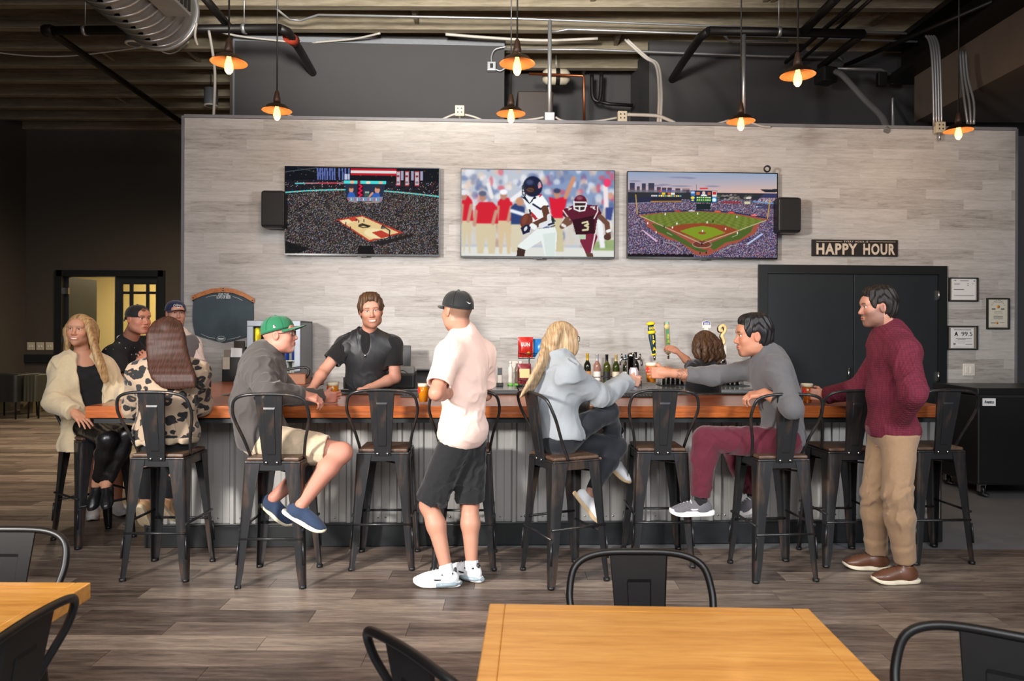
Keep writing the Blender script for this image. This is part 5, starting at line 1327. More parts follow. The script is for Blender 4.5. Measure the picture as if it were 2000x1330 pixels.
    c.poly([(1150, 640), (1210, 720), (1160, 735)], (30, 46, 50)); c.line([(1125, 760), (1185, 740)], 20, NV); c.line([(1150, 785), (1195, 770)], 10, NV)
    c.ell(940, 310, 112, 122, NV); c.ell(905, 260, 40, 30, (90, 100, 140), 0.6, 0.4); c.poly([(850, 320), (960, 300), (985, 375), (880, 410)], (40, 26, 24)); c.ell(910, 350, 44, 26, (96, 62, 50))
    c.poly([(1000, 330), (1020, 250), (1048, 320), (1030, 310), (1015, 330)], (205, 60, 74)); c.ell(1018, 292, 20, 40, (225, 225, 228), 0.5)
    for p in ([(850, 275), (818, 310), (822, 400), (850, 425)], [(822, 330), (870, 335), (940, 355)], [(822, 370), (890, 385), (965, 372)], [(848, 290), (856, 420)]): c.line(p, 10, (40, 44, 56))
    # chasing player: maroon
    MR = (88, 26, 44)
    c.poly([(1480, 860), (1660, 820), (1690, 900), (1625, 1095), (1640, 1138), (1570, 1138), (1540, 1060), (1490, 960)], (118, 36, 58)); c.line([(1668, 830), (1620, 1090)], 16, (220, 214, 216)); c.poly([(1545, 1080), (1635, 1090), (1645, 1138), (1572, 1138)], (90, 60, 48))
    c.poly([(1285, 640), (1300, 570), (1400, 530), (1560, 518), (1690, 525), (1738, 620), (1690, 670), (1660, 860), (1440, 875), (1400, 730), (1340, 700)], MR); c.poly([(1400, 700), (1660, 640), (1650, 860), (1440, 872)], (38, 12, 22), 0.8)
    c.line([(1292, 590), (1370, 700)], 14, (216, 206, 206)); c.line([(1690, 540), (1690, 600), (1650, 680)], 14, (216, 206, 206))
    c.line([(1340, 690), (1280, 780), (1370, 730)], 56, (112, 76, 60)); c.line([(1720, 660), (1800, 740), (1815, 880)], 60, (104, 70, 56)); c.line([(1805, 830), (1830, 822)], 36, (228, 228, 228)); c.ell(1805, 900, 42, 38, (80, 54, 46)); c.line([(1285, 760), (1310, 775)], 34, (220, 216, 214))
    c.line([(1515, 735), (1570, 720), (1580, 750), (1545, 765), (1580, 780), (1575, 815), (1520, 820)], 22, (206, 200, 160)); c.line([(1610, 545), (1655, 545), (1640, 560), (1660, 572)], 12, (225, 220, 220)); c.line([(1335, 555), (1385, 565), (1355, 580)], 12, (225, 220, 220))
    c.rect(1475, 1555, 875, 925, (178, 196, 168))
    c.ell(1490, 490, 76, 86, (94, 26, 44)); c.ell(1480, 440, 34, 22, (170, 110, 124), 0.6, 0.4); c.poly([(1425, 500), (1545, 500), (1540, 590), (1440, 590)], (50, 32, 30))
    for p in ([(1420, 490), (1555, 490)], [(1415, 540), (1560, 535)], [(1415, 480), (1420, 570), (1480, 596), (1540, 585), (1562, 500)], [(1480, 540), (1480, 595)]): c.line(p, 15, (230, 230, 232))
    return c
def draw_ballpark():
    c = Canvas(84, 1668, 125, 1066)
    X, Y = c.X, c.Y
    t = np.clip((Y - 125) / 240, 0, 1)[..., None]; s = np.clip((X - 84) / 1584, 0, 1)[..., None]
    c.a[:] = (1 - t) * np.array((138, 156, 182)) + t * ((1 - s) * np.array((196, 168, 178)) + s * np.array((214, 172, 150)))
    for x, y_, rx in ((640, 182, 120), (160, 228, 60), (640, 278, 110), (470, 265, 60), (980, 275, 70), (380, 275, 90), (740, 188, 60)): c.ell(x, y_, rx, 9, (124, 124, 150), 0.75, 0.4)
    for x0, x1, y0 in ((103, 157, 248), (180, 210, 285), (234, 274, 250), (300, 365, 245), (392, 432, 292), (442, 490, 298), (502, 550, 298), (585, 636, 303), (660, 740, 318)): c.rect(x0, x1, y0, 350, (58, 58, 78)); c.rect(x0, x1, 300, 350, (92, 72, 76), 0.5)
    c.rect(84, 1668, 345, 430, (44, 46, 52)); c.rect(84, 700, 325, 350, (110, 108, 120), 0.7)
    r2 = np.random.default_rng(9)
    for k in range(60): c.ell(r2.uniform(1030, 1420), r2.uniform(365, 440), 16, 10, [(150, 140, 138), (60, 76, 60), (120, 104, 100)][r2.integers(0, 3)], 0.8)
    c.speckle((Y > 425) & (Y < 620), (84, 74, 96), 26, 0.15, ((176, 168, 190), (190, 60, 60), (70, 80, 170), (200, 150, 140)))
    c.speckle(Y >= 580, (74, 64, 88), 28, 0.16, ((184, 172, 196), (190, 60, 60), (70, 90, 190), (200, 150, 140)))
    c.rect(84, 330, 405, 470, (38, 42, 66)); c.line([(84, 478), (330, 462)], 9, (130, 130, 150)); c.rect(330, 650, 405, 455, (36, 36, 52)); c.line([(330, 452), (650, 446)], 12, (170, 120, 50))
    c.rect(328, 650, 374, 403, (40, 40, 50)); 
    for k in range(16): c.rect(334 + k * 20, 348 + k * 20, 380, 398, [(230, 200, 40), (236, 236, 236), (230, 200, 40), (90, 160, 200)][k % 4] if k > 2 else (220, 220, 225))
    c.poly([(412, 340), (424, 320), (438, 340)], (220, 30, 60))
    for k in range(5): c.rect(450 + k * 26, 466 + k * 26, 322, 338, (70, 60, 190))
    for x0, x1, cc in ((410, 435, (60, 70, 120)), (443, 478, (220, 190, 40)), (506, 534, (200, 100, 60)), (540, 578, (230, 225, 210))): c.rect(x0, x1, 350, 374, cc)
    c.rect(745, 1028, 322, 458, (26, 34, 44)); c.rect(748, 796, 328, 384, (58, 108, 170)); c.rect(748, 796, 388, 450, (30, 70, 130)); c.ell(770, 405, 20, 14, (236, 214, 60)); c.ell(770, 434, 14, 8, (236, 214, 60)); c.ell(770, 347, 22, 12, (210, 225, 236), 0.8)
    c.rect(974, 1026, 330, 392, (222, 218, 216)); c.rect(982, 1018, 338, 366, (190, 40, 50)); c.rect(974, 1024, 396, 454, (70, 150, 205)); c.ell(998, 426, 20, 18, (220, 235, 245))
    c.rect(808, 966, 332, 386, (36, 46, 80)); c.ell(886, 352, 16, 20, (222, 190, 170)); c.poly([(852, 386), (866, 366), (908, 366), (926, 386)], (225, 228, 235)); c.rect(810, 846, 340, 372, (196, 110, 60)); c.rect(930, 962, 340, 372, (180, 90, 60))
    c.rect(808, 966, 388, 452, (26, 96, 54))
    for k in range(14): c.rect(814 + (k % 7) * 22, 828 + (k % 7) * 22, 396 + (k // 7) * 26, 410 + (k // 7) * 26, (220, 226, 120) if k % 3 else (230, 236, 230))
    c.line([(850, 302), (925, 300)], 14, (206, 40, 50)); c.line([(808, 262), (810, 320)], 4, (90, 80, 90))
    c.rect(808, 962, 470, 535, (30, 38, 42))
    c.poly([(1485, 303), (1668, 298), (1668, 332), (1540, 336)], (40, 44, 52)); c.poly([(1540, 345), (1668, 345), (1668, 450), (1440, 430)], (52, 56, 92)); c.speckle((X > 1440 + (450 - Y)) & (Y > 395) & (Y < 455) & (X < 1668), (120, 96, 110), 30, 0.2); c.line([(1415, 438), (1668, 462)], 9, (80, 160, 215)); c.rect(1448, 1510, 488, 502, (170, 205, 225)); c.rect(1460, 1668, 470, 520, (48, 48, 80), 0.6)
    c.rect(1080, 1280, 442, 462, (150, 44, 44), 0.8); c.rect(1320, 1385, 440, 468, (206, 206, 160), 0.9); c.rect(1340, 1390, 390, 415, (230, 220, 220), 0.7)
    # field
    dirt = (150, 78, 62)
    c.poly([(190, 605), (420, 575), (850, 548), (1200, 570), (1580, 635), (1480, 690), (1440, 790), (1250, 900), (1150, 925), (940, 1045), (800, 1040), (640, 900), (500, 870), (380, 790), (290, 730), (260, 650)], dirt)
    c.line([(190, 590), (420, 562), (850, 545), (1200, 562), (1580, 625)], 14, (34, 44, 74))
    for x, cc in ((610, (170, 60, 60)), (760, (190, 190, 210)), (1035, (230, 90, 60)), (1180, (220, 70, 60)), (1425, (230, 110, 110))): c.ell(x, 550 + ((x - 800) / 800.0) ** 2 * 70, 36, 8, cc)
    m0 = c.a.copy()
    c.poly([(215, 612), (520, 572), (850, 558), (1200, 582), (1545, 650), (1270, 770), (870, 900), (600, 790), (330, 670)], (112, 124, 52))
    grass = np.abs(c.a - np.array((112, 124, 52))).sum(2) < 1
    u = (X - 860) / (Y - 330.0) * 14; v = np.log(np.maximum(Y - 420, 1)) * 26
    chk = (np.sin(u * 1.9) * np.sin(v * 1.1) > 0)
    c.a = np.where((grass & chk)[..., None], np.array((94, 110, 44), float), c.a)
    c.poly([(330, 690), (440, 720), (720, 890), (780, 930), (930, 1000), (880, 1010), (800, 990), (620, 890), (400, 780)], (72, 92, 40)); c.poly([(1420, 705), (1250, 780), (960, 905), (960, 960), (1000, 985), (1120, 900), (1270, 865), (1390, 780)], (72, 92, 40))
    c.poly([(480, 745), (660, 700), (880, 684), (1100, 705), (1275, 765), (1140, 802), (870, 890), (640, 800)], (138, 66, 40)); c.poly([(635, 775), (760, 735), (880, 715), (1000, 735), (1120, 790), (870, 882)], (120, 140, 36))
    c.ell(872, 795, 42, 14, (140, 70, 46)); c.ell(870, 922, 102, 40, (196, 182, 170)); c.ell(870, 920, 97, 37, (104, 54, 40)); c.rect(800, 935, 975, 992, (60, 80, 40), 0.6)
    c.line([(215, 612), (870, 915)], 5, (220, 204, 190)); c.line([(870, 915), (1550, 648)], 5, (220, 204, 190)); c.line([(500, 795), (550, 823)], 4, (214, 210, 190)); c.line([(1190, 838), (1245, 812)], 4, (214, 210, 190))
    for x, y_ in ((480, 590), (823, 580), (1240, 612), (604, 693), (924, 676), (557, 738), (1121, 746), (877, 772), (297, 692), (384, 792), (1247, 792)): c.ell(x, y_, 6, 13, (230, 230, 230))
    for x, y_ in ((987, 664), (470, 730), (868, 918), (916, 1015), (850, 1018)): c.ell(x, y_, 7, 14, (30, 30, 40))
    c.poly([(225, 765), (250, 768), (400, 885), (385, 900)], (196, 166, 196)); c.poly([(1340, 915), (1360, 922), (1525, 800), (1505, 790)], (170, 180, 214))
    c.line([(168, 380), (186, 590)], 9, (206, 160, 60)); c.line([(1592, 415), (1566, 628)], 9, (206, 160, 60))
    c.line([(470, 900), (560, 920), (660, 995)], 10, (150, 140, 140)); c.line([(1060, 1005), (1180, 935), (1240, 925)], 10, (150, 140, 140))
    for x in range(90, 760, 60): c.ell(x, 1055, 36, 26, (26, 20, 24))
    return c

M_SCREEN = attr_mat('lit_television_picture', 0.5, 0.03, emission=1.12)
M_TVFRAME = plain('black_gloss_bezel', RGB(14, 14, 16), 0.2, 0, 0.05)
def television(px0, px1, py0, py1, py0r, py1r, cv, label):
    v = V_WALL - 0.085
    u0, z1 = UV_(px0, py0, v); u1, z1r = UV_(px1, py0r, v); _, z0 = UV_(px0, py1, v); _, z0r = UV_(px1, py1r, v)
    z1 = (z1 + z1r) / 2; z0 = (z0 + z0r) / 2
    w, h = (u1 - u0), (z1 - z0)
    t = thing('television', label, 'television', B((u0 + u1) / 2, v, z0), TH)
    MB().bevel_box(-w / 2, w / 2, 0.004, 0.045, 0, h, 0.006).build('housing', M_TVFRAME, t)
    b = 0.009
    MB().box(-w / 2, w / 2, -0.004, 0.004, 0, 0.018).box(-w / 2, w / 2, -0.004, 0.004, h - b, h).box(-w / 2, -w / 2 + b, -0.004, 0.004, 0.018, h - b).box(w / 2 - b, w / 2, -0.004, 0.004, 0.018, h - b).build('bezel', M_TVFRAME, t)
    MB().bevel_box(-0.05, 0.05, -0.006, 0.01, -0.012, 0.002, 0.002).build('sensor_tab', M_TVFRAME, t)
    MB().box(-0.3, 0.3, 0.046, 0.084, h * 0.35, h * 0.65).build('wall_bracket', M_BLACKPLASTIC, t)
    n, m = cv.w, cv.h
    xs = np.linspace(-w / 2 + b, w / 2 - b, n); zs = np.linspace(h - b, 0.018, m)
    XX, ZZ = np.meshgrid(xs, zs)
    verts = np.stack([XX, np.full_like(XX, -0.001), ZZ], -1).reshape(-1, 3)
    idx = np.arange(n * m).reshape(m, n)
    q = np.stack([idx[1:, :-1], idx[1:, 1:], idx[:-1, 1:], idx[:-1, :-1]], -1).reshape(-1, 4)
    me = np_mesh('screen', verts, q, srgb_lin(cv.a.reshape(-1, 3) / 255.0))
    me.materials.append(M_SCREEN)
    obj('screen', me, None, t)
    return t
def srgb_lin(c):
    c = np.clip(c, 0, 1)
    return np.where(c <= 0.04045, c / 12.92, ((c + 0.055) / 1.055) ** 2.4)
def np_mesh(name, verts, quads, cols=None, smooth=False):
    me = bpy.data.meshes.new(name)
    nv, nf = len(verts), len(quads)
    me.vertices.add(nv); me.vertices.foreach_set('co', np.ascontiguousarray(verts, dtype=np.float32).ravel())
    me.loops.add(nf * 4); me.loops.foreach_set('vertex_index', np.ascontiguousarray(quads, dtype=np.int32).ravel())
    me.polygons.add(nf); me.polygons.foreach_set('loop_start', np.arange(nf, dtype=np.int32) * 4)
    try: me.polygons.foreach_set('loop_total', np.full(nf, 4, dtype=np.int32))
    except Exception: pass
    me.update(calc_edges=True)
    me.polygons.foreach_set('use_smooth', np.full(nf, smooth))
    if cols is not None:
        a = me.color_attributes.new('Col', 'FLOAT_COLOR', 'POINT')
        c4 = np.ones((nv, 4), np.float32); c4[:, :3] = cols
        a.data.foreach_set('color', c4.ravel())
    return me
television(556, 859, 323, 498, 329, 501, draw_arena(), 'wall television showing a basketball court in a full arena')
television(900, 1201, 329, 503, 333, 505, draw_football(), 'wall television showing two football players running')
television(1225, 1519, 333, 503, 339, 508, draw_ballpark(), 'wall television showing a green baseball field at dusk')

# ================================================================== speakers beside the televisions
def wall_speaker(px0, px1, py0, py1, label, sgn):
    v = V_WALL - 0.16
    u0, z1 = UV_(px0, py0, v); u1, z0 = UV_(px1, py1, v)
    t = thing('wall_speaker', label, 'speaker', B((u0 + u1) / 2, v, z0), TH)
    w = (u1 - u0) / 2; h = z1 - z0
    MB().bevel_box(-w, w, -0.06, 0.10, 0, h, 0.03).build('cabinet', M_BLACKPLASTIC, t)
    MB().bevel_box(-w + 0.012, w - 0.012, -0.072, -0.05, 0.02, h - 0.02, 0.010).build('grille', M_BLACKFABRIC, t)
    MB().box(-0.02, 0.02, 0.10, 0.154, h * 0.4, h * 0.6).build('wall_bracket', M_BLACKPLASTIC, t)
wall_speaker(512, 558, 373, 446, 'rounded black speaker on the wall left of the basketball television', -1)
wall_speaker(1516, 1561, 386, 456, 'rounded black speaker on the wall right of the baseball television', 1)
# coiled cable on top of the right television
cb_ = P(1499, 335, 7.5)
tag(MB().tube([(0.03 * math.cos(a), 0.01 * a / 6, 0.03 + 0.03 * math.sin(a)) for a in [i * 0.5 for i in range(24)]], 0.008, 6).build('cable', M_BLACKPLASTIC, None, cb_), 'small coil of black cable on top of the baseball television', 'cable')

# ================================================================== happy hour sign
v = V_WALL - 0.02
s0, sz1 = UV_(1586, 466, v); s1, sz1r = UV_(1754, 470, v); _, sz0 = UV_(1586, 499, v); _, sz0r = UV_(1753, 502, v)
sw, sh = s1 - s0, ((sz1 - sz0) + (sz1r - sz0r)) / 2
sg = thing('wall_sign', 'black wooden wall sign reading happy hour in cream letters', 'sign', B((s0 + s1) / 2, v, (sz0 + sz0r) / 2), TH)
MB().bevel_box(-sw / 2, sw / 2, 0.0, 0.02, 0, sh, 0.003).build('board', plain('black_sign_paint', RGB(30, 26, 26), 0.6, 0, 0.15, 30), sg)
M_LETTER = plain('weathered_cream_paint', RGB(206, 190, 174), 0.7, 0, 0.12, 40)
def flat_text(body, width, height, x, z, mat, parent, bold=0.0, y=-0.0015, spacing=1.0):
    me = text_mesh(body, 0.1, bold, 1.0, 0.0008, spacing=spacing)
    co = np.array([v_.co[:] for v_ in me.vertices])
    w0, h0 = co[:, 0].max() - co[:, 0].min(), co[:, 1].max() - co[:, 1].min()
    cx_, cy_ = (co[:, 0].max() + co[:, 0].min()) / 2, (co[:, 1].max() + co[:, 1].min()) / 2
    for v_ in me.vertices:
        v_.co = Vector(((v_.co.x - cx_) * width / w0, (v_.co.y - cy_) * height / h0, v_.co.z))
    xf(me, M4((x, y, z), math.pi / 2, 0, 0))
    return obj('lettering', me, mat, parent)
flat_text('HAPPY', sw * 0.475, sh * 0.68, -sw * 0.212, sh * 0.43, M_LETTER, sg, 0.0035, spacing=1.15)
flat_text('HOUR', sw * 0.37, sh * 0.68, sw * 0.28, sh * 0.43, M_LETTER, sg, 0.0035, spacing=1.15)
flat_text('EVERY HOUR IS', sw * 0.28, sh * 0.10, 0.01, sh * 0.88, M_LETTER, sg, 0.001, spacing=1.3)
for a_, b_ in ((-0.45, -0.15), (0.17, 0.47)): MB().box(a_ * sw, b_ * sw, -0.0015, 0.0, sh * 0.865, sh * 0.89).build('painted_line', M_LETTER, sg)

# ================================================================== chalkboard
v = V_WALL - 0.02
cbc = UV_(436, 620, v); sc_ = 7.6 / F_PX
ch = thing('chalkboard', 'barrel shaped chalkboard with a wooden top rail and beer lettering', 'chalkboard', B(cbc[0], v, cbc[1] - 0.27), TH)
def cpt(px, py):
    u, z_ = UV_(px, py, v); return (u - cbc[0], z_ - cbc[1] + 0.27)
ol = [(378, 586), (376, 605), (376, 625), (378, 640), (381, 653), (395, 658), (415, 664), (436, 669), (452, 666), (470, 661), (487, 656), (492, 640), (495, 622), (495, 600), (494, 588), (475, 578), (455, 571), (437, 569), (415, 571), (395, 577)]
_cz = 0.27
M_CH = plain('slate_chalkboard', RGB(62, 76, 84), 0.75, 0, 0.14, 7)
Mx = frame4((0, 0, 0), (1, 0, 0), (0, 0, 1), (0, -1, 0))
MB().prism([cpt(*p) for p in ol][::-1], -0.018, 0.0, Mx).build('slate', M_CH, ch)
arcp = [(376, 578), (395, 570), (415, 564), (436, 562), (456, 564), (476, 571), (497, 583)]
rail = [cpt(x, y_) for x, y_ in arcp] + [cpt(x, y_ + 8.5) for x, y_ in reversed(arcp)]
M_OAK = wood('warm_oak', [(0.3, RGB(150, 88, 46)), (0.6, RGB(196, 128, 78))], 0.5, (8, 8, 8))
MB().prism(rail[::-1], 0.0, 0.02, Mx).build('top_rail', M_OAK, ch)
rb2 = MB()
for p in ((379, 582), (379, 587), (437, 564), (437, 568), (494, 587), (494, 591)):
    x, z_ = cpt(*p); rb2.lathe([(0, 0.004), (0.006, 0.003), (0.007, 0)], 8, M4((x, -0.02, z_), math.pi / 2, 0, 0))
rb2.build('rivets', M_PIPE, ch)['kind'] = 'stuff'
M_CHALK = plain('white_chalk_print', RGB(206, 212, 216), 0.8)
x, z_ = cpt(437, 580); flat_text('LOVE OF BEER', 0.145, 0.036, x, z_, M_CHALK, ch, 0.002)
x, z_ = cpt(437, 574.5); flat_text('FOR THE', 0.105, 0.02, x, z_, M_CHALK, ch, 0.002)
for arc_ in ([(402, 581), (412, 578), (422, 577)], [(454, 579), (464, 582), (474, 587)], [(392, 652), (406, 658), (420, 661)], [(444, 663), (456, 661), (470, 657)]):
    MB().tube([(cpt(*p)[0], -0.001, cpt(*p)[1]) for p in arc_], 0.0022, 6).build('chalk_line', M_CHALK, ch)
x, z_ = cpt(432, 661.5)
MB().tube([(x + 0.043 * math.cos(a), -0.001, z_ + 0.026 * math.sin(a)) for a in [i * math.pi / 12 for i in range(24)]], 0.002, 5, closed=True).build('emblem_ring', M_CHALK, ch)
MB().box(x - 0.03, x + 0.03, -0.0015, 0, z_ - 0.005, z_ + 0.006).box(x - 0.02, x + 0.02, -0.0015, 0, z_ - 0.014, z_ - 0.009).build('emblem_bar', M_CHALK, ch)

# ================================================================== framed certificates and switch at the right
def certificate(c4, label, paper_in, rows, extra=None):
    (xa_, ya_), (xb2, yb2) = c4
    v = V_WALL - 0.012
    u0, z1 = UV_(xa_, ya_, v); u1, z0 = UV_(xb2, yb2, v)
    w, h = u1 - u0, z1 - z0
    t = thing('framed_certificate', label, 'picture frame', B((u0 + u1) / 2, v, z0), TH)
    b = 0.012
    MB().bevel_box(-w / 2, w / 2, -0.012, 0.010, 0, b, 0.002).bevel_box(-w / 2, w / 2, -0.012, 0.010, h - b, h, 0.002).bevel_box(-w / 2, -w / 2 + b, -0.012, 0.010, b, h - b, 0.002).bevel_box(w / 2 - b, w / 2, -0.012, 0.010, b, h - b, 0.002).build('frame', M_BLACKTRIM, t)
    MB().box(-w / 2 + b, w / 2 - b, 0.0, 0.008, b, h - b).build('mat_board', plain('taupe_mat_board', RGB(136, 128, 118), 0.8), t)
    l, r, d, u_ = paper_in
    pp = MB().box(-w / 2 + l * w, w / 2 - r * w, -0.003, 0.0, d * h, h - u_ * h).build('paper', M_PAPER if extra != 'cream' else plain('cream_paper', RGB(206, 204, 190), 0.7), t)
    ink = plain('grey_print_ink', RGB(110, 110, 118), 0.7)
    lines = MB()
    for (a_, b_, zz, th_) in rows: lines.box(-w / 2 + a_ * w, -w / 2 + b_ * w, -0.0042, -0.003, zz * h - th_ * h / 2, zz * h + th_ * h / 2)
    if rows: lines.build('printed_lines', ink, pp)
    return t, w, h, pp
certificate(((1853, 542), (1910, 589)), 'framed white permit with small print, the upper one beside the door', (0.1, 0.08, 0.07, 0.04), [(0.38, 0.68, 0.87, 0.025), (0.18, 0.25, 0.88, 0.03), (0.84, 0.89, 0.86, 0.05), (0.18, 0.38, 0.75, 0.015), (0.18, 0.36, 0.71, 0.015), (0.62, 0.68, 0.74, 0.02), (0.62, 0.68, 0.67, 0.02), (0.78, 0.86, 0.74, 0.012), (0.17, 0.52, 0.50, 0.03), (0.17, 0.86, 0.25, 0.02)])
t_, w, h, pp = certificate(((1850, 636), (1909, 683)), 'framed health score card reading A 99.5, the lower one beside the door', (0.12, 0.13, 0.07, 0.09), [(0.22, 0.78, 0.83, 0.03), (0.28, 0.80, 0.46, 0.02), (0.24, 0.8, 0.36, 0.012), (0.34, 0.6, 0.42, 0.02), (0.35, 0.6, 0.28, 0.012), (0.6, 0.82, 0.23, 0.02), (0.18, 0.84, 0.12, 0.01), (0.18, 0.84, 0.88, 0.01), (0.2, 0.27, 0.24, 0.08)])
M_INK = plain('black_ink', RGB(26, 26, 28), 0.6)
flat_text('A', 0.11 * w * 1.1, 0.17 * h, -0.21 * w, 0.66 * h, M_INK, pp, 0.004, -0.0045)
flat_text('99.5', 0.36 * w, 0.17 * h, 0.14 * w, 0.66 * h, M_INK, pp, 0.0, -0.0045)
t_, w, h, pp = certificate(((1927, 582), (1971, 643)), 'framed cream licence with orange seals, right of the other certificates', (0.1, 0.1, 0.07, 0.06), [(0.35, 0.7, 0.87, 0.015), (0.35, 0.65, 0.56, 0.012), (0.32, 0.7, 0.52, 0.012), (0.3, 0.72, 0.42, 0.015), (0.3, 0.7, 0.39, 0.012), (0.3, 0.72, 0.36, 0.012), (0.32, 0.7, 0.33, 0.012), (0.18, 0.4, 0.2, 0.025), (0.58, 0.78, 0.21, 0.015)], 'cream')
M_SEAL = plain('orange_seal', RGB(206, 140, 70), 0.6)
for sx_, sz_, rr in ((0.0, 0.72, 0.018), (-0.05, 0.2, 0.013)): MB().lathe([(0, 0.003), (rr, 0.0025), (rr, 0)], 14, M4((sx_ * w, -0.003, sz_ * h), math.pi / 2, 0, 0)).build('seal', M_SEAL, pp)
ar = MB()
for k in range(9):
    a = math.radians(25 + k * 16); ar.box(0.30 * w * math.cos(a) - 0.006, 0.30 * w * math.cos(a) + 0.006, -0.0042, -0.003, h * 0.66 + 0.18 * w * math.sin(a) * 2 - 0.003, h * 0.66 + 0.18 * w * math.sin(a) * 2 + 0.003)
ar.build('arched_lettering', MATS['grey_print_ink'], pp)
for sx_ in (-0.2, 0.2): MB().box(sx_ * w - 0.02, sx_ * w + 0.02, -0.0042, -0.003, h * 0.62, h * 0.67, M4((0, 0, 0), 0, 0, 0)).build('scroll', MATS['grey_print_ink'], pp)
u, z_ = UV_(1892, 722, V_WALL)
sp_ = thing('wall_outlet', 'white outlet plate on the planks under the certificates', 'outlet', B(u, V_WALL - 0.0, z_), TH)
MB().bevel_box(-0.065, 0.065, -0.008, 0.008, -0.065, 0.065, 0.003).build('cover_plate', M_WHITE, sp_)
for dx in (-0.025, 0.025): MB().bevel_box(dx - 0.017, dx + 0.017, -0.013, -0.006, -0.036, 0.036, 0.003).build('socket', M_WHITE, sp_)
# ================================================================== smooth solid modelling on a grid (for bodies, cloth, hair, shoes)
def V3(p): return np.array(p, dtype=np.float64)
def nrm(a):
    a = V3(a); return a / (np.linalg.norm(a) + 1e-12)
def smin(a, b, k):
    if k <= 0: return np.minimum(a, b)
    h = np.maximum(k - np.abs(a - b), 0) / k
    return np.minimum(a, b) - h * h * k * 0.25
class Vol:
    def __init__(s, lo, hi, h):
        s.h = h; s.lo = V3(lo); n = np.ceil((V3(hi) - s.lo) / h).astype(int) + 1
        s.ax = [s.lo[i] + h * np.arange(n[i]) for i in range(3)]
        s.F = np.full(n, 1.0, np.float32)
    def _sl(s, lo, hi):
        r = []
        for i in range(3):
            a = max(int((lo[i] - s.lo[i]) / s.h), 0); b = min(int((hi[i] - s.lo[i]) / s.h) + 2, s.F.shape[i])
            if b <= a: return None
            r.append(slice(a, b))
        return tuple(r)
    def put(s, fn, lo, hi, k=0.0, op='u'):
        m = k + 3 * s.h
        sl = s._sl(V3(lo) - m, V3(hi) + m)
        if sl is None: return s
        x = s.ax[0][sl[0]][:, None, None]; y = s.ax[1][sl[1]][None, :, None]; z = s.ax[2][sl[2]][None, None, :]
        d = fn(x, y, z).astype(np.float32)
        A = s.F[sl]
        if op == 'u': s.F[sl] = smin(A, d, k)
        elif op == 's': s.F[sl] = -smin(-A, d, k)
        elif op == 'i': s.F[sl] = -smin(-A, -d, k)
        return s
    def cone(s, a, b, ra, rb, k=0.0, op='u', flat=False, flat0=False):
        a, b = V3(a), V3(b); ba = b - a; L2 = ba @ ba; L = math.sqrt(L2)
        def fn(x, y, z):
            px, py, pz = x - a[0], y - a[1], z - a[2]
            t0 = (px * ba[0] + py * ba[1] + pz * ba[2]) / L2
            t = np.clip(t0, 0, 1)
            if flat or flat0:
                tl = t0 if True else t
                d = np.sqrt(np.maximum((px - tl * ba[0]) ** 2 + (py - tl * ba[1]) ** 2 + (pz - tl * ba[2]) ** 2, 0)) - (ra + (rb - ra) * t)
                dr = np.sqrt((px - t * ba[0]) ** 2 + (py - t * ba[1]) ** 2 + (pz - t * ba[2]) ** 2) - (ra + (rb - ra) * t)
                o = dr
                if flat: o = np.where(t0 > 1, np.maximum(d, (t0 - 1) * L), np.where(t0 > 0.5, np.maximum(d, (t0 - 1) * L), o))
                if flat0: o = np.where(t0 < 0, np.maximum(d, -t0 * L), np.where(t0 < 0.5, np.maximum(d, -t0 * L), o))
                return o
            return np.sqrt((px - t * ba[0]) ** 2 + (py - t * ba[1]) ** 2 + (pz - t * ba[2]) ** 2) - (ra + (rb - ra) * t)
        r = max(ra, rb)
        return s.put(fn, np.minimum(a, b) - r, np.maximum(a, b) + r, k, op)
    def chain(s, pts, rs, k=0.0, op='u', flat=False):
        for i in range(len(pts) - 1): s.cone(pts[i], pts[i + 1], rs[i], rs[i + 1], k, op, flat and i == len(pts) - 2)
        return s
    def ell(s, c, r, R=None, k=0.0, op='u'):
        c, r = V3(c), V3(r); R = np.eye(3) if R is None else R
        def fn(x, y, z):
            p = (x - c[0], y - c[1], z - c[2]); k0 = 0; k1 = 0
            for i in range(3):
                q = (p[0] * R[0, i] + p[1] * R[1, i] + p[2] * R[2, i]) / r[i]
                k0 = k0 + q * q; k1 = k1 + (q / r[i]) ** 2
            k0 = np.sqrt(k0); k1 = np.sqrt(k1) + 1e-9
            return k0 * (k0 - 1) / k1
        m = np.abs(R) @ r
        return s.put(fn, c - m, c + m, k, op)
    def rbox(s, c, hf, R, rad, k=0.0, op='u'):
        c = V3(c); hf = V3(hf)
        def fn(x, y, z):
            p = (x - c[0], y - c[1], z - c[2]); out = 0; ins = -9.0
            for i in range(3):
                q = np.abs(p[0] * R[0, i] + p[1] * R[1, i] + p[2] * R[2, i]) - (hf[i] - rad)
                out = out + np.maximum(q, 0) ** 2; ins = np.maximum(ins, q)
            return np.sqrt(out) + np.minimum(ins, 0) - rad
        m = np.abs(R) @ hf
        return s.put(fn, c - m, c + m, k, op)
    def plane(s, p, n, k=0.0, op='i'):
        """keep the side the normal points away from"""
        p, n = V3(p), nrm(n)
        x = s.ax[0][:, None, None]; y = s.ax[1][None, :, None]; z = s.ax[2][None, None, :]
        d = ((x - p[0]) * n[0] + (y - p[1]) * n[1] + (z - p[2]) * n[2]).astype(np.float32)
        s.F = -smin(-s.F, -d, k)
        return s
    def displace(s, fn):
        m = np.abs(s.F) < 5 * s.h
        i, j, k = np.nonzero(m)
        s.F[i, j, k] += fn(s.ax[0][i], s.ax[1][j], s.ax[2][k]).astype(np.float32)
        return s
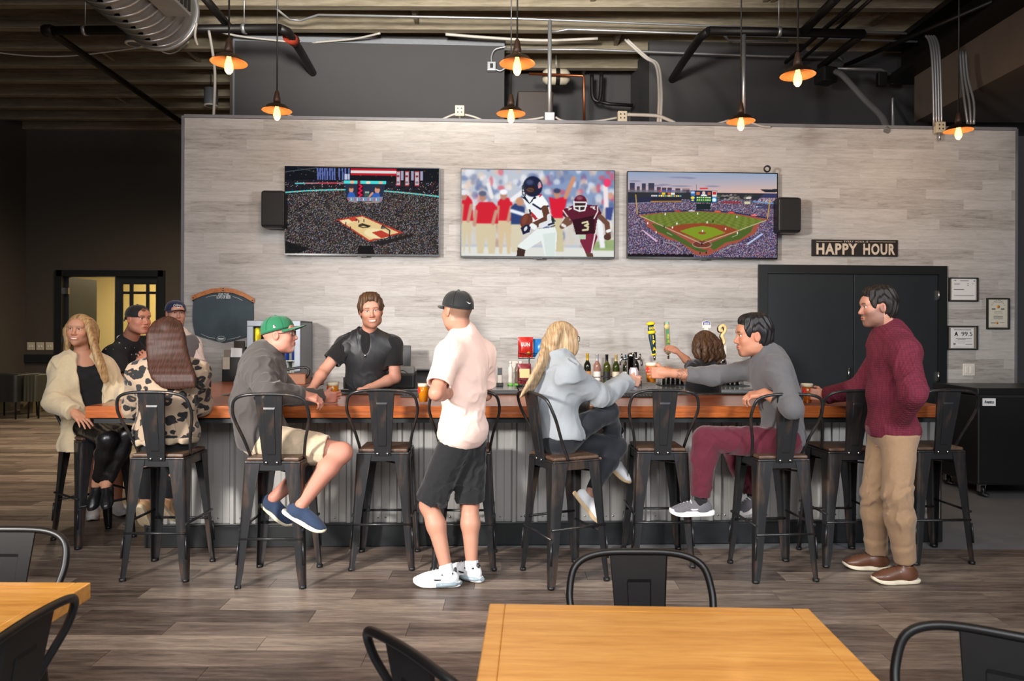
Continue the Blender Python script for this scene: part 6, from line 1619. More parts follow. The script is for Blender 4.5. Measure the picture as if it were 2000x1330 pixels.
    def extract(s, smooth=3):
        F = s.F; h = s.h
        F[0] = F[-1] = 1; F[:, 0] = F[:, -1] = 1; F[:, :, 0] = F[:, :, -1] = 1
        ins = F < 0
        n = np.array(F.shape) - 1
        cnt = np.zeros(n, np.int8)
        for dx in (0, 1):
            for dy in (0, 1):
                for dz in (0, 1): cnt += ins[dx:n[0] + dx, dy:n[1] + dy, dz:n[2] + dz]
        ci, cj, ck = np.nonzero((cnt > 0) & (cnt < 8))
        nv = len(ci)
        if nv == 0: return np.zeros((0, 3)), np.zeros((0, 4), int)
        idx = np.full(n, -1, np.int32); idx[ci, cj, ck] = np.arange(nv)
        cor = [(a, b, c) for a in (0, 1) for b in (0, 1) for c in (0, 1)]
        val = {c: F[ci + c[0], cj + c[1], ck + c[2]] for c in cor}
        acc = np.zeros((nv, 3)); w = np.zeros(nv)
        for c in cor:
            for a in range(3):
                if c[a] == 0:
                    e = list(c); e[a] = 1; e = tuple(e)
                    v0, v1 = val[c], val[e]
                    m = (v0 < 0) != (v1 < 0)
                    t = np.where(m, v0 / np.where(v0 == v1, 1, v0 - v1), 0)
                    for b in range(3): acc[:, b] += np.where(m, c[b] + (t if b == a else 0), 0)
                    w += m
        pos = acc / w[:, None]
        verts = s.lo + h * (np.stack([ci, cj, ck], 1) + pos)
        quads = []
        I = ins.astype(np.int8)
        for a in range(3):
            b, c = (a + 1) % 3, (a + 2) % 3
            d = np.diff(I, axis=a)
            e = np.nonzero(d); sg = d[e]; e = [np.array(q) for q in e]
            ok = (e[b] > 0) & (e[c] > 0) & (e[b] < n[b]) & (e[c] < n[c])
            e = [q[ok] for q in e]; sg = sg[ok]
            def g(ob, oc):
                q = [None] * 3; q[a] = e[a]; q[b] = e[b] + ob; q[c] = e[c] + oc
                return idx[q[0], q[1], q[2]]
            Q = np.stack([g(-1, -1), g(0, -1), g(0, 0), g(-1, 0)], 1)
            fl = sg > 0
            Q[fl] = Q[fl][:, ::-1]
            quads.append(Q)
        Q = np.concatenate(quads)
        for _ in range(smooth):
            A = np.concatenate([Q[:, 0], Q[:, 1], Q[:, 2], Q[:, 3]]); Bq = np.concatenate([Q[:, 1], Q[:, 2], Q[:, 3], Q[:, 0]])
            den = np.bincount(A, minlength=nv) + np.bincount(Bq, minlength=nv)
            avg = np.stack([(np.bincount(A, verts[Bq, i], nv) + np.bincount(Bq, verts[A, i], nv)) / np.maximum(den, 1) for i in range(3)], 1)
            verts = verts * 0.45 + avg * 0.55
        return verts, Q
def folds(seed, amp, freq, axis=(0, 0, 1), aniso=2.0):
    """soft cloth creases: several warped waves, shorter across the axis"""
    r = np.random.default_rng(seed); ax = nrm(axis); W = []
    for i in range(7):
        d = r.normal(0, 1, 3); d = d - ax * (d @ ax) * (1 - 1 / aniso); d = nrm(d) * freq * 2.6 * r.uniform(0.5, 1.5)
        W.append((d, r.uniform(0, 6.28), r.uniform(0.5, 1)))
    def fn(x, y, z):
        o = 0; wp = 0.35 * np.sin(11 * x + 7 * z + 3) + 0.35 * np.sin(9 * y - 13 * z + 1)
        for d, p, a in W: o = o + a * np.sin(d[0] * x + d[1] * y + d[2] * z + p + wp * 2)
        o = o / 3.0
        return -amp * (0.5 * np.sin(1.4 * o) + 1.3 * np.maximum(1 - np.abs(o) * 1.6, 0) ** 2) * np.clip(0.75 + 0.6 * np.sin(7 * x - 9 * z + 5 * y + seed), 0.25, 1.3)
    return fn
def ringfolds(a, b, amp, n, seed=0, reach=0.12):
    """creases running round a limb between a and b"""
    a, b = V3(a), V3(b); d = nrm(b - a); L = np.linalg.norm(b - a)
    side = nrm(np.cross(d, (0.3, 0.5, 0.8)))
    def fn(x, y, z):
        t = (x - a[0]) * d[0] + (y - a[1]) * d[1] + (z - a[2]) * d[2]
        s_ = (x - a[0]) * side[0] + (y - a[1]) * side[1] + (z - a[2]) * side[2]
        rr = np.sqrt(np.maximum((x - a[0] - t * d[0]) ** 2 + (y - a[1] - t * d[1]) ** 2 + (z - a[2] - t * d[2]) ** 2, 0))
        w = np.clip(t / 0.04, 0, 1) * np.clip((L - t) / 0.04, 0, 1) * (rr < reach)
        md = np.clip(0.35 + 0.65 * np.sin(23 * s_ + 31 * t + seed * 2) + 0.3 * np.sin(x * 60 + seed), 0, 1)
        return -amp * w * md * np.sin(t * n * 0.55 + 26 * s_ + seed + 2.2 * np.sin(19 * s_ + 12 * t + seed) + 1.2 * np.sin(31 * t))
    return fn
def basis(x, y, z): return np.stack([V3(x), V3(y), V3(z)], 1)
def face_frame(f, up=(0, 0, 1), roll=0.0):
    f = nrm(f); x = nrm(np.cross(f, V3(up))); u = np.cross(x, f)
    if roll: x, u = x * math.cos(roll) + u * math.sin(roll), u * math.cos(roll) - x * math.sin(roll)
    return basis(x, f, u)                    # columns: the person's right, face direction, up
SRGB = lambda *c: srgb_lin(np.array(c) / 255.0)

class Person:
    def __init__(s, label, root, skin, g=1.0, female=False):
        s.root = thing('person', label, 'person', (root[0], root[1], 0))
        s.o = V3((root[0], root[1], 0)); s.g = g; s.fem = female; s.skin = SRGB(*skin) * np.array((0.80, 0.76, 0.74)); s.skin_s = skin
        s.parts = []
    def mesh(s, name, vol, mat, parent=None, colfn=None, smooth=4):
        v, q = vol.extract(smooth)
        c = colfn(v) if colfn else None
        me = np_mesh(name, v - s.o, q, c, True)
        me.materials.append(mat)
        return obj(name, me, None, parent or s.root)
    def mb(s, name, mbuild, mat, parent=None):
        mbuild.v = [(v[0] - s.o[0], v[1] - s.o[1], v[2]) for v in mbuild.v]
        return mbuild.build(name, mat, parent or s.root)
    # ---- body skin: arms, legs, trunk, then head and hands at a finer grid, all in one mesh
    def setup(s, J):
        s.J = J; J = s.J
        for k in list(J):
            if isinstance(J[k], Vector): J[k] = V3(J[k])
        s.up = nrm(J['neck'] - J['pelvis'])
        sd = J['sR'] - J['sL']; sd = sd - s.up * (sd @ s.up); s.side = nrm(sd)
        s.fwd = np.cross(s.up, s.side)
        s.RT = basis(s.side, s.fwd, s.up)
        s.L = np.linalg.norm(J['neck'] - J['pelvis'])
        s.mid = V3(J['mid']) if 'mid' in J else J['pelvis'] + s.up * s.L * 0.38
        s.RH = face_frame(J['face'], J.get('hup', (0, 0, 1)), J.get('hroll', 0.0))
        s.hs = J.get('hs', 0.97 if not s.fem else 0.93)
    def torso(s, vol, e=0.0, k=0.06, chest=1.0, waist=1.0, hip=1.0, low=True):
        J, g = s.J, s.g
        f = 0.9 if s.fem else 1.0
        cC = J['pelvis'] * 0.30 + J['neck'] * 0.70 if 'mid' not in J else J['mid'] * 0.35 + J['neck'] * 0.65
        vol.ell(cC, ((0.160 * f * g) * chest + e, 0.112 * g * chest + e, 0.185 + e), s.RT, k)
        up2 = nrm(cC - J['pelvis'])
        vol.ell(s.mid, ((0.140 * f * g) * waist + e, 0.108 * g * waist + e, 0.16 + e), s.RT, k)
        if low: vol.ell(J['pelvis'] + s.up * 0.01, ((0.162 * (1.02 if s.fem else 1.0) * g) * hip + e, 0.122 * g * hip + e, 0.125 + e), s.RT, k)
        for a in ('sL', 'sR'):
            vol.cone(J['neck'] + s.up * 0.012, J[a] - s.up * 0.008, 0.052 * f + e, 0.054 * f * g + e, 0.05)
            vol.cone(J[a] * 0.75 + cC * 0.25 - s.up * 0.02, cC - s.up * 0.05, 0.06 * f * g + e, 0.08 * f * g + e, 0.06)
    def bust(s, vol, e=0.0):
        J = s.J; c = J['pelvis'] * 0.36 + J['neck'] * 0.64
        for q in (-1, 1): vol.ell(c + s.side * 0.072 * q + s.fwd * 0.085, (0.062 + e, 0.055 + e, 0.06 + e), s.RT, 0.05)
    def arm_r(s): f = (0.84 if s.fem else 1.0) * s.g; return (0.054 * f, 0.043 * f, 0.045 * f, 0.0285 * f)
    def arm(s, vol, a, e=0.0, k=0.03, upto=1.0):
        J = s.J; r = s.arm_r(); S, E, W = J['s' + a], J['e' + a], J['w' + a]
        vol.cone(S, E, r[0] + e, r[1] + e, k); vol.cone(E, E * 0.7 + W * 0.3, r[1] + e, r[2] + e, 0.02); vol.cone(E * 0.7 + W * 0.3, W, r[2] + e, r[3] + e, 0.02)
    def leg_r(s): f = (0.95 if s.fem else 1.0) * s.g; return (0.088 * f, 0.060 * f, 0.056 * f, 0.059 * f, 0.036 * f)
    def leg(s, vol, a, e=0.0, k=0.04):
        J = s.J; r = s.leg_r(); H, K, A = J['h' + a], J['k' + a], J['a' + a]
        back = np.cross(nrm(A - K), np.cross(nrm(K - H), nrm(A - K))) * -1
        c = K * 0.68 + A * 0.32 + (nrm(back) * 0.012 if np.linalg.norm(back) > 0.1 else 0)
        vol.cone(H, K, r[0] + e, r[1] + e, k); vol.cone(K, c, r[2] + e, r[3] + e, 0.03); vol.cone(c, A, r[3] + e, r[4] + e, 0.03)
    def head_prims(s, vol, e=0.0):
        J = s.J; R, q = s.RH, s.hs; C = J['head']
        def W(x, y, z): return C + R @ (V3((x, y, z)) * q)
        def E(c, r, k, op='u'): vol.ell(W(*c), V3(r) * q, R, k * q, op)
        f = s.fem
        E((0, -0.016, 0.035), (0.079, 0.096, 0.084), 0.0)
        E((0, 0.030, -0.025), (0.065 if not f else 0.060, 0.062, 0.082), 0.04)
        E((0, 0.036, -0.070), (0.055 if not f else 0.046, 0.046, 0.040), 0.04)
        E((0, 0.072, -0.098), (0.022 if not f else 0.017, 0.018, 0.017), 0.03)
        for x in (-1, 1):
            E((x * 0.050, 0.005, -0.065), (0.014, 0.03, 0.024), 0.035)
            E((x * 0.040, 0.060, -0.022), (0.024, 0.026, 0.024), 0.025)
            E((x * 0.026, 0.080, 0.033), (0.024, 0.012, 0.009), 0.018)
        E((0, 0.070, 0.050), (0.05, 0.026, 0.035), 0.03)
        for x in (-1, 1): E((x * 0.031, 0.098, 0.011), (0.017, 0.014, 0.011), 0.012, 's')
        vol.cone(W(0, 0.086, 0.020), W(0, 0.108, -0.022), 0.0075 * q, 0.0115 * q, 0.012 * q)
        E((0, 0.108, -0.026), (0.0105, 0.010, 0.009), 0.006)
        for x in (-1, 1): E((x * 0.012, 0.098, -0.030), (0.0085, 0.010, 0.0075), 0.006)
        sm = J.get('smile', 0.0)
        E((0, 0.086, -0.058), (0.026, 0.014, 0.016), 0.014)
        E((0, 0.096, -0.0545), (0.022 + 0.004 * sm, 0.0065, 0.0048), 0.006)
        E((0, 0.095, -0.0660), (0.020 + 0.004 * sm, 0.0070, 0.0055), 0.006)
        E((0, 0.101, -0.0605), (0.021 + 0.006 * sm, 0.006, 0.0016 + 0.002 * sm), 0.003, 's')
        for x in (-1, 1):
            E((x * 0.031, 0.0795, 0.0222), (0.0165, 0.0130, 0.0072), 0.004)
            E((x * 0.031, 0.0790, 0.0022), (0.0150, 0.0115, 0.0062), 0.004)
        for x in (-1, 1):      # ears
            xe = 0.0795
            E((x * xe, -0.004, 0.000), (0.0085, 0.019, 0.031), 0.008)
            E((x * (xe + 0.009), 0.001, 0.003), (0.006, 0.011, 0.018), 0.006, 's')
        vol.cone(J['neck'] - s.up * 0.02 + 0.0, W(0, -0.022, -0.050), (0.060 if not f else 0.050) * s.g ** 0.5, (0.056 if not f else 0.046) * s.g ** 0.5, 0.03)
    def head_color(s, v):
        J = s.J; p = (v - J['head']) @ s.RH / s.hs
        x, y, z = np.abs(p[:, 0]), p[:, 1], p[:, 2]
        c = np.tile(s.skin, (len(v), 1))
        def mixc(m, col): c[:] = c * (1 - m[:, None]) + np.array(col) * m[:, None]
        def soft(d, w): return np.clip(0.5 - d / w, 0, 1)
        rosy = s.skin * np.array((1.10, 0.80, 0.76))
        mixc(0.55 * np.exp(-(((x - 0.042) / 0.02) ** 2 + ((z + 0.022) / 0.02) ** 2)) * (y > 0.02), rosy)
        mixc(0.5 * np.exp(-((x / 0.016) ** 2 + ((z + 0.028) / 0.014) ** 2)) * (y > 0.09), rosy)
        mixc(0.5 * np.exp(-(((x - 0.08) / 0.014) ** 2)) * (np.abs(y) < 0.03) * (np.abs(z) < 0.035), rosy)
        hair = SRGB(*J.get('hair', (60, 42, 30)))
        # brows
        br = soft(np.abs(z - 0.0345 + 18 * (x - 0.032) ** 2 * 0.35) - (0.0032 if s.fem else 0.0042), 0.004) * soft(np.abs(x - 0.031) - 0.018, 0.006) * (y > 0.05)
        mixc(br * (0.75 if not s.fem else 0.65), hair)
        # beard, moustache, shaved scalp
        bd = J.get('beard')
        if bd:
            col, amt, kind = SRGB(*bd[0]), bd[1], bd[2]
            lip = soft(np.abs(z + 0.0605) - 0.010, 0.003) * soft(x - 0.026, 0.004)
            m = np.zeros(len(v))
            if 'stubble' in kind: m = np.maximum(m, soft(z + 0.030 - 0.6 * np.maximum(0.05 - y, 0) - 0.25 * x, 0.03) * (y > -0.01) * soft(-0.125 - z, 0.02))
            if 'goatee' in kind: m = np.maximum(m, soft(np.hypot(x / 0.026, (z + 0.092) / 0.026) - 1, 0.35) * (y > 0.03))
            if 'moustache' in kind: m = np.maximum(m, 1.0 * soft(np.abs(z + 0.0455) - 0.005, 0.005) * soft(x - 0.027, 0.008) * (y > 0.06))
            mixc(m * amt * (1 - lip), col)
        if J.get('scalp'):
            sc, amt = SRGB(*J['scalp'][0]), J['scalp'][1]
            mixc(amt * soft(-(z - 0.0 - 0.9 * np.maximum(y - 0.0, -0.05)) , 0.02) * (y < 0.05) * (x < 0.0765), sc)
        # lips, teeth, lashes
        lipc = s.skin * np.array((0.92, 0.55, 0.55)) if s.fem else s.skin * np.array((0.88, 0.62, 0.60))
        sm = J.get('smile', 0.0)
        zz = z; z = z - sm * 7.0 * x ** 2
        mixc(soft(((x / (0.024 + 0.006 * sm)) ** 2 + ((z + 0.0603) / 0.0105) ** 2) - 1, 0.3) * (y > 0.07), lipc)
        if sm > 0.4: mixc(soft(((x / 0.024) ** 2 + ((z + 0.0605) / (0.0035 + 0.0015 * sm)) ** 2) - 1, 0.3) * (y > 0.07), SRGB(236, 228, 220))
        else: mixc(0.7 * soft(np.abs(z + 0.0605) - 0.0012, 0.003) * soft(x - 0.021, 0.004) * (y > 0.075), s.skin * 0.3)
        z = zz
        ey = soft(((x - 0.031) / 0.016) ** 2 + ((z - 0.0155) / 0.0022) ** 2 - 1, 0.5) * (y > 0.05)
        mixc(ey * 0.7, s.skin * 0.22)
        return c
    def body(s, hands=(), legs=True, fine=0.0028, armcut=None):
        J = s.J
        pts = np.array([J[k] for k in ('neck', 'pelvis', 'sL', 'sR', 'eL', 'eR', 'wL', 'wR') + (('hL', 'hR', 'kL', 'kR', 'aL', 'aR') if legs else ())])
        vol = Vol(pts.min(0) - 0.16, pts.max(0) + 0.16, 0.007)
        s.torso(vol, -0.012)
        if s.fem: s.bust(vol, -0.012)
        for a in 'LR':
            s.arm(vol, a)
            if legs: s.leg(vol, a)
        vs, qs, cs = [], [], []
        def addm(v, q, c):
            o = sum(len(k) for k in vs); vs.append(v); qs.append(q + o); cs.append(c)
        vol.cone(J['neck'] - s.up * 0.02, J['neck'] + s.up * 0.02, 0.05, 0.048, 0.02)
        v, q = vol.extract(3); addm(v, q, s.limb_color(v))
        hv = Vol(J['head'] - 0.19, J['head'] + 0.19, fine); s.head_prims(hv)
        v, q = hv.extract(1); addm(v, q, s.head_color(v))
        # eyeballs
        for x in (-1, 1):
            C = J['head'] + s.RH @ (V3((x * 0.031, 0.0785, 0.0125)) * s.hs); r = 0.0118 * s.hs
            n, m = 20, 14; th = np.linspace(0, math.pi, m); ph = np.arange(n) * 2 * math.pi / n
            g = np.array([(math.sin(t) * math.cos(p_), math.cos(t), math.sin(t) * math.sin(p_)) for t in th for p_ in ph])
            gz = V3(J.get('gaze', (0, 1, 0))); gz = nrm(gz); A = face_frame(gz)
            v = C + ((g * r) @ A.T) @ s.RH.T
            t = np.repeat(th, n)
            col = np.where(t[:, None] < 0.20, SRGB(10, 8, 8), np.where(t[:, None] < 0.50, SRGB(*J.get('iris', (84, 60, 44))), SRGB(214, 206, 200)))
            q = np.array([(i * n + k, i * n + (k + 1) % n, (i + 1) * n + (k + 1) % n, (i + 1) * n + k) for i in range(m - 1) for k in range(n)])
            addm(v, q, col)
        for hd in hands:
            v, q = s.hand(hd); addm(v, q, s.hand_color(v, hd))
        me = np_mesh('body', np.concatenate(vs) - s.o, np.concatenate(qs), np.concatenate(cs), True)
        me.materials.append(M_SKIN)
        s.bodyo = obj('body', me, None, s.root)
        return s.bodyo
    def limb_color(s, v):
        c = np.tile(s.skin, (len(v), 1))
        for j in ('kL', 'kR', 'eL', 'eR'):
            if j in s.J:
                w = np.exp(-(np.linalg.norm(v - s.J[j], axis=1) / 0.06) ** 2)[:, None] * 0.4
                c = c * (1 - w) + s.skin * np.array((1.05, 0.82, 0.78)) * w
        tt = s.J.get('tattoo')
        if tt is not None:
            a, b = tt
            t = ((v - a) @ (b - a)) / ((b - a) @ (b - a)); near = (t > 0) & (t < 1) & (np.linalg.norm(v - (a + np.clip(t, 0, 1)[:, None] * (b - a)), axis=1) < 0.07)
            pat = np.sin(v[:, 0] * 190 + 3 * np.sin(v[:, 2] * 120)) * np.sin(v[:, 2] * 160 + 2 * np.sin(v[:, 0] * 90)) > -0.15
            c[near & pat] = c[near & pat] * np.array((0.55, 0.58, 0.62))
        return c
    def hand_frame(s, hd):
        d = nrm(hd['d']); n = V3(hd['n']); n = nrm(n - d * (n @ d)); t = np.cross(d, n)
        if t @ V3(hd['t']) < 0: t = -t
        return d, n, t
    def hand(s, hd):
        w = V3(hd['w']); d, n, t = s.hand_frame(hd); q = (0.90 if s.fem else 1.0) * hd.get('s', 1.0)
        vol = Vol(w + d * 0.07 - 0.15, w + d * 0.07 + 0.15, 0.0030)
        R = basis(t, n, d)
        E = s.J['e' + hd['a']]; r3 = s.arm_r()[3]; r2 = s.arm_r()[2]
        bk = w + nrm(E - w) * 0.06
        vol.cone(bk, w, r3 + (r2 - r3) * 0.3, r3, 0.0)
        vol.cone(w, w + d * 0.03 * q, r3 * 0.95, 0.024 * q, 0.02)
        vol.rbox(w + d * 0.052 * q, (0.040 * q, 0.0145 * q, 0.044 * q), R, 0.012 * q, 0.016)
        vol.ell(w + d * 0.038 * q + t * 0.024 * q + n * 0.008 * q, (0.017 * q, 0.013 * q, 0.028 * q), R, 0.012)
        cu = hd.get('curl', (0.35, 0.45, 0.35)); sp = hd.get('spread', 0.06)
        for i in range(4):
            fl = (1.0, 1.10, 1.02, 0.80)[i] * q; rr = (0.0088, 0.0090, 0.0086, 0.0076)[i] * q
            p = w + d * (0.088, 0.092, 0.088, 0.080)[i] * q + t * (0.0300, 0.0105, -0.0100, -0.0290)[i] * q
            a = 0.0; e = hd.get('extra', (0, 0, 0, 0))[i]
            for j, ln in enumerate((0.042, 0.026, 0.021)):
                a += cu[j] + e * (0.6 if j else 1.0)
                dd = d * math.cos(a) + n * math.sin(a) + t * sp * (1.5 - i)
                p2 = p + nrm(dd) * ln * fl
                vol.cone(p, p2, rr * (1 - 0.08 * j), rr * (0.94 - 0.10 * j), 0.005 if j else 0.010)
                p = p2
        tb = hd.get('thumb', ((0.62, 0.62, 0.40), (0.85, 0.30, 0.40), (0.9, 0.1, 0.45)))
        p = w + d * 0.024 * q + t * 0.026 * q + n * 0.006 * q
        for j, (ln, ra) in enumerate(((0.042, 0.0125), (0.033, 0.0105), (0.027, 0.0098))):
            dd = d * tb[j][0] + t * tb[j][1] + n * tb[j][2]
            p2 = p + nrm(dd) * ln * q; vol.cone(p, p2, ra * q, ra * q * 0.9, 0.008); p = p2
        return vol.extract(2)
    def hand_color(s, v, hd):
        c = np.tile(s.skin, (len(v), 1)); w = V3(hd['w']); d, n, t = s.hand_frame(hd)
        a = (v - w) @ d; k = np.exp(-((a - 0.09) / 0.012) ** 2) * 0.35 + np.clip((a - 0.13) / 0.05, 0, 1) * 0.3
        c = c * (1 - k[:, None]) + s.skin * np.array((1.08, 0.80, 0.75)) * k[:, None]
        return c
    def box_of(s, keys, m, h):
        pts = np.array([s.J[k] for k in keys]); return Vol(pts.min(0) - m, pts.max(0) + m, h)
    # ---- clothing
    def shirt(s, name, mat, e=0.014, sleeve='long', es=0.014, hem=None, chest=1.0, waist=1.05, hip=1.0, seed=1, amp=0.006, freq=26, cut=0.97, vneck=None, bust=None, extra=None, h=0.0055, colfn=None, ring=0.004):
        J = s.J; vol = s.box_of(('neck', 'pelvis', 'sL', 'sR', 'eL', 'eR', 'wL', 'wR'), 0.20, h)
        s.torso(vol, e, 0.07, chest, waist, hip)
        if s.fem: s.bust(vol, e)
        r = s.arm_r()
        F = [folds(seed, amp, freq, s.up, 2.5)]
        for a in 'LR':
            S, E, W = J['s' + a], J['e' + a], J['w' + a]
            if sleeve == 'short':
                end = S + (E - S) * cut; vol.cone(S, end, r[0] + es + 0.004, r[1] + es + 0.016, 0.045, flat=True)
                vol.cone(end - nrm(E - S) * 0.012, end + nrm(E - S) * 0.03, r[1] + es + 0.002, r[1] + es + 0.002, 0.004, 's')
            elif sleeve == 'long':
                W2 = E + (W - E) * cut
                vol.cone(S, E, r[0] + es + 0.004, r[1] + es + 0.006, 0.05); vol.cone(E, W2, r[1] + es + 0.008, r[3] + es + 0.004, 0.03, flat=True)
                F.append(ringfolds(S * 0.35 + E * 0.65, E * 0.75 + W2 * 0.25, ring, 150, seed)); F.append(ringfolds(E * 0.3 + W2 * 0.7, W2, ring * 0.7, 190, seed + 2))
        s.hem = None if hem is None else V3(hem)
        if hem is not None: vol.plane(V3(hem), -s.up, 0.004)
        if extra: extra(vol)
        for f in F: vol.displace(f)
        return s.mesh(name, vol, mat, colfn=colfn)
    def pants(s, name, mat, e=0.010, kind='long', hem=0.93, seed=3, amp=0.005, freq=24, top=None, flare=0.0, h=0.006, hip=1.0, ankle_e=None, ring=0.004):
        J = s.J; vol = s.box_of(('pelvis', 'hL', 'hR', 'kL', 'kR', 'aL', 'aR'), 0.2, h)
        vol.ell(J['pelvis'] + s.up * 0.01, (0.165 * s.g * hip + e, 0.124 * s.g * hip + e, 0.125 + e), s.RT, 0.05)
        if getattr(s, 'hem', None) is not None: vol.plane(s.hem + s.up * getattr(s, 'hc', 0.10), s.up, 0.003)
        r = s.leg_r(); F = [folds(seed, amp, freq, (0.2, 0.1, 1), 2.0)]
        for a in 'LR':
            H, K, A = J['h' + a], J['k' + a], J['a' + a]
            if kind == 'short':
                en = H + (K - H) * hem
                vol.cone(H, en, r[0] + e + 0.004, r[1] + e + flare, 0.05, flat=True)
                vol.cone(en - nrm(K - H) * 0.012, en + nrm(K - H) * 0.05, r[1] + e + flare - 0.012, r[1] + e + flare - 0.012, 0.004, 's')
            else:
                en = K + (A - K) * hem; ae = e if ankle_e is None else ankle_e; c = K * 0.68 + A * 0.32
                vol.cone(H, K, r[0] + e, r[1] + e + 0.002, 0.05); vol.cone(K, c, r[2] + e + 0.004, r[3] + (e + ae) / 2, 0.03); vol.cone(c, en, r[3] + (e + ae) / 2, r[4] + ae, 0.03, flat=True)
                F.append(ringfolds(H * 0.25 + K * 0.75, K * 0.75 + A * 0.25, ring, 130, seed, 0.13)); F.append(ringfolds(K * 0.35 + A * 0.65, en, ring * 0.8, 150, seed + 4, 0.13))
        if getattr(s, 'hem', None) is not None and nrm(J['kL'] - J['hL']) @ s.up < -0.75: vol.plane(s.hem + s.up * getattr(s, 'hc', 0.10), s.up, 0.003)
        for f in F: vol.displace(f)
        return s.mesh(name, vol, mat)
    def shoe(s, ankle, d, up, up_mat, sole_mat, L=0.28, kind='sneaker', q=1.0, sole_h=0.03, collar=0.0, tongue=None, name='shoe'):
        """d = toe direction, up = out of the top; the ankle joint sits over the heel"""
        d = nrm(d); u = V3(up); u = nrm(u - d * (u @ d)); t = np.cross(d, u); R = basis(d, t, u)
        A = V3(ankle); O = A - u * (0.085 * q) + d * (0.055 * q)
        if kind != 'air' : pass
        def W(x, y, z): return O + d * x * q + t * y * q + u * z * q
        l = L / 2
        vol = Vol(O - 0.24, O + 0.24, 0.004)
        vol.ell(W(0.075, 0, 0.034), V3((0.068, 0.043, 0.030)) * q, R, 0.0)
        vol.ell(W(0.0, 0, 0.045), V3((0.095, 0.039, 0.042)) * q, R, 0.03)
        vol.ell(W(-0.075, 0, 0.048), V3((0.055, 0.036, 0.048)) * q, R, 0.03)
        vol.cone(W(-0.058, 0, 0.05), W(-0.062, 0, 0.085 + collar), 0.042 * q, 0.040 * q, 0.02, flat=True)
        vol.cone(W(-0.015, 0, 0.07), W(0.055, 0, 0.052), 0.024 * q, 0.020 * q, 0.02)
        vol.cone(W(-0.062, 0, 0.078 + collar), W(-0.063, 0, 0.13 + collar), 0.034 * q, 0.036 * q, 0.004, 's')
        vol.plane(W(0, 0, sole_h * 0.75), -u, 0.002)
        sh = s.mesh(name, vol, up_mat)
        ol = []
        for k in range(40):
            a = 2 * math.pi * k / 40; cx_ = math.cos(a); sy = math.sin(a)
            x = 0.145 * np.sign(cx_) * abs(cx_) ** 0.75; wd = 0.046 if x > 0.02 else (0.037 if x < -0.05 else 0.040); y = wd * np.sign(sy) * abs(sy) ** 0.75
            ol.append((x, y))
        M = Matrix(((d[0] * q, t[0] * q, u[0] * q, O[0]), (d[1] * q, t[1] * q, u[1] * q, O[1]), (d[2] * q, t[2] * q, u[2] * q, O[2]), (0, 0, 0, 1)))
        mbb = MB(); n = len(ol); secs = []
        for zz, sc_, rise in ((0.0, 0.95, 1), (0.006, 0.99, 1), (sole_h * 0.7, 1.0, 1), (sole_h, 0.97, 1)):
            secs += [M @ Vector((x * sc_, y * sc_, zz + 0.018 * max(0, (x - 0.07) / 0.075) ** 2)) for x, y in ol]
        f = [list(reversed(range(n))), [3 * n + k for k in range(n)]]
        for j in range(3): f += [(j * n + k, j * n + (k + 1) % n, (j + 1) * n + (k + 1) % n, (j + 1) * n + k) for k in range(n)]
        mbb.add(secs, f, False)
        so = s.mb('sole', mbb, sole_mat, sh)
        s.last_shoe = (sh, W, R, q)
        return sh
    def shoe_detail(s, laces=None, swoosh=None, counter=None, air=None):
        sh, W, R, q = s.last_shoe
        if laces is not None:
            for k in range(4):
                x = 0.075 - k * 0.022; z = 0.071 + k * 0.007
                s.mb('lace', MB().tube([W(x, -0.024, z - 0.012), W(x - 0.002, 0, z + 0.006), W(x, 0.024, z - 0.012)], 0.0028 * q, 6), laces, sh)
        if swoosh is not None:
            for sd in (-1, 1):
                pts = [(-0.055, 0.052), (-0.02, 0.042), (0.005, 0.040), (0.018, 0.046), (0.010, 0.050), (-0.005, 0.049), (-0.025, 0.050)]
                m = MB()
                v = [W(x, sd * (0.0395 if x > -0.03 else 0.0385), z) for x, z in pts] + [W(x, sd * 0.0415, z) for x, z in pts]
                n = len(pts); m.add(v, [list(range(n)), list(range(n, 2 * n))[::-1]] + [(i, (i + 1) % n, n + (i + 1) % n, n + i) for i in range(n)])
                s.mb('swoosh', m, swoosh, sh)
        if counter is not None:
            s.mb('heel_tab', MB().tube([W(-0.104, 0, 0.055), W(-0.106, 0, 0.085), W(-0.109, 0, 0.108)], [0.012 * q, 0.011 * q, 0.007 * q], 8).tube([W(-0.098, 0.028, 0.082), W(-0.06, 0.036, 0.072), W(-0.03, 0.034, 0.074)], 0.006 * q, 6).tube([W(-0.098, -0.028, 0.082), W(-0.06, -0.036, 0.072), W(-0.03, -0.034, 0.074)], 0.006 * q, 6), counter, sh)
        if air is not None:
            s.mb('heel_cushion', MB().lathe([(0.0, -0.046), (0.035, -0.044), (0.046, -0.03), (0.046, 0.03), (0.035, 0.044), (0.0, 0.046)], 16, Matrix(((R[0, 0], R[0, 2], R[0, 1], 0), (R[1, 0], R[1, 2], R[1, 1], 0), (R[2, 0], R[2, 2], R[2, 1], 0), (0, 0, 0, 1)))) if False else MB().tube([W(-0.142, 0, 0.018), W(-0.10, 0.03, 0.018), W(-0.05, 0.04, 0.018), W(0.0, 0.040, 0.014)], 0.013 * q, 8).tube([W(-0.142, 0, 0.018), W(-0.10, -0.03, 0.018), W(-0.05, -0.04, 0.018), W(0.0, -0.040, 0.014)], 0.013 * q, 8), air, sh)
    # ---- head things
    def HW(s, x, y, z): return s.J['head'] + s.RH @ (V3((x, y, z)) * s.hs)
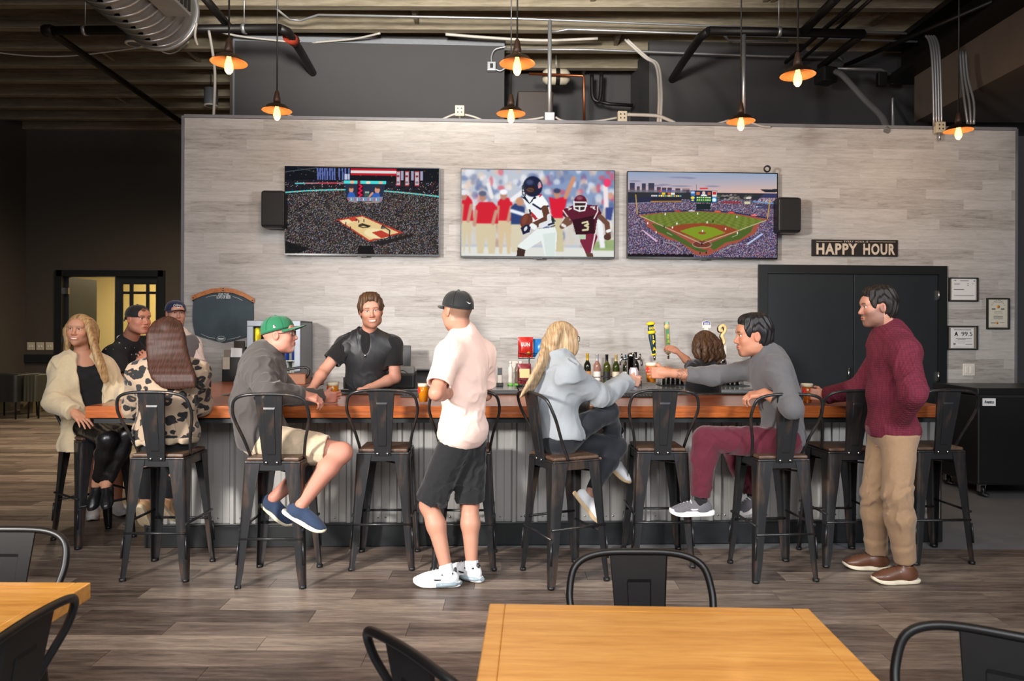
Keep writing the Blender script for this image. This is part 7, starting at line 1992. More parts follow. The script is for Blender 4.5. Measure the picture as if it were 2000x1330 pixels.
    def hair_short(s, mat, thick=0.014, front=0.030, top=0.012, wave=0.004, nape=-0.075, side=-0.02, seed=2, volume=0.0, name='hair', sweep=None):
        R, q, C = s.RH, s.hs, s.J['head']
        vol = Vol(C - 0.17, C + 0.17, 0.0034)
        W = s.HW
        vol.ell(W(0, -0.018, 0.036), V3((0.079 + thick, 0.094 + thick, 0.084 + thick + volume * 0.4)) * q, R)
        vol.ell(W(0, -0.055, -0.025), V3((0.062 + thick * 0.5, 0.045 + thick * 0.8, 0.055)) * q, R, 0.03)
        if volume:
            vol.ell(W(0.0, 0.030, 0.108), V3((0.064, 0.055, 0.024 + volume)) * q, R, 0.03)
            vol.ell(W(0.0, -0.03, 0.108), V3((0.068, 0.075, 0.028 + volume)) * q, R, 0.03)
        # face opening, sides and nape
        vol.ell(W(0, 0.115, front - 0.062), V3((0.072, 0.062, 0.100)) * q, R, 0.012 * q, 's')
        vol.ell(W(0, 0.070, -0.070), V3((0.13, 0.068, 0.090)) * q, R, 0.012 * q, 's')
        vol.ell(W(0, 0.128, 0.032), V3((0.105, 0.072, 0.060)) * q, R, 0.012 * q, 's')
        for x in (-1, 1): vol.ell(W(x * 0.087, 0.004, -0.010), V3((0.030, 0.032, 0.044)) * q, R, 0.008 * q, 's')
        vol.plane(W(0, 0, nape), -R[:, 2], 0.004)
        rr = np.random.default_rng(seed); ph = rr.uniform(0, 6, 4)
        def disp(x, y, z):
            p = np.stack([x - C[0], y - C[1], z - C[2]], -1) @ R / q
            an = np.arctan2(p[..., 0], p[..., 1] + 0.02 + 0.0 * p[..., 2])
            flow = p[..., 1] * 9 + p[..., 2] * 14
            return -wave * (np.sin(an * 17 + 2.4 * np.sin(flow * 1.6 + ph[0]) + ph[1]) * 0.5 + 0.5 * np.sin(p[..., 0] * 260 + 3 * np.sin(p[..., 1] * 30 + ph[2]) + p[..., 2] * 40))
        vol.displace(disp)
        return s.mesh(name, vol, mat)
    def hair_long(s, mat, strands, thick=0.012, open_front=True, seed=3, wave=0.003, wfreq=190, h=0.0036, front=0.03, k=0.010, name='hair', curl=0.0):
        """scalp shell plus locks; strands = [(points, radii)] in world space"""
        R, q, C = s.RH, s.hs, s.J['head']
        allp = np.array([V3(p) for st_ in strands for p in st_[0]] + [C - 0.13, C + 0.13])
        vol = Vol(allp.min(0) - 0.06, allp.max(0) + 0.06, h)
        W = s.HW
        vol.ell(W(0, -0.018, 0.034), V3((0.079 + thick, 0.094 + thick, 0.085 + thick)) * q, R)
        vol.ell(W(0, -0.05, -0.04), V3((0.074 + thick, 0.055 + thick, 0.075)) * q, R, 0.03)
        for pts, rs in strands:
            pp = [V3(p) for p in bezier([Vector(p) for p in pts], 3)]
            ri = np.interp(np.linspace(0, 1, len(pp)), np.linspace(0, 1, len(rs)), rs)
            vol.chain(pp, list(ri), k)
        if open_front:
            vol.ell(W(0, 0.112, front - 0.072), V3((0.060, 0.065, 0.108)) * q, R, 0.010 * q, 's')
            vol.ell(W(0, 0.080, -0.075), V3((0.060, 0.065, 0.090)) * q, R, 0.012 * q, 's')
        rr = np.random.default_rng(seed); ph = rr.uniform(0, 6, 3)
        def disp(x, y, z):
            p = np.stack([x - C[0], y - C[1], z - C[2]], -1) @ R
            an = np.arctan2(p[..., 0], p[..., 1] - 0.03) + curl * 0.12 * np.sin(p[..., 2] * 55 + ph[0])
            return -wave * (0.7 * np.sin(an * wfreq * 0.17 + 1.5 * np.sin(p[..., 2] * 9 + ph[1])) + 0.5 * np.sin(an * wfreq * 0.33 + 1.8 * np.sin(p[..., 2] * 7 + ph[2])))
        if curl: vol.displace(disp)
        return s.mesh(name, vol, mat, smooth=14)
    def headM(s, yaw=0.0, pitch=0.0, z=0.0):
        R = s.RH; C = s.J['head']; q = s.hs
        M = Matrix(((R[0, 0] * q, R[0, 1] * q, R[0, 2] * q, C[0]), (R[1, 0] * q, R[1, 1] * q, R[1, 2] * q, C[1]), (R[2, 0] * q, R[2, 1] * q, R[2, 2] * q, C[2]), (0, 0, 0, 1)))
        return M @ M4((0, -0.010, 0.036 + z), 0, 0, 0) @ M4((0, 0, 0), pitch, 0, yaw)
    def cap(s, mat, brim_mat=None, yaw=0.0, pitch=0.12, z=0.0, rx=0.092, ry=0.109, hz=0.098, brim=0.075, droop=0.028, lift=0.0):
        M = s.headM(yaw, pitch, z)
        dome = MB(); n, m = 36, 10; v = []; f = []
        for j in range(m + 1):
            a = j / m * math.pi / 2
            for k in range(n):
                b = 2 * math.pi * k / n
                c, d_ = math.cos(a) ** 0.8, math.sin(a)
                fr = max(0.0, math.sin(b)) * 0.006 * math.sin(2 * a)
                v.append(M @ Vector((rx * c * math.cos(b), ry * c * math.sin(b) * (1 + fr * 4), -0.012 * (1 - d_) * (1 - 0.5 * (1 + math.sin(b))) * 2.0 + hz * d_)))
        for j in range(m):
            for k in range(n): f.append((j * n + k, j * n + (k + 1) % n, (j + 1) * n + (k + 1) % n, (j + 1) * n + k))
        b0 = len(v); v += [M @ Vector((0.94 * rx * math.cos(2 * math.pi * k / n), 0.94 * ry * math.sin(2 * math.pi * k / n), 0.004 - 0.012 * (1 - 0.5 * (1 + math.sin(2 * math.pi * k / n))) * 2)) for k in range(n)]
        for k in range(n): f.append((b0 + k, b0 + (k + 1) % n, (k + 1) % n, k))
        dome.add(v, f, True)
        cp = s.mb('cap', dome, mat)
        s.mb('button', MB().lathe([(0.009, -0.002), (0.008, 0.004), (0, 0.006)], 10, M @ M4((0, 0, hz))), mat, cp)
        sm = MB()
        for k in range(6):
            b = math.pi / 6 + k * math.pi / 3
            sm.tube([M @ Vector((rx * 1.004 * math.cos(a) ** 0.8 * math.cos(b), ry * 1.006 * math.cos(a) ** 0.8 * math.sin(b), hz * math.sin(a) * 1.004)) for a in [i * math.pi / 2 / 8 for i in range(8)]], 0.0012, 5)
        s.mb('seam', sm, mat, cp)
        br = MB(); na, nr = 16, 6; v = []; f = []
        for side in (0, 1):
            for j in range(nr + 1):
                t = j / nr
                for i in range(na + 1):
                    b = math.radians(24 + 132 * i / na); x = rx * math.cos(b); y = ry * math.sin(b)
                    ext = brim * math.sin((b - math.radians(24)) / math.radians(132) * math.pi) ** 0.55
                    yy = y + ext * t; xx = x * (1 - 0.04 * t)
                    v.append(M @ Vector((xx, yy, -0.002 + lift * t - droop * (xx / rx) ** 2 * (0.25 + 0.75 * t) - side * 0.003)))
        w_ = na + 1; kk = (nr + 1) * w_
        for j in range(nr):
            for i in range(na):
                q = (j * w_ + i, (j) * w_ + i + 1, (j + 1) * w_ + i + 1, (j + 1) * w_ + i)
                f.append(q[::-1]); f.append(tuple(kk + a for a in q))
        for i in range(na): f.append((nr * w_ + i, nr * w_ + i + 1, kk + nr * w_ + i + 1, kk + nr * w_ + i))
        br.add(v, f, True)
        s.mb('brim', br, brim_mat or mat, cp)
        s.capM = M; s.cap_dim = (rx, ry, hz)
        return cp
    def on_cap(s, pts_list, mat, cp, name='emblem', off=0.0015):
        """flat marks laid on the dome; each outline given as (angle round, height fraction)"""
        rx, ry, hz = s.cap_dim; mb = MB()
        for outline in pts_list:
            v = []
            for o_ in (1.004, 1.004 + off / 0.09):
                for b, t in outline:
                    a = math.asin(min(t, 1)); c = math.cos(a) ** 0.8
                    v.append(s.capM @ Vector((rx * o_ * c * math.cos(b), ry * o_ * c * math.sin(b), hz * t * o_)))
            n = len(outline); mb.add(v, [list(range(n))[::-1], list(range(n, 2 * n))] + [(i, (i + 1) % n, n + (i + 1) % n, n + i) for i in range(n)])
        return s.mb(name, mb, mat, cp)
    def glasses(s, mat, lens=None):
        W = s.HW; mb = MB()
        def rim(x): return [W(x + 0.024 * np.sign(math.cos(a)) * abs(math.cos(a)) ** 0.7, 0.104 - 0.006 * abs(x + 0.024 * math.cos(a)) / 0.05, 0.010 + 0.017 * np.sign(math.sin(a)) * abs(math.sin(a)) ** 0.7) for a in [i * math.pi / 10 for i in range(20)]]
        g = None
        for x in (-0.032, 0.032): mb.tube(rim(x), 0.0022, 6, closed=True)
        mb.tube([W(-0.009, 0.104, 0.014), W(0, 0.106, 0.017), W(0.009, 0.104, 0.014)], 0.002, 6)
        for x in (-1, 1): mb.tube([W(x * 0.056, 0.097, 0.016), W(x * 0.074, 0.08, 0.017), W(x * 0.080, 0.01, 0.012), W(x * 0.078, -0.015, -0.004)], 0.002, 6)
        return s.mb('glasses', mb, mat)
    def collar(s, mat, r0=0.068, h=0.045, tilt=0.25, name='collar', open_front=0.5, thick=0.004, lean=0.0, flare=1.12):
        up = nrm(s.J['head'] - s.J['neck'] + s.up * 0.04); x = s.side; y = nrm(np.cross(up, x)); c = s.J['neck'] - s.up * 0.012 + s.fwd * 0.004
        mb = MB(); n = 30; v = []; f = []
        a0, a1 = math.pi / 2 + open_front, math.pi / 2 + 2 * math.pi - open_front
        for rr in (0, thick):
            for j, (rz, rs) in enumerate(((0.0, flare), (0.5, 1.02), (1.0, 1.0))):
                for k in range(n + 1):
                    a = a0 + (a1 - a0) * k / n
                    zz = h * rz - tilt * 0.05 * (1 + math.sin(a)) + 0.0
                    v.append(c + (x * math.cos(a) + y * math.sin(a) * 1.05) * (r0 * rs + rr) * s.g ** 0.5 + up * zz)
        w_ = n + 1
        for rr in range(2):
            for j in range(2):
                for k in range(n):
                    q = [rr * 3 * w_ + j * w_ + k, rr * 3 * w_ + j * w_ + k + 1, rr * 3 * w_ + (j + 1) * w_ + k + 1, rr * 3 * w_ + (j + 1) * w_ + k]
                    f.append(q if rr else q[::-1])
        for k in range(n): f.append((2 * w_ + k, 2 * w_ + k + 1, 5 * w_ + k + 1, 5 * w_ + k))
        mb.add(v, f, True)
        return s.mb(name, mb, mat)
M_SKIN = attr_mat('skin', 0.5, 0.35, bmp=0.05, bscale=180)
def cloth(name, col, rough=0.85, var=0.10, scale=90, bmp=0.15, sheen=0.2, spec=0.2): return plain(name, col, rough, 0, var, scale, bmp, spec, sheen)
def hairmat(name, dark, light, rough=0.42, sc=(60, 7, 4), rot=0.0):
    m, nt, b = new_mat(name)
    f = noise(nt, tex_coord(nt, sc, 'Object', (0, rot, 0)), 3.0, 4, 0.6, 0.3)
    nt.links.new(ramp(nt, f, [(0.3, RGB(*dark)), (0.7, RGB(*light))]), b.inputs['Base Color'])
    b.inputs['Roughness'].default_value = rough; b.inputs['Specular IOR Level'].default_value = 0.28
    bump(nt, b, f, 0.4, 0.004)
    return m
UP = (0, 0, 1)
def grip(G, d, n, rad=0.04, lift=0.0, q=1.0):
    """wrist place for a hand whose palm side n closes on a vertical thing centred at G"""
    d = nrm(d); n = nrm(n)
    return V3(G) - d * 0.075 * q - n * (rad + 0.017 * q) + V3((0, 0, lift))
# ================================================================== the people
DOFF = [0.0]
def A3(x, y, d): return V3(P(x, y, d + DOFF[0]))
def AL(px, py, prev, L, near=True): return V3(PL(px, py, Vector(prev), L, near))
M_SOLE_W = plain('white_rubber_sole', RGB(226, 224, 220), 0.55, 0, 0.03)
M_SNEAK_W = cloth('white_knit_shoe', RGB(224, 224, 226), 0.7, 0.04, 120, 0.1)
M_BLACKCLOTH = cloth('black_cotton', RGB(26, 26, 28))
DBG = []
def sock(p, a, k, h, mat):
    v = Vol(a - 0.16, a + 0.16, 0.005); d = nrm(k - a)
    v.cone(a - d * 0.03, a + d * h, 0.042, 0.042, 0, flat=True); p.mesh('sock', v, mat)
def bones(nm, J):
    def d(a, b): return round(float(np.linalg.norm(V3(J[a]) - V3(J[b]))), 2)
    DBG.append((nm, 'uarm', d('sL', 'eL'), d('sR', 'eR'), 'farm', d('eL', 'wL'), d('eR', 'wR'), 'thigh', d('hL', 'kL'), d('hR', 'kR'), 'shin', d('kL', 'aL'), d('kR', 'aR'), 'sh', d('sL', 'sR'), 'spine', d('neck', 'pelvis')))

# ------------------------------------------------ man in the pink polo, back to us, standing
def pink_man():
    J = dict(head=A3(893, 609, 4.30), face=(-0.66, 0.75, -0.02), hair=(70, 52, 40), scalp=((92, 72, 58), 0.75),
             neck=A3(906, 656, 4.32), pelvis=A3(905, 842, 4.34), sL=A3(878, 688, 4.18), sR=A3(943, 688, 4.46))
    J['eL'] = AL(852, 768, J['sL'], 0.285, True); J['wL'] = AL(884, 768, J['eL'], 0.25, False)
    J['eR'] = A3(948, 770, 4.58); J['wR'] = A3(905, 768, 4.66)
    J['hL'] = A3(893, 852, 4.29); J['hR'] = A3(919, 852, 4.40)
    J['aL'] = A3(872, 1112, 4.27); J['aR'] = A3(921, 1104, 4.38)
    J['kL'] = A3(838, 986, 4.36); J['kR'] = A3(917, 985, 4.46)
    p = Person('man seen from behind in pale pink polo, black shorts and black cap', J['pelvis'], (206, 152, 128), 0.95)
    p.setup(J); bones('pink', J)
    hd = dict(w=J['wL'], a='L', d=(0.6, 0.75, 0.1), n=(0.7, -0.6, 0), t=UP, curl=(0.5, 0.6, 0.4))
    hr = dict(w=J['wR'], a='R', d=(-0.9, 0.2, 0.1), n=(0, -1, 0.2), t=UP, curl=(0.5, 0.6, 0.4))
    p.body([hd, hr])
    pk = cloth('pale_pink_polo_knit', RGB(240, 206, 192), 0.8, 0.03, 200, 0.06)
    p.shirt('polo_shirt', pk, 0.016, 'short', 0.017, J['pelvis'] - p.up * 0.095, 1.0, 1.06, 1.06, seed=4, amp=0.0045, freq=20, cut=0.80)
    p.collar(pk, 0.068, 0.042, 0.1, flare=1.15)
    p.pants('shorts', cloth('black_short_cloth', RGB(30, 30, 32), 0.8), 0.006, 'short', 0.93, seed=6, amp=0.007, flare=0.030, hip=0.9)
    cp = p.cap(cloth('black_cap_cloth', RGB(32, 32, 33), 0.7), pitch=0.06, z=0.004, brim=0.07, hz=0.092)
    sw = [(0.0, 0.20), (0.10, 0.11), (0.16, 0.10), (0.36, 0.25), (0.14, 0.155), (0.07, 0.165)]
    p.on_cap([[(-math.pi / 2 + 0.02 + (b - 0.15) * -1.0, t) for b, t in sw][::-1]], M_SOLE_W, cp, 'swoosh')
    air = plain('blue_grey_air_unit', RGB(140, 156, 164), 0.2, 0, 0.05)
    zl = V3((J['aL'][0], J['aL'][1], 0.093)); zr = V3((J['aR'][0], J['aR'][1], 0.093))
    for an, d_ in ((zl, (-1, 0.02, 0)), (zr, (-0.72, 0.55, 0))):
        p.shoe(an, d_, UP, M_SNEAK_W, M_SOLE_W, sole_h=0.03)
        p.shoe_detail(laces=M_SOLE_W, swoosh=M_BLACKPLASTIC, counter=M_BLACKPLASTIC, air=air)
    for an, kn in ((J['aL'], J['kL']), (J['aR'], J['kR'])): sock(p, an, kn, 0.03, M_SNEAK_W)
# ------------------------------------------------ man in the maroon sweater, standing in profile
def maroon_man():
    J = dict(head=A3(1714, 602, 4.46), face=(-1, 0.12, -0.06), hair=(38, 30, 28), beard=((52, 40, 36), 0.55, ('stubble', 'moustache')), gaze=(0, 1, -0.1),
             neck=A3(1740, 652, 4.46), pelvis=A3(1744, 838, 4.46), sL=A3(1766, 684, 4.28), sR=A3(1732, 684, 4.62), mid=A3(1738, 770, 4.46))
    J['eL'] = AL(1784, 768, J['sL'], 0.29, True); J['wL'] = A3(1746, 842, 4.39)
    G = V3(BEER4) + V3((0, 0, 0.075)); gd = nrm((-0.86, 0.45, 0.05)); gn = nrm((-0.45, 0.86, 0.0))
    J['wR'] = grip(G, gd, gn, 0.038)
    J['eR'] = (J['sR'] + J['wR']) / 2 + V3((0.02, -0.02, -0.10))
    J['hL'] = A3(1757, 848, 4.36); J['hR'] = A3(1730, 848, 4.56)
    J['kL'] = A3(1752, 968, 4.33); J['kR'] = A3(1708, 966, 4.56)
    J['aL'] = A3(1768, 1098, 4.37); J['aR'] = A3(1712, 1080, 4.62)
    p = Person('dark haired man standing in maroon quilted sweater and khaki trousers', J['pelvis'], (206, 152, 130), 1.02)
    p.setup(J); bones('maroon', J)
    hr = dict(w=J['wR'], a='R', d=gd, n=gn, t=UP, curl=(0.75, 0.85, 0.5), thumb=((0.6, 0.5, 0.5), (0.6, 0.1, 0.8), (0.4, 0.0, 0.9)))
    hl = dict(w=J['wL'], a='L', d=(-0.15, 0.5, -0.85), n=(0.1, 1, 0.2), t=(-1, 0, 0.2), curl=(0.3, 0.4, 0.3))
    p.body([hr, hl])
    m, nt, b = new_mat('maroon_quilted_knit')
    vo = nt.nodes.new('ShaderNodeTexVoronoi'); vo.inputs['Scale'].default_value = 58; vo.inputs['Randomness'].default_value = 0.15
    nt.links.new(tex_coord(nt, (1.0, 1.0, 1.35)), vo.inputs['Vector'])
    nt.links.new(ramp(nt, vo.outputs['Distance'], [(0.1, RGB(108, 24, 46)), (0.7, RGB(84, 15, 34))]), b.inputs['Base Color'])
    b.inputs['Roughness'].default_value = 0.9
    bump(nt, b, mathn(nt, 'MULTIPLY', vo.outputs['Distance'], -1.0), 0.5, 0.008)
    p.shirt('sweater', m, 0.018, 'long', 0.020, J['pelvis'] - p.up * 0.035, 1.0, 1.06, 1.06, seed=8, amp=0.007, freq=20, cut=0.98)
    rib = cloth('maroon_rib_knit', RGB(92, 18, 38), 0.9)
    p.collar(rib, 0.070, 0.06, 0.0, open_front=0.35)
    hemv = Vol(J['pelvis'] - 0.26, J['pelvis'] + 0.26, 0.006)
    hemv.ell(J['pelvis'] + p.up * 0.0, (0.193, 0.151, 0.165), p.RT); hemv.plane(J['pelvis'] + p.up * 0.025, p.up); hemv.plane(J['pelvis'] - p.up * 0.04, -p.up)
    p.mesh('waistband', hemv, rib)
    p.hc = 0.02
    p.pants('trousers', cloth('khaki_chino', RGB(148, 119, 92), 0.85, 0.06, 60), 0.012, 'long', 0.99, seed=12, amp=0.006, freq=22, ankle_e=0.026, ring=0.008)
    p.hair_short(hairmat('near_black_hair', (16, 13, 12), (42, 34, 31), 0.5), 0.016, 0.050, wave=0.005, nape=-0.085, volume=0.006)
    br = plain('brown_leather', RGB(96, 60, 42), 0.4, 0, 0.12, 18, coat=0.15); cs = plain('cream_sole', RGB(226, 214, 190), 0.6)
    for an, d_ in ((J['aL'], (-1, -0.04, 0)), (J['aR'], (-1, 0.12, 0))):
        p.shoe(V3((an[0], an[1], 0.093)), d_, UP, br, cs, sole_h=0.022, collar=0.02, q=1.05)
        p.shoe_detail(laces=plain('dark_brown_lace', RGB(58, 38, 28), 0.7))
    z0, z1 = p.HW(0.0, 0, 0), None
    c = J['neck'] + p.fwd * 0.075
    p.mb('zip_pull', MB().tube([c + p.up * 0.02 + p.fwd * 0.01, c - p.up * 0.05 + p.fwd * 0.035], 0.006, 6), M_STEEL)
# ------------------------------------------------ man in the green cap, seated in profile
def green_man():
    DOFF[0] = 0.13
    J = dict(head=A3(545, 655, 4.46), face=(0.99, 0.10, 0.05), hair=(150, 140, 130), beard=((210, 200, 190), 0.8, ('goatee',)), scalp=((176, 140, 120), 0.3),
             neck=A3(519, 697, 4.46), pelvis=A3(512, 852, 4.46), sR=A3(508, 724, 4.29), sL=A3(522, 722, 4.63), mid=A3(500, 790, 4.46))
    J['eR'] = AL(526, 770, J['sR'], 0.225, True); J['wR'] = AL(590, 771, J['eR'], 0.24, False)
    G = V3(BEER1) + V3((0, 0, 0.06)); gd = nrm((0.93, 0.30, -0.05)); gn = nrm((-0.30, 0.93, 0.15))
    J['wL'] = grip(G, gd, gn, 0.036, -0.01)
    J['eL'] = (J['sL'] + J['wL']) / 2 + V3((0.0, -0.02, -0.10))
    J['hR'] = A3(530, 866, 4.36); J['hL'] = A3(530, 866, 4.55)
    J['kR'] = A3(668, 884, 4.38); J['kL'] = A3(640, 886, 4.62)
    J['aR'] = AL(588, 986, J['kR'], 0.41, True); J['aL'] = AL(533, 974, J['kL'], 0.43, True)
    p = Person('seated man in green cap, glasses, charcoal pullover and beige shorts', J['pelvis'], (208, 146, 126), 1.06)
    p.setup(J); bones('green', J)
    hl = dict(w=J['wL'], a='L', d=gd, n=gn, t=UP, curl=(0.75, 0.85, 0.5), thumb=((0.6, 0.6, 0.4), (0.8, 0.1, 0.6), (0.7, 0.0, 0.7)))
    hr = dict(w=J['wR'], a='R', d=(0.85, 0.3, -0.25), n=(0.1, 0.45, -0.9), t=(0.3, 0.85, 0.4), curl=(0.5, 0.8, 0.5))
    p.body([hl, hr])
    ch = cloth('charcoal_pullover', RGB(74, 69, 67), 0.8, 0.05, 120, 0.08)
    p.shirt('pullover', ch, 0.024, 'long', 0.020, J['pelvis'] - p.up * 0.075, 1.02, 1.16, 1.08, seed=14, amp=0.008, freq=18, cut=0.96, ring=0.006)
    p.collar(ch, 0.070, 0.055, 0.0, open_front=0.4)
    p.pants('shorts', cloth('beige_short_cloth', RGB(188, 168, 142), 0.85, 0.04, 60), 0.016, 'short', 0.78, seed=15, amp=0.005, flare=0.020)
    gc = cloth('green_cap_cloth', RGB(36, 106, 72), 0.75)
    cp = p.cap(gc, pitch=0.10, z=0.004, brim=0.082, lift=0.006, hz=0.090, droop=0.034)
    def patch(b0, b1, t0, t1): return [(b0, t0), (b1, t0), (b1, t1), (b0, t1)]
    p.on_cap([patch(0.10, -0.02, 0.10, 0.30)], M_PAPER, cp, 'flag_patch')
    p.on_cap([patch(0.095, -0.015, 0.11 + k * 0.055, 0.135 + k * 0.055) for k in range(4)], plain('flag_red', RGB(190, 60, 60), 0.7), cp, 'flag_stripe', 0.002)
    p.on_cap([patch(0.095, 0.05, 0.20, 0.29)], plain('flag_blue', RGB(50, 60, 110), 0.7), cp, 'flag_canton', 0.0025)
    p.glasses(plain('dark_spectacle_frame', RGB(50, 40, 36), 0.3))
    nv = cloth('navy_canvas', RGB(44, 58, 82), 0.8); so = plain('cream_foxing', RGB(224, 212, 186), 0.6)
    p.shoe(J['aR'] + V3((0.0, 0, -0.01)), (0.86, -0.05, -0.45), (0.45, 0, 0.86), nv, so, sole_h=0.024)
    p.shoe(J['aL'] + V3((0.0, 0, -0.01)), (0.82, -0.25, -0.52), (0.5, -0.3, 0.8), nv, so, sole_h=0.024)
# ------------------------------------------------ blonde woman in grey sweatshirt, legs crossed
CAN1 = P(1237.5, 741, 4.80)
def blonde():
    DOFF[0] = 0.05
    J = dict(head=A3(1100, 664, 4.52), face=(0.93, 0.36, -0.03), hair=(150, 116, 84), smile=0.2,
             neck=A3(1088, 708, 4.52), pelvis=A3(1092, 852, 4.50), sR=A3(1110, 730, 4.36), sL=A3(1070, 730, 4.68), mid=A3(1082, 785, 4.5))
    G = V3(CAN1); gd = nrm((0.85, 0.35, -0.15)); gn = nrm((-0.35, 0.9, 0.1))
    J['wR'] = grip(G, gd, gn, 0.030, -0.005, 0.9)
    J['eR'] = (J['sR'] + J['wR']) / 2 + V3((0.01, -0.02, -0.12))
    J['eL'] = A3(1108, 790, 4.80); J['wL'] = A3(1150, 800, 4.80)
    J['hR'] = A3(1088, 862, 4.42); J['hL'] = A3(1090, 862, 4.58)
    J['kR'] = AL(1188, 803, J['hR'], 0.42, False); J['kL'] = AL(1204, 872, J['hL'], 0.41, False)
    J['aR'] = A3(1204, 898, 4.98); J['aL'] = AL(1152, 966, J['kL'], 0.40, True)
    p = Person('blonde woman with glasses in grey sweatshirt sitting with crossed legs', J['pelvis'], (222, 170, 146), 0.96, True)
    p.setup(J); bones('blonde', J)
    hr = dict(w=J['wR'], a='R', d=gd, n=gn, t=UP, curl=(0.8, 0.9, 0.55), thumb=((0.6, 0.5, 0.5), (0.7, 0.1, 0.75), (0.5, 0.0, 0.85)))
    p.body([hr])
    gs = cloth('light_grey_sweatshirt', RGB(142, 146, 150), 0.9, 0.04, 120, 0.1)
    p.shirt('sweatshirt', gs, 0.026, 'long', 0.026, J['pelvis'] - p.up * 0.005, 1.04, 1.18, 1.06, seed=21, amp=0.009, freq=18, cut=0.92, ring=0.007)
    p.collar(gs, 0.066, 0.02, 0.0, open_front=0.05)
    p.pants('leggings', cloth('black_leggings', RGB(28, 30, 36), 0.7, 0.05), 0.008, 'long', 0.93, seed=22, amp=0.003, freq=20, ring=0.002, hip=1.04)
    W = p.HW; hm = hairmat('blonde_hair', (112, 84, 58), (200, 170, 132), 0.4, rot=-0.3)
    st = []
    for k in range(9):
        a = k / 8.0; x = -0.075 + 0.15 * a
        top = W(x * 0.75, -0.045, 0.075); mid1 = W(x * 1.05, -0.10 - 0.01 * math.sin(a * 3.1), -0.01)
        m2 = V3(P(1058 + 26 * a, 700 + 2 * a, 4.40 + 0.14 * a)); m3 = V3(P(1040 + 22 * a, 735, 4.38 + 0.13 * a)); en = V3(P(1016 + 26 * a, 776 - 14 * a, 4.36 + 0.13 * a))
        st.append(([top, mid1, m2, m3, en], [0.022, 0.024, 0.022, 0.017, 0.007]))
    for k in range(5):        # near-side curtain beside the face
        a = k / 4.0
        st.append(([W(0.055, 0.045 - 0.06 * a, 0.072), W(0.085, 0.050 - 0.06 * a, 0.0), W(0.082, 0.055 - 0.06 * a, -0.065), W(0.072, 0.035 - 0.06 * a, -0.115)], [0.016, 0.018, 0.017, 0.010]))
    for k in range(4):
        a = k / 3.0
        st.append(([W(-0.055, 0.045 - 0.06 * a, 0.072), W(-0.082, 0.04 - 0.06 * a, -0.01), W(-0.078, 0.02 - 0.06 * a, -0.1)], [0.014, 0.016, 0.010]))
    p.hair_long(hm, st, 0.013, True, wave=0.0026, wfreq=210)
    p.glasses(plain('tortoise_frame', RGB(40, 28, 26), 0.3))
    p.mb('bracelet', MB().tube([J['wR'] + (gn * math.cos(a) + V3(UP) * math.sin(a)) * 0.031 + (J['eR'] - J['wR']) * 0.08 for a in [i * math.pi / 10 for i in range(20)]], 0.003, 6, closed=True), M_PIPE)
    tan = plain('tan_gum_sole', RGB(196, 168, 130), 0.6)
    p.shoe(J['aL'] + V3((0.0, 0, -0.005)), (0.62, -0.22, -0.75), (0.72, 0.0, 0.62), M_SNEAK_W, tan, q=0.92, sole_h=0.028); p.shoe_detail(laces=M_SOLE_W)
    p.shoe(J['aR'], (0.55, -0.45, -0.5), (0.5, 0.0, 0.85), M_SNEAK_W, tan, q=0.92, sole_h=0.028)
    # her can
    c = thing('drink_can', 'pink and silver drink can held up by the blonde woman', 'can', Vector(G) + Vector((0, 0, -0.075)), 0)
    can_mesh(0.030, 0.155).build('can_body', plain('pale_pink_can', RGB(206, 196, 206), 0.3, 0.5, 0.10, 25), c)
    MB().lathe([(0.0304, 0.015), (0.0304, 0.05)], 16, cap=False).build('printed_band', plain('silver_can_band', RGB(168, 172, 184), 0.3, 0.6, 0.05), c)
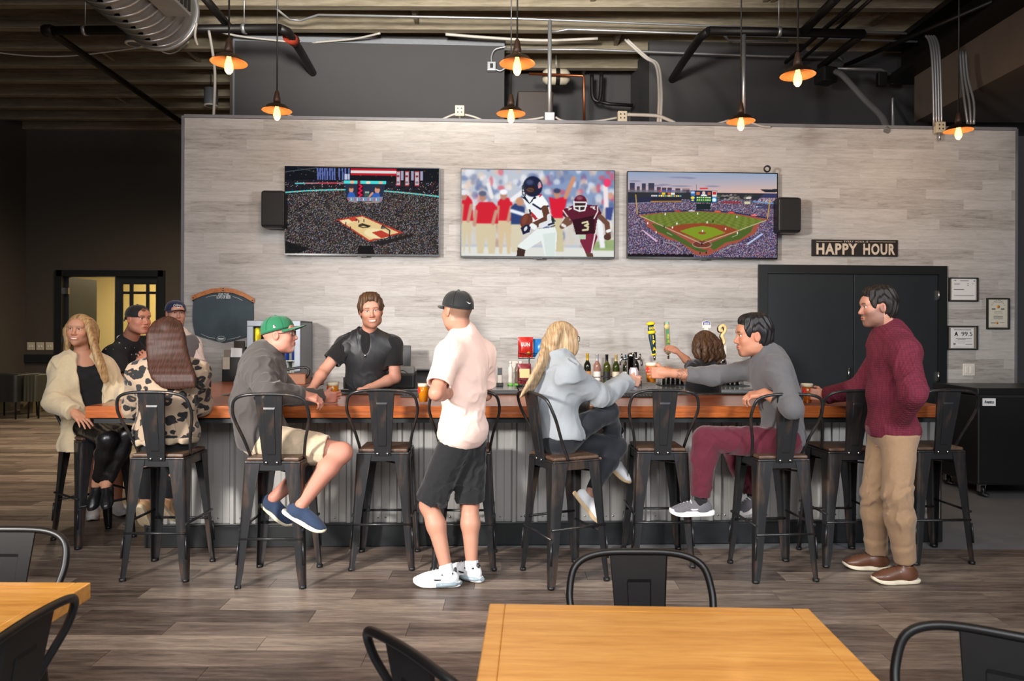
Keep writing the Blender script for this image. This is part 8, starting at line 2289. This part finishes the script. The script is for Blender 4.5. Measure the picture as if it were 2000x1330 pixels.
# ------------------------------------------------ man in grey cardigan, toasting with a pint
BEER3 = P(1272, 727, 4.86)
def grey_man():
    DOFF[0] = 0.13
    J = dict(hs=1.05, head=A3(1471, 658, 4.50), face=(-0.99, 0.05, -0.05), hair=(28, 24, 24), smile=0.3, beard=((46, 36, 34), 0.7, ('moustache', 'stubble')),
             neck=A3(1500, 702, 4.50), pelvis=A3(1530, 856, 4.50), sL=A3(1520, 722, 4.33), sR=A3(1484, 720, 4.67), mid=A3(1524, 785, 4.5))
    J['beard'] = ((50, 40, 38), 0.6, ('moustache', 'goatee'))
    J['eL'] = AL(1547, 797, J['sL'], 0.275, True); J['wL'] = AL(1494, 768, J['eL'], 0.228, False)
    G = V3(BEER3); gd = nrm((-0.95, 0.2, 0.0)); gn = nrm((-0.2, 0.9, 0.0))
    J['wR'] = grip(G, gd, gn, 0.038, 0.0)
    J['eR'] = (J['sR'] * 0.5 + J['wR'] * 0.5) + V3((0.0, 0.0, -0.035))
    J['tattoo'] = (J['wR'] + (J['eR'] - J['wR']) * 0.15, J['eR'])
    J['hL'] = A3(1522, 866, 4.42); J['hR'] = A3(1524, 866, 4.60)
    J['kL'] = A3(1378, 857, 4.46); J['kR'] = A3(1432, 872, 4.90)
    J['aL'] = AL(1368, 980, J['kL'], 0.40, False); J['aR'] = A3(1472, 968, 4.86)
    p = Person('dark haired man in grey cardigan and maroon trousers raising a pint', J['pelvis'], (198, 140, 112), 1.0)
    p.setup(J); bones('grey', J)
    hr = dict(w=J['wR'], a='R', d=gd, n=gn, t=UP, curl=(0.75, 0.85, 0.5), thumb=((0.6, 0.55, 0.4), (0.9, 0.1, 0.3), (0.9, 0.0, 0.35)))
    hl = dict(w=J['wL'], a='L', d=(-0.93, 0.2, -0.15), n=(-0.1, 0.3, -0.9), t=(-0.2, 0.9, 0.3), curl=(0.6, 0.9, 0.6))
    p.body([hr, hl])
    gc = cloth('heather_grey_knit', RGB(90, 88, 90), 0.9, 0.06, 150, 0.12)
    def sleeves(vol):
        pass
    p.shirt('cardigan', gc, 0.016, 'long', 0.0125, J['pelvis'] - p.up * 0.045, 1.0, 1.08, 1.02, seed=31, amp=0.006, freq=19, cut=0.55, ring=0.004)
    p.collar(gc, 0.072, 0.05, 0.2, open_front=0.7)
    tv = Vol(J['neck'] - 0.2, J['neck'] + 0.2, 0.005)
    tv.ell(J['neck'] + p.fwd * 0.045 - p.up * 0.045, (0.045, 0.062, 0.07), p.RT); tv.cone(J['neck'] - p.up * 0.03, J['neck'] + p.up * 0.012, 0.066, 0.062, 0.03, flat=True)
    p.mesh('undershirt', tv, M_SNEAK_W)
    p.pants('trousers', cloth('maroon_chino', RGB(84, 27, 41), 0.85, 0.06, 60), 0.014, 'long', 0.92, seed=33, amp=0.006, freq=22, ankle_e=0.022, ring=0.006)
    p.hair_short(hairmat('slick_black_hair', (12, 10, 11), (40, 37, 39), 0.4), 0.015, 0.052, wave=0.005, nape=-0.075, volume=0.008)
    sg = cloth('grey_suede', RGB(96, 94, 98), 0.8)
    for an, d_, u_ in ((J['aL'] + V3((0.0, 0, 0.0)), (-1, 0.0, -0.02), UP), (J['aR'], (-0.72, -0.45, -0.22), (-0.2, 0, 0.95))):
        p.shoe(an, d_, u_, sg, M_SOLE_W, sole_h=0.034)
        p.shoe_detail(laces=M_SOLE_W, swoosh=M_SOLE_W)
    for a in 'LR': sock(p, J['a' + a], J['k' + a], 0.09, M_BLACKCLOTH)
    pint(Vector(G) - Vector((0, 0, 0.078)), 'amber pint of beer raised over the bar in a tattooed arm', RGB(224, 130, 20), 0.122)
# ------------------------------------------------ woman in the leopard sweater, from behind
def leopard():
    DOFF[0] = 0.0
    J = dict(head=A3(329, 655, 4.66), face=(-0.30, 0.95, -0.03), hair=(60, 36, 28),
             neck=A3(328, 706, 4.62), pelvis=A3(326, 850, 4.56), sL=A3(272, 730, 4.60), sR=A3(383, 727, 4.62))
    J['eL'] = A3(262, 795, 4.72); J['wL'] = A3(285, 778, 4.96)
    J['eR'] = A3(392, 792, 4.74); J['wR'] = A3(372, 778, 4.98)
    J['hL'] = A3(298, 866, 4.58); J['hR'] = A3(352, 866, 4.60)
    J['kL'] = A3(288, 866, 4.98); J['kR'] = A3(345, 866, 5.0)
    J['aL'] = A3(284, 985, 4.96); J['aR'] = A3(326, 982, 5.02)
    p = Person('woman with long dark hair in leopard print sweater, seen from behind', J['pelvis'], (214, 164, 140), 1.0, True)
    p.setup(J); bones('leopard', J)
    hd = [dict(w=J['w' + a], a=a, d=(0.5 if a == 'L' else -0.5, 0.8, -0.1), n=(0, 0.1, -1), t=(1 if a == 'L' else -1, 0, 0)) for a in 'LR']
    p.body(hd)
    m, nt, b = new_mat('leopard_print_knit')
    co = tex_coord(nt, (1, 1, 1.25))
    nz = nt.nodes.new('ShaderNodeTexNoise'); nz.inputs['Scale'].default_value = 16; nz.inputs['Detail'].default_value = 2
    nt.links.new(co, nz.inputs['Vector'])
    ad = nt.nodes.new('ShaderNodeVectorMath'); ad.operation = 'MULTIPLY_ADD'
    nt.links.new(nz.outputs['Color'], ad.inputs[0]); ad.inputs[1].default_value = (0.055, 0.055, 0.055); nt.links.new(co, ad.inputs[2])
    vo = nt.nodes.new('ShaderNodeTexVoronoi'); vo.inputs['Scale'].default_value = 15; vo.inputs['Randomness'].default_value = 0.75
    nt.links.new(ad.outputs[0], vo.inputs['Vector'])
    spot = ramp(nt, vo.outputs['Distance'], [(0.47, 1.0), (0.50, 0.0)])
    core = ramp(nt, vo.outputs['Distance'], [(0.08, 1.0), (0.15, 0.0)])
    base = mix_color(nt, core, mix_color(nt, spot, RGB(158, 136, 114), RGB(22, 20, 22)), RGB(140, 100, 70))
    nt.links.new(base, b.inputs['Base Color']); b.inputs['Roughness'].default_value = 0.9; b.inputs['Sheen Weight'].default_value = 0.2
    bump(nt, b, noise(nt, co, 240, 2), 0.25, 0.004)
    p.shirt('sweater', m, 0.022, 'long', 0.026, J['pelvis'] - p.up * 0.03, 1.04, 1.16, 1.10, seed=41, amp=0.008, freq=18, cut=0.95)
    hemv = Vol(J['pelvis'] - 0.28, J['pelvis'] + 0.28, 0.006)
    hemv.ell(J['pelvis'] + p.up * 0.01, (0.206, 0.165, 0.175), p.RT); hemv.plane(J['pelvis'] - p.up * 0.02, p.up); hemv.plane(J['pelvis'] - p.up * 0.058, -p.up)
    hemv.displace(lambda x, y, z: 0.006 * np.sin(x * 90) * (z < J['pelvis'][2] - 0.01))
    p.mesh('hem_band', hemv, cloth('oatmeal_rib', RGB(172, 152, 128), 0.9))
    p.pants('leggings', cloth('black_legging_knit', RGB(24, 25, 28), 0.6), 0.010, 'long', 0.90, seed=42, amp=0.003, ring=0.002, hip=1.02)
    hm = hairmat('dark_brown_hair', (30, 18, 14), (74, 44, 34), 0.55); W = p.HW; st = []
    for k in range(9):
        a = k / 8.0
        st.append(([W(-0.065 + 0.13 * a, -0.05, 0.08), W(-0.092 + 0.184 * a, -0.11, 0.0), V3(P(296 + 66 * a, 700, 4.52)), V3(P(303 + 72 * a, 735, 4.44)), V3(P(322 + 58 * a, 760 - 6 * abs(a - 0.4), 4.43))], [0.024, 0.026, 0.027, 0.024, 0.008]))
    for sx in (-1, 1):
        for k in range(3):
            a = k / 2.0
            st.append(([W(sx * 0.055, 0.03 - 0.05 * a, 0.075), W(sx * 0.088, 0.03 - 0.06 * a, -0.01), W(sx * 0.092, 0.0 - 0.05 * a, -0.10), W(sx * 0.088, -0.05, -0.17)], [0.016, 0.02, 0.02, 0.012]))
    p.hair_long(hm, st, 0.015, True, seed=5, wave=0.0028, wfreq=180)
    bt_ = cloth('tan_suede', RGB(186, 142, 100), 0.85); sl = plain('tan_stacked_sole', RGB(206, 186, 156), 0.6)
    p.shoe(J['aL'], (-0.15, 0.65, -0.75), (0.0, 0.75, 0.65), bt_, sl, q=0.92, collar=0.035, name='ankle_boot')
    p.shoe(J['aR'], (0.1, 0.65, -0.75), (0.0, 0.75, 0.65), bt_, sl, q=0.92, collar=0.035, name='ankle_boot')
# ------------------------------------------------ woman in the cream cardigan
def cream_woman():
    J = dict(head=A3(155, 645, 5.20), face=(0.18, -0.97, -0.02), hair=(150, 120, 88), smile=0.8, hroll=0.05, gaze=(0, 1, 0),
             neck=A3(160, 694, 5.24), pelvis=A3(182, 822, 5.26), sR=A3(122, 716, 5.16), sL=A3(202, 716, 5.36))
    J['eR'] = AL(107, 786, J['sR'], 0.27, True); J['wR'] = AL(146, 806, J['eR'], 0.235, True)
    J['eL'] = A3(236, 768, 5.32); J['wL'] = A3(268, 772, 5.12)
    J['hR'] = A3(166, 834, 5.20); J['hL'] = A3(200, 834, 5.30)
    J['kR'] = AL(211, 858, J['hR'], 0.41, True); J['kL'] = AL(250, 848, J['hL'], 0.41, True)
    J['aR'] = AL(188, 948, J['kR'], 0.40, False); J['aL'] = AL(207, 950, J['kL'], 0.40, False)
    p = Person('blonde woman in long cream cardigan, black top and leather leggings', J['pelvis'], (216, 160, 130), 0.95, True)
    p.setup(J); bones('cream', J)
    hr = dict(w=J['wR'], a='R', d=(0.78, -0.35, -0.50), n=(-0.2, 0.35, -0.9), t=(0.5, 0.8, 0.2), curl=(0.15, 0.25, 0.2), spread=0.12)
    hl = dict(w=J['wL'], a='L', d=(0.6, -0.7, 0), n=(0, 0, -1), t=(-0.7, -0.6, 0))
    p.body([hr, hl])
    vol = p.box_of(('neck', 'pelvis', 'sL', 'sR'), 0.2, 0.006)
    p.torso(vol, 0.004); p.bust(vol, 0.004)
    # scoop neckline
    vol.ell(J['neck'] + p.fwd * 0.05 + p.up * 0.005, (0.095, 0.12, 0.105), p.RT, 0.01, 's'); vol.plane(J['neck'] - p.up * 0.055, p.up, 0.01)
    vol.displace(folds(52, 0.003, 30)); p.mesh('black_top', vol, M_BLACKCLOTH)
    cr = cloth('cream_cardigan_knit', RGB(212, 192, 158), 0.95, 0.05, 60, 0.2, 0.4)
    def opening(vol):
        # open front, long skirt of the cardigan hanging over the stool
        a = V3(P(128, 800, 5.20)); c = V3(P(140, 870, 5.12)); d_ = V3(P(146, 930, 5.06))
        vol.cone(J['pelvis'] * 0.4 + a * 0.6, c, 0.075, 0.075, 0.05); vol.cone(c, d_, 0.075, 0.030, 0.04)
        b = V3(P(215, 800, 5.42)); vol.cone(b, V3(P(216, 880, 5.45)), 0.09, 0.06, 0.05)
        c0 = J['neck'] * 0.45 + J['pelvis'] * 0.55 + p.fwd * 0.16 + p.side * 0.01
        vol.ell(c0 + p.up * 0.07, (0.082, 0.14, 0.34), p.RT, 0.015, 's')
        vol.ell(J['neck'] + p.up * 0.10 + p.fwd * 0.03, (0.085, 0.10, 0.13), p.RT, 0.01, 's')
        vol.cone(J['hR'] + p.fwd * 0.04, J['kR'], 0.088, 0.08, 0.01, 's')
        vol.cone(J['hL'] + p.fwd * 0.04, J['kL'], 0.088, 0.08, 0.01, 's')
    p.shirt('cardigan', cr, 0.020, 'long', 0.030, None, 1.04, 1.10, 1.08, seed=55, amp=0.008, freq=17, cut=0.93, ring=0.008, extra=opening)
    lt = plain('black_faux_leather', RGB(22, 21, 22), 0.32, 0, 0.1, 40, 0.1)
    p.pants('leggings', lt, 0.002, 'long', 0.90, seed=56, amp=0.003, ring=0.003)
    hm = hairmat('honey_blonde_hair', (120, 86, 52), (208, 174, 126), 0.4); W = p.HW; st = []
    for k in range(6):
        a = k / 5.0
        # her left side (image right) falls in front of the shoulder
        st.append(([W(-0.02 - 0.03 * a, 0.03 - 0.07 * a, 0.09), W(-0.082 - 0.004 * a, 0.045 - 0.07 * a, 0.01), V3(P(183 + 5 * a, 680, 5.14 + 0.05 * a)), V3(P(192 + 9 * a, 712, 5.13 + 0.04 * a)), V3(P(203 + 8 * a, 748 - 4 * a, 5.15 + 0.03 * a))], [0.014, 0.018, 0.019, 0.018, 0.006]))
        st.append(([W(0.02 + 0.03 * a, 0.03 - 0.07 * a, 0.09), W(0.082 + 0.004 * a, 0.04 - 0.07 * a, 0.0), V3(P(133 - 3 * a, 672, 5.16 + 0.08 * a)), V3(P(126 - 0 * a, 700, 5.20 + 0.09 * a))], [0.014, 0.018, 0.019, 0.010]))
    for k in range(5):
        a = k / 4.0
        st.append(([W(-0.06 + 0.12 * a, -0.06, 0.08), W(-0.08 + 0.16 * a, -0.11, 0), W(-0.09 + 0.18 * a, -0.11, -0.12)], [0.02, 0.024, 0.014]))
    p.hair_long(hm, st, 0.011, True, seed=9, wave=0.0024, wfreq=200, front=0.022)
    bk = plain('black_quilted_leather', RGB(24, 24, 26), 0.3, 0, 0.1, 60, 0.2)
    p.shoe(J['aR'], (0.1, -0.75, -0.62), (0.0, -0.6, 0.75), bk, M_BLACKPLASTIC, q=0.9, sole_h=0.022)
    p.shoe(J['aL'], (0.35, -0.75, -0.45), (0.0, -0.45, 0.85), bk, M_BLACKPLASTIC, q=0.9, sole_h=0.022)
# ------------------------------------------------ man in black dotted polo with a cap worn backwards
def polo_man():
    J = dict(head=A3(270, 624, 5.78), face=(0.88, -0.46, -0.06), hair=(90, 66, 50), scalp=((110, 84, 66), 0.5),
             neck=A3(250, 668, 5.86), pelvis=A3(196, 800, 6.02), sR=A3(222, 694, 5.68), sL=A3(272, 694, 6.02))
    J['eR'] = AL(243, 752, J['sR'], 0.28, True); J['wR'] = AL(274, 706, J['eR'], 0.25, True)
    J['eL'] = A3(290, 752, 5.95); J['wL'] = A3(292, 706, 5.72)
    J['hR'] = A3(186, 812, 5.96); J['hL'] = A3(208, 812, 6.06)
    J['kR'] = A3(196, 900, 5.88); J['kL'] = A3(226, 900, 6.0)
    J['aR'] = A3(184, 988, 5.86); J['aL'] = A3(228, 984, 5.98)
    p = Person('man in black dotted polo with black cap worn backwards, leaning on the bar', J['pelvis'], (206, 146, 122), 1.08)
    p.setup(J); bones('polo', J)
    hr = dict(w=J['wR'], a='R', d=(0.75, 0.1, 0.55), n=(0.2, 0.9, -0.2), t=(-0.4, 0, 0.9), curl=(0.6, 0.8, 0.5))
    hl = dict(w=J['wL'], a='L', d=(-0.3, -0.6, 0.5), n=(0.3, -0.8, 0), t=(0, 0, 1), curl=(0.6, 0.8, 0.5))
    p.body([hr, hl])
    m, nt, b = new_mat('black_polo_with_white_dots')
    vo = nt.nodes.new('ShaderNodeTexVoronoi'); vo.inputs['Scale'].default_value = 19; vo.inputs['Randomness'].default_value = 0.35
    nt.links.new(tex_coord(nt), vo.inputs['Vector'])
    nt.links.new(mix_color(nt, ramp(nt, vo.outputs['Distance'], [(0.10, 1.0), (0.13, 0.0)]), RGB(26, 28, 32), RGB(200, 204, 206)), b.inputs['Base Color'])
    b.inputs['Roughness'].default_value = 0.85
    p.shirt('polo_shirt', m, 0.014, 'short', 0.016, J['pelvis'] - p.up * 0.06, 1.02, 1.08, 1.0, seed=61, cut=0.72, amp=0.005)
    p.collar(M_BLACKCLOTH, 0.070, 0.045, 0.1, flare=1.2)
    up = p.up
    p.mb('collar_stripe', MB().tube([J['neck'] + up * 0.012 + (p.side * math.cos(a) + p.fwd * math.sin(a)) * 0.084 for a in [math.pi / 2 + 0.6 + i * (2 * math.pi - 1.2) / 20 for i in range(21)]], 0.006, 6), M_SOLE_W)
    p.pants('shorts', cloth('dark_short_cloth', RGB(40, 40, 44), 0.85), 0.016, 'short', 0.92, seed=62, flare=0.02)
    cp = p.cap(cloth('black_twill', RGB(28, 28, 30), 0.75), yaw=math.pi - 0.15, pitch=-0.12, z=-0.002, hz=0.088, brim=0.07, droop=0.03, lift=-0.02)
    p.on_cap([[(-math.pi / 2 + 0.22 * math.cos(a), 0.42 + 0.16 * math.sin(a)) for a in [i * math.pi / 8 for i in range(16)]]], plain('brown_emblem', RGB(110, 72, 50), 0.7), cp)
    for an, d_ in ((J['aR'], (0.45, -0.9, 0)), (J['aL'], (0.75, -0.65, 0))):
        p.shoe(V3((an[0], an[1], 0.093)), d_, UP, M_SNEAK_W, M_SOLE_W, sole_h=0.034, q=1.05)
# ------------------------------------------------ man in the blue cap at the far end of the wing
def blue_man():
    J = dict(head=A3(343, 613, 6.50), face=(0.62, -0.78, -0.05), hair=(80, 60, 46), scalp=((100, 78, 62), 0.5),
             neck=A3(346, 652, 6.55), pelvis=A3(348, 776, 6.62), sR=A3(320, 672, 6.42), sL=A3(376, 672, 6.72))
    J['eL'] = A3(388, 722, 6.62); J['wL'] = A3(399, 742, 6.42)
    J['eR'] = A3(316, 730, 6.35); J['wR'] = A3(344, 748, 6.25)
    J['hR'] = A3(340, 790, 6.56); J['hL'] = A3(358, 790, 6.68)
    J['kR'] = A3(340, 870, 6.5); J['kL'] = A3(360, 870, 6.62); J['aR'] = A3(340, 952, 6.56); J['aL'] = A3(360, 948, 6.68)
    p = Person('man in navy cap, grey vest and white shirt standing by the chalkboard', J['pelvis'], (206, 156, 136), 0.98)
    p.setup(J); bones('blue', J)
    can = V3(PZ(400, 745, BAR_Z)); can = V3(P(399, 742, 6.35)); can[2] = BAR_Z + 0.06
    gd = nrm((0.75, -0.6, 0)); gn = nrm((-0.6, -0.75, 0))
    J['wL'] = grip(can, gd, gn, 0.030, -0.01)
    hl = dict(w=J['wL'], a='L', d=gd, n=gn, t=UP, curl=(0.8, 0.9, 0.5))
    hr = dict(w=J['wR'], a='R', d=(0.6, -0.7, 0), n=(0, 0, -1), t=(0, 1, 0))
    p.body([hl, hr])
    p.shirt('shirt', cloth('white_pink_shirt', RGB(226, 212, 208), 0.85), 0.012, 'short', 0.016, J['pelvis'] - p.up * 0.08, seed=71, cut=0.78)
    vv = p.box_of(('neck', 'pelvis', 'sL', 'sR'), 0.2, 0.006)
    p.torso(vv, 0.030)
    for a in ('sL', 'sR'): vv.ell(J[a] + (J[a] - J['neck']) * 0.25, (0.07, 0.09, 0.12), p.RT, 0.02, 's')
    vv.plane(J['neck'] - p.up * 0.01, p.up, 0.01)
    p.mesh('vest', vv, cloth('grey_vest_knit', RGB(110, 110, 116), 0.9))
    p.pants('trousers', cloth('dark_trouser', RGB(50, 50, 56), 0.85), 0.014, 'long', 0.97, seed=72)
    nb = cloth('navy_cap_cloth', RGB(34, 40, 74), 0.75)
    cp = p.cap(nb, pitch=0.06, z=0.0, brim=0.07, hz=0.092)
    me = text_mesh('Callaway', 0.028, 0.0008, 0.95, 0.0006)
    rx, ry, hz = p.cap_dim
    for v in me.vertices:
        b_ = math.pi / 2 + v.co.x / 0.1; t_ = 0.46 + v.co.y / hz - 0.9 * (v.co.x) ** 2 / 0.02; a_ = math.asin(max(0.0, min(t_, 0.98))); c_ = math.cos(a_) ** 0.8
        q = p.capM @ Vector((-rx * 1.02 * c_ * math.cos(b_) * -1, ry * 1.02 * c_ * math.sin(b_), hz * t_ * 1.02)); v.co = Vector((q[0] - p.o[0], q[1] - p.o[1], q[2]))
    obj('lettering', me, M_SOLE_W, cp)
    p.on_cap([[(math.pi / 2 + 0.16, 0.30), (math.pi / 2 + 0.08, 0.30), (math.pi / 2, 0.2), (math.pi / 2 - 0.08, 0.30), (math.pi / 2 - 0.16, 0.30), (math.pi / 2, 0.1)]], M_SOLE_W, cp)
    for an in (J['aR'], J['aL']): p.shoe(V3((an[0], an[1], 0.093)), (0.6, -0.8, 0), UP, M_BLACKCLOTH, M_SOLE_W)
    c = thing('drink_can', 'printed drink can in the hand of the man with the navy cap', 'can', (can[0], can[1], BAR_Z), 0)
    can_mesh(0.030, 0.125).build('can_body', plain('silver_print_can', RGB(176, 176, 182), 0.3, 0.5, 0.2, 40), c)
# ------------------------------------------------ bartender
def bartender():
    J = dict(head=A3(725, 609, 5.92), face=(0.22, -0.96, -0.08), hair=(92, 66, 46), smile=1.0, hroll=-0.10, hs=1.10, beard=((128, 84, 60), 0.5, ('stubble', 'moustache')), iris=(84, 86, 84),
             neck=A3(717, 655, 6.02), pelvis=A3(717, 786, 6.22), sR=A3(674, 673, 6.05), sL=A3(768, 673, 6.08))
    J['eR'] = AL(633, 724, J['sR'], 0.285, True); J['wR'] = AL(609, 760, J['eR'], 0.25, True)
    J['eL'] = AL(772, 742, J['sL'], 0.285, True); J['wL'] = AL(722, 768, J['eL'], 0.255, True)
    for w in ('wR', 'wL'): J[w][2] = max(J[w][2], BAR_Z + 0.035)
    J['hR'] = A3(700, 798, 6.24); J['hL'] = A3(736, 798, 6.26)
    J['kR'] = A3(700, 880, 6.22); J['kL'] = A3(738, 880, 6.22); J['aR'] = A3(700, 966, 6.28); J['aL'] = A3(738, 966, 6.28)
    p = Person('smiling bartender with brown hair in black vest over black tee', J['pelvis'], (216, 160, 138), 1.06)
    p.setup(J); bones('bartender', J)
    hr = dict(w=J['wR'], a='R', d=(-0.6, -0.75, -0.12), n=(0, -0.1, -1), t=(0.8, -0.5, 0), curl=(0.3, 0.4, 0.3))
    hl = dict(w=J['wL'], a='L', d=(-0.88, -0.4, -0.12), n=(0.1, 0, -1), t=(0.3, -0.9, 0), curl=(0.5, 0.8, 0.5))
    p.body([hr, hl])
    p.shirt('tee_shirt', cloth('black_tee', RGB(24, 24, 25), 0.85), 0.010, 'short', 0.016, J['pelvis'] - p.up * 0.05, 1.0, 1.08, 1.0, seed=81, cut=0.62)
    vv = p.box_of(('neck', 'pelvis', 'sL', 'sR'), 0.22, 0.0055)
    p.torso(vv, 0.022, waist=1.10)
    for a, sg in (('sL', -1), ('sR', 1)): vv.ell(J[a] + p.side * sg * 0.045 - p.up * 0.03, (0.060, 0.10, 0.12), p.RT, 0.015, 's')
    vv.ell(J['neck'] + p.fwd * 0.10 - p.up * 0.02, (0.034, 0.09, 0.10), p.RT, 0.01, 's'); vv.ell(J['neck'] + p.up * 0.07, (0.075, 0.085, 0.09), p.RT, 0.01, 's')
    vv.displace(folds(83, 0.006, 22, p.up, 2)); p.mesh('vest', vv, plain('black_nylon_vest', RGB(34, 35, 38), 0.5, 0, 0.06, 60, 0.1))
    p.collar(MATS['black_nylon_vest'], 0.074, 0.05, 0.5, open_front=0.75, flare=1.1)
    c = J['pelvis'] * 0.45 + J['neck'] * 0.55 + p.fwd * 0.137
    p.mb('zip', MB().tube([J['neck'] - p.up * 0.12 + p.fwd * 0.135, c, J['pelvis'] + p.up * 0.1 + p.fwd * 0.145], 0.004, 6), M_BLACKPLASTIC)
    p.mb('zip_pull', MB().tube([J['neck'] - p.up * 0.115 + p.fwd * 0.142, J['neck'] - p.up * 0.145 + p.fwd * 0.145], 0.005, 6), M_STEEL)
    p.pants('trousers', cloth('dark_jeans', RGB(40, 44, 54), 0.85), 0.014, 'long', 0.97, seed=84)
    p.hair_short(hairmat('wavy_brown_hair', (46, 32, 22), (100, 72, 50)), 0.021, 0.048, wave=0.005, nape=-0.070, volume=0.012, seed=6)
    for an in (J['aR'], J['aL']): p.shoe(V3((an[0], an[1], 0.093)), (0.1, -1, 0), UP, M_BLACKCLOTH, M_SOLE_W)
# ------------------------------------------------ barmaid at the taps
def barmaid():
    J = dict(head=A3(1374, 672, 6.34), face=(-0.55, 0.83, -0.03), hair=(50, 34, 26),
             neck=A3(1379, 712, 6.30), pelvis=A3(1376, 828, 6.30), sL=A3(1356, 722, 6.24), sR=A3(1402, 722, 6.42))
    J['eL'] = AL(1348, 710, J['sL'], 0.25, False); J['wL'] = AL(1322, 686, J['eL'], 0.21, False)
    J['eR'] = A3(1352, 748, 6.52); J['wR'] = A3(1316, 726, 6.62)
    J['hL'] = A3(1362, 840, 6.28); J['hR'] = A3(1392, 840, 6.36); J['kL'] = A3(1362, 910, 6.3); J['kR'] = A3(1392, 908, 6.36); J['aL'] = A3(1362, 968, 6.3); J['aR'] = A3(1392, 964, 6.36)
    p = Person('barmaid with wavy brown hair in black tee pulling a tap', J['pelvis'], (214, 158, 132), 0.92, True)
    p.setup(J); bones('barmaid', J)
    hl = dict(w=J['wL'], a='L', d=(-0.7, 0.5, 0.35), n=(-0.3, 0.7, -0.2), t=(0.2, 0, 0.9), curl=(0.4, 0.6, 0.4))
    hr = dict(w=J['wR'], a='R', d=(-0.85, 0.3, 0.25), n=(-0.2, 0.6, -0.4), t=(0, 0.3, 0.9), curl=(0.6, 0.8, 0.5))
    p.body([hl, hr])
    p.shirt('tee_shirt', M_BLACKCLOTH, 0.012, 'short', 0.016, J['pelvis'] - p.up * 0.08, seed=91, cut=0.55)
    p.pants('trousers', MATS['black_legging_knit'], 0.010, 'long', 0.95, seed=92)
    hm = hairmat('wavy_chestnut_hair', (38, 26, 20), (98, 70, 50), 0.4); W = p.HW; st = []
    for k in range(9):
        a = k / 8.0; w1 = 0.016 * math.sin(k * 2.3)
        st.append(([W(-0.065 + 0.13 * a, -0.05, 0.08), W(-0.100 + 0.2 * a, -0.10 + w1, 0.0), W(-0.112 + 0.224 * a + w1, -0.118, -0.06), W(-0.108 + 0.23 * a - w1, -0.112 + w1, -0.12), W(-0.095 + 0.21 * a + w1, -0.10, -0.165 + 0.02 * math.sin(k * 1.7))], [0.024, 0.027, 0.026, 0.024, 0.012]))
    for sx in (-1, 1):
        for k in range(3):
            a = k / 2.0
            st.append(([W(sx * 0.055, 0.035 - 0.05 * a, 0.075), W(sx * 0.09, 0.03 - 0.05 * a, 0), W(sx * 0.10, 0.02 - 0.05 * a, -0.07), W(sx * 0.098, 0.0 - 0.05 * a, -0.13)], [0.016, 0.022, 0.022, 0.012]))
    p.hair_long(hm, st, 0.014, True, seed=12, wave=0.004, wfreq=150, curl=1.0)
    for an in (J['aR'], J['aL']): p.shoe(V3((an[0], an[1], 0.093)), (-0.3, 0.9, 0), UP, M_BLACKCLOTH, M_SOLE_W, q=0.9)
for fn in (pink_man, maroon_man, green_man, blonde, grey_man, leopard, cream_woman, polo_man, blue_man, bartender, barmaid):
    DOFF[0] = 0.0; fn()
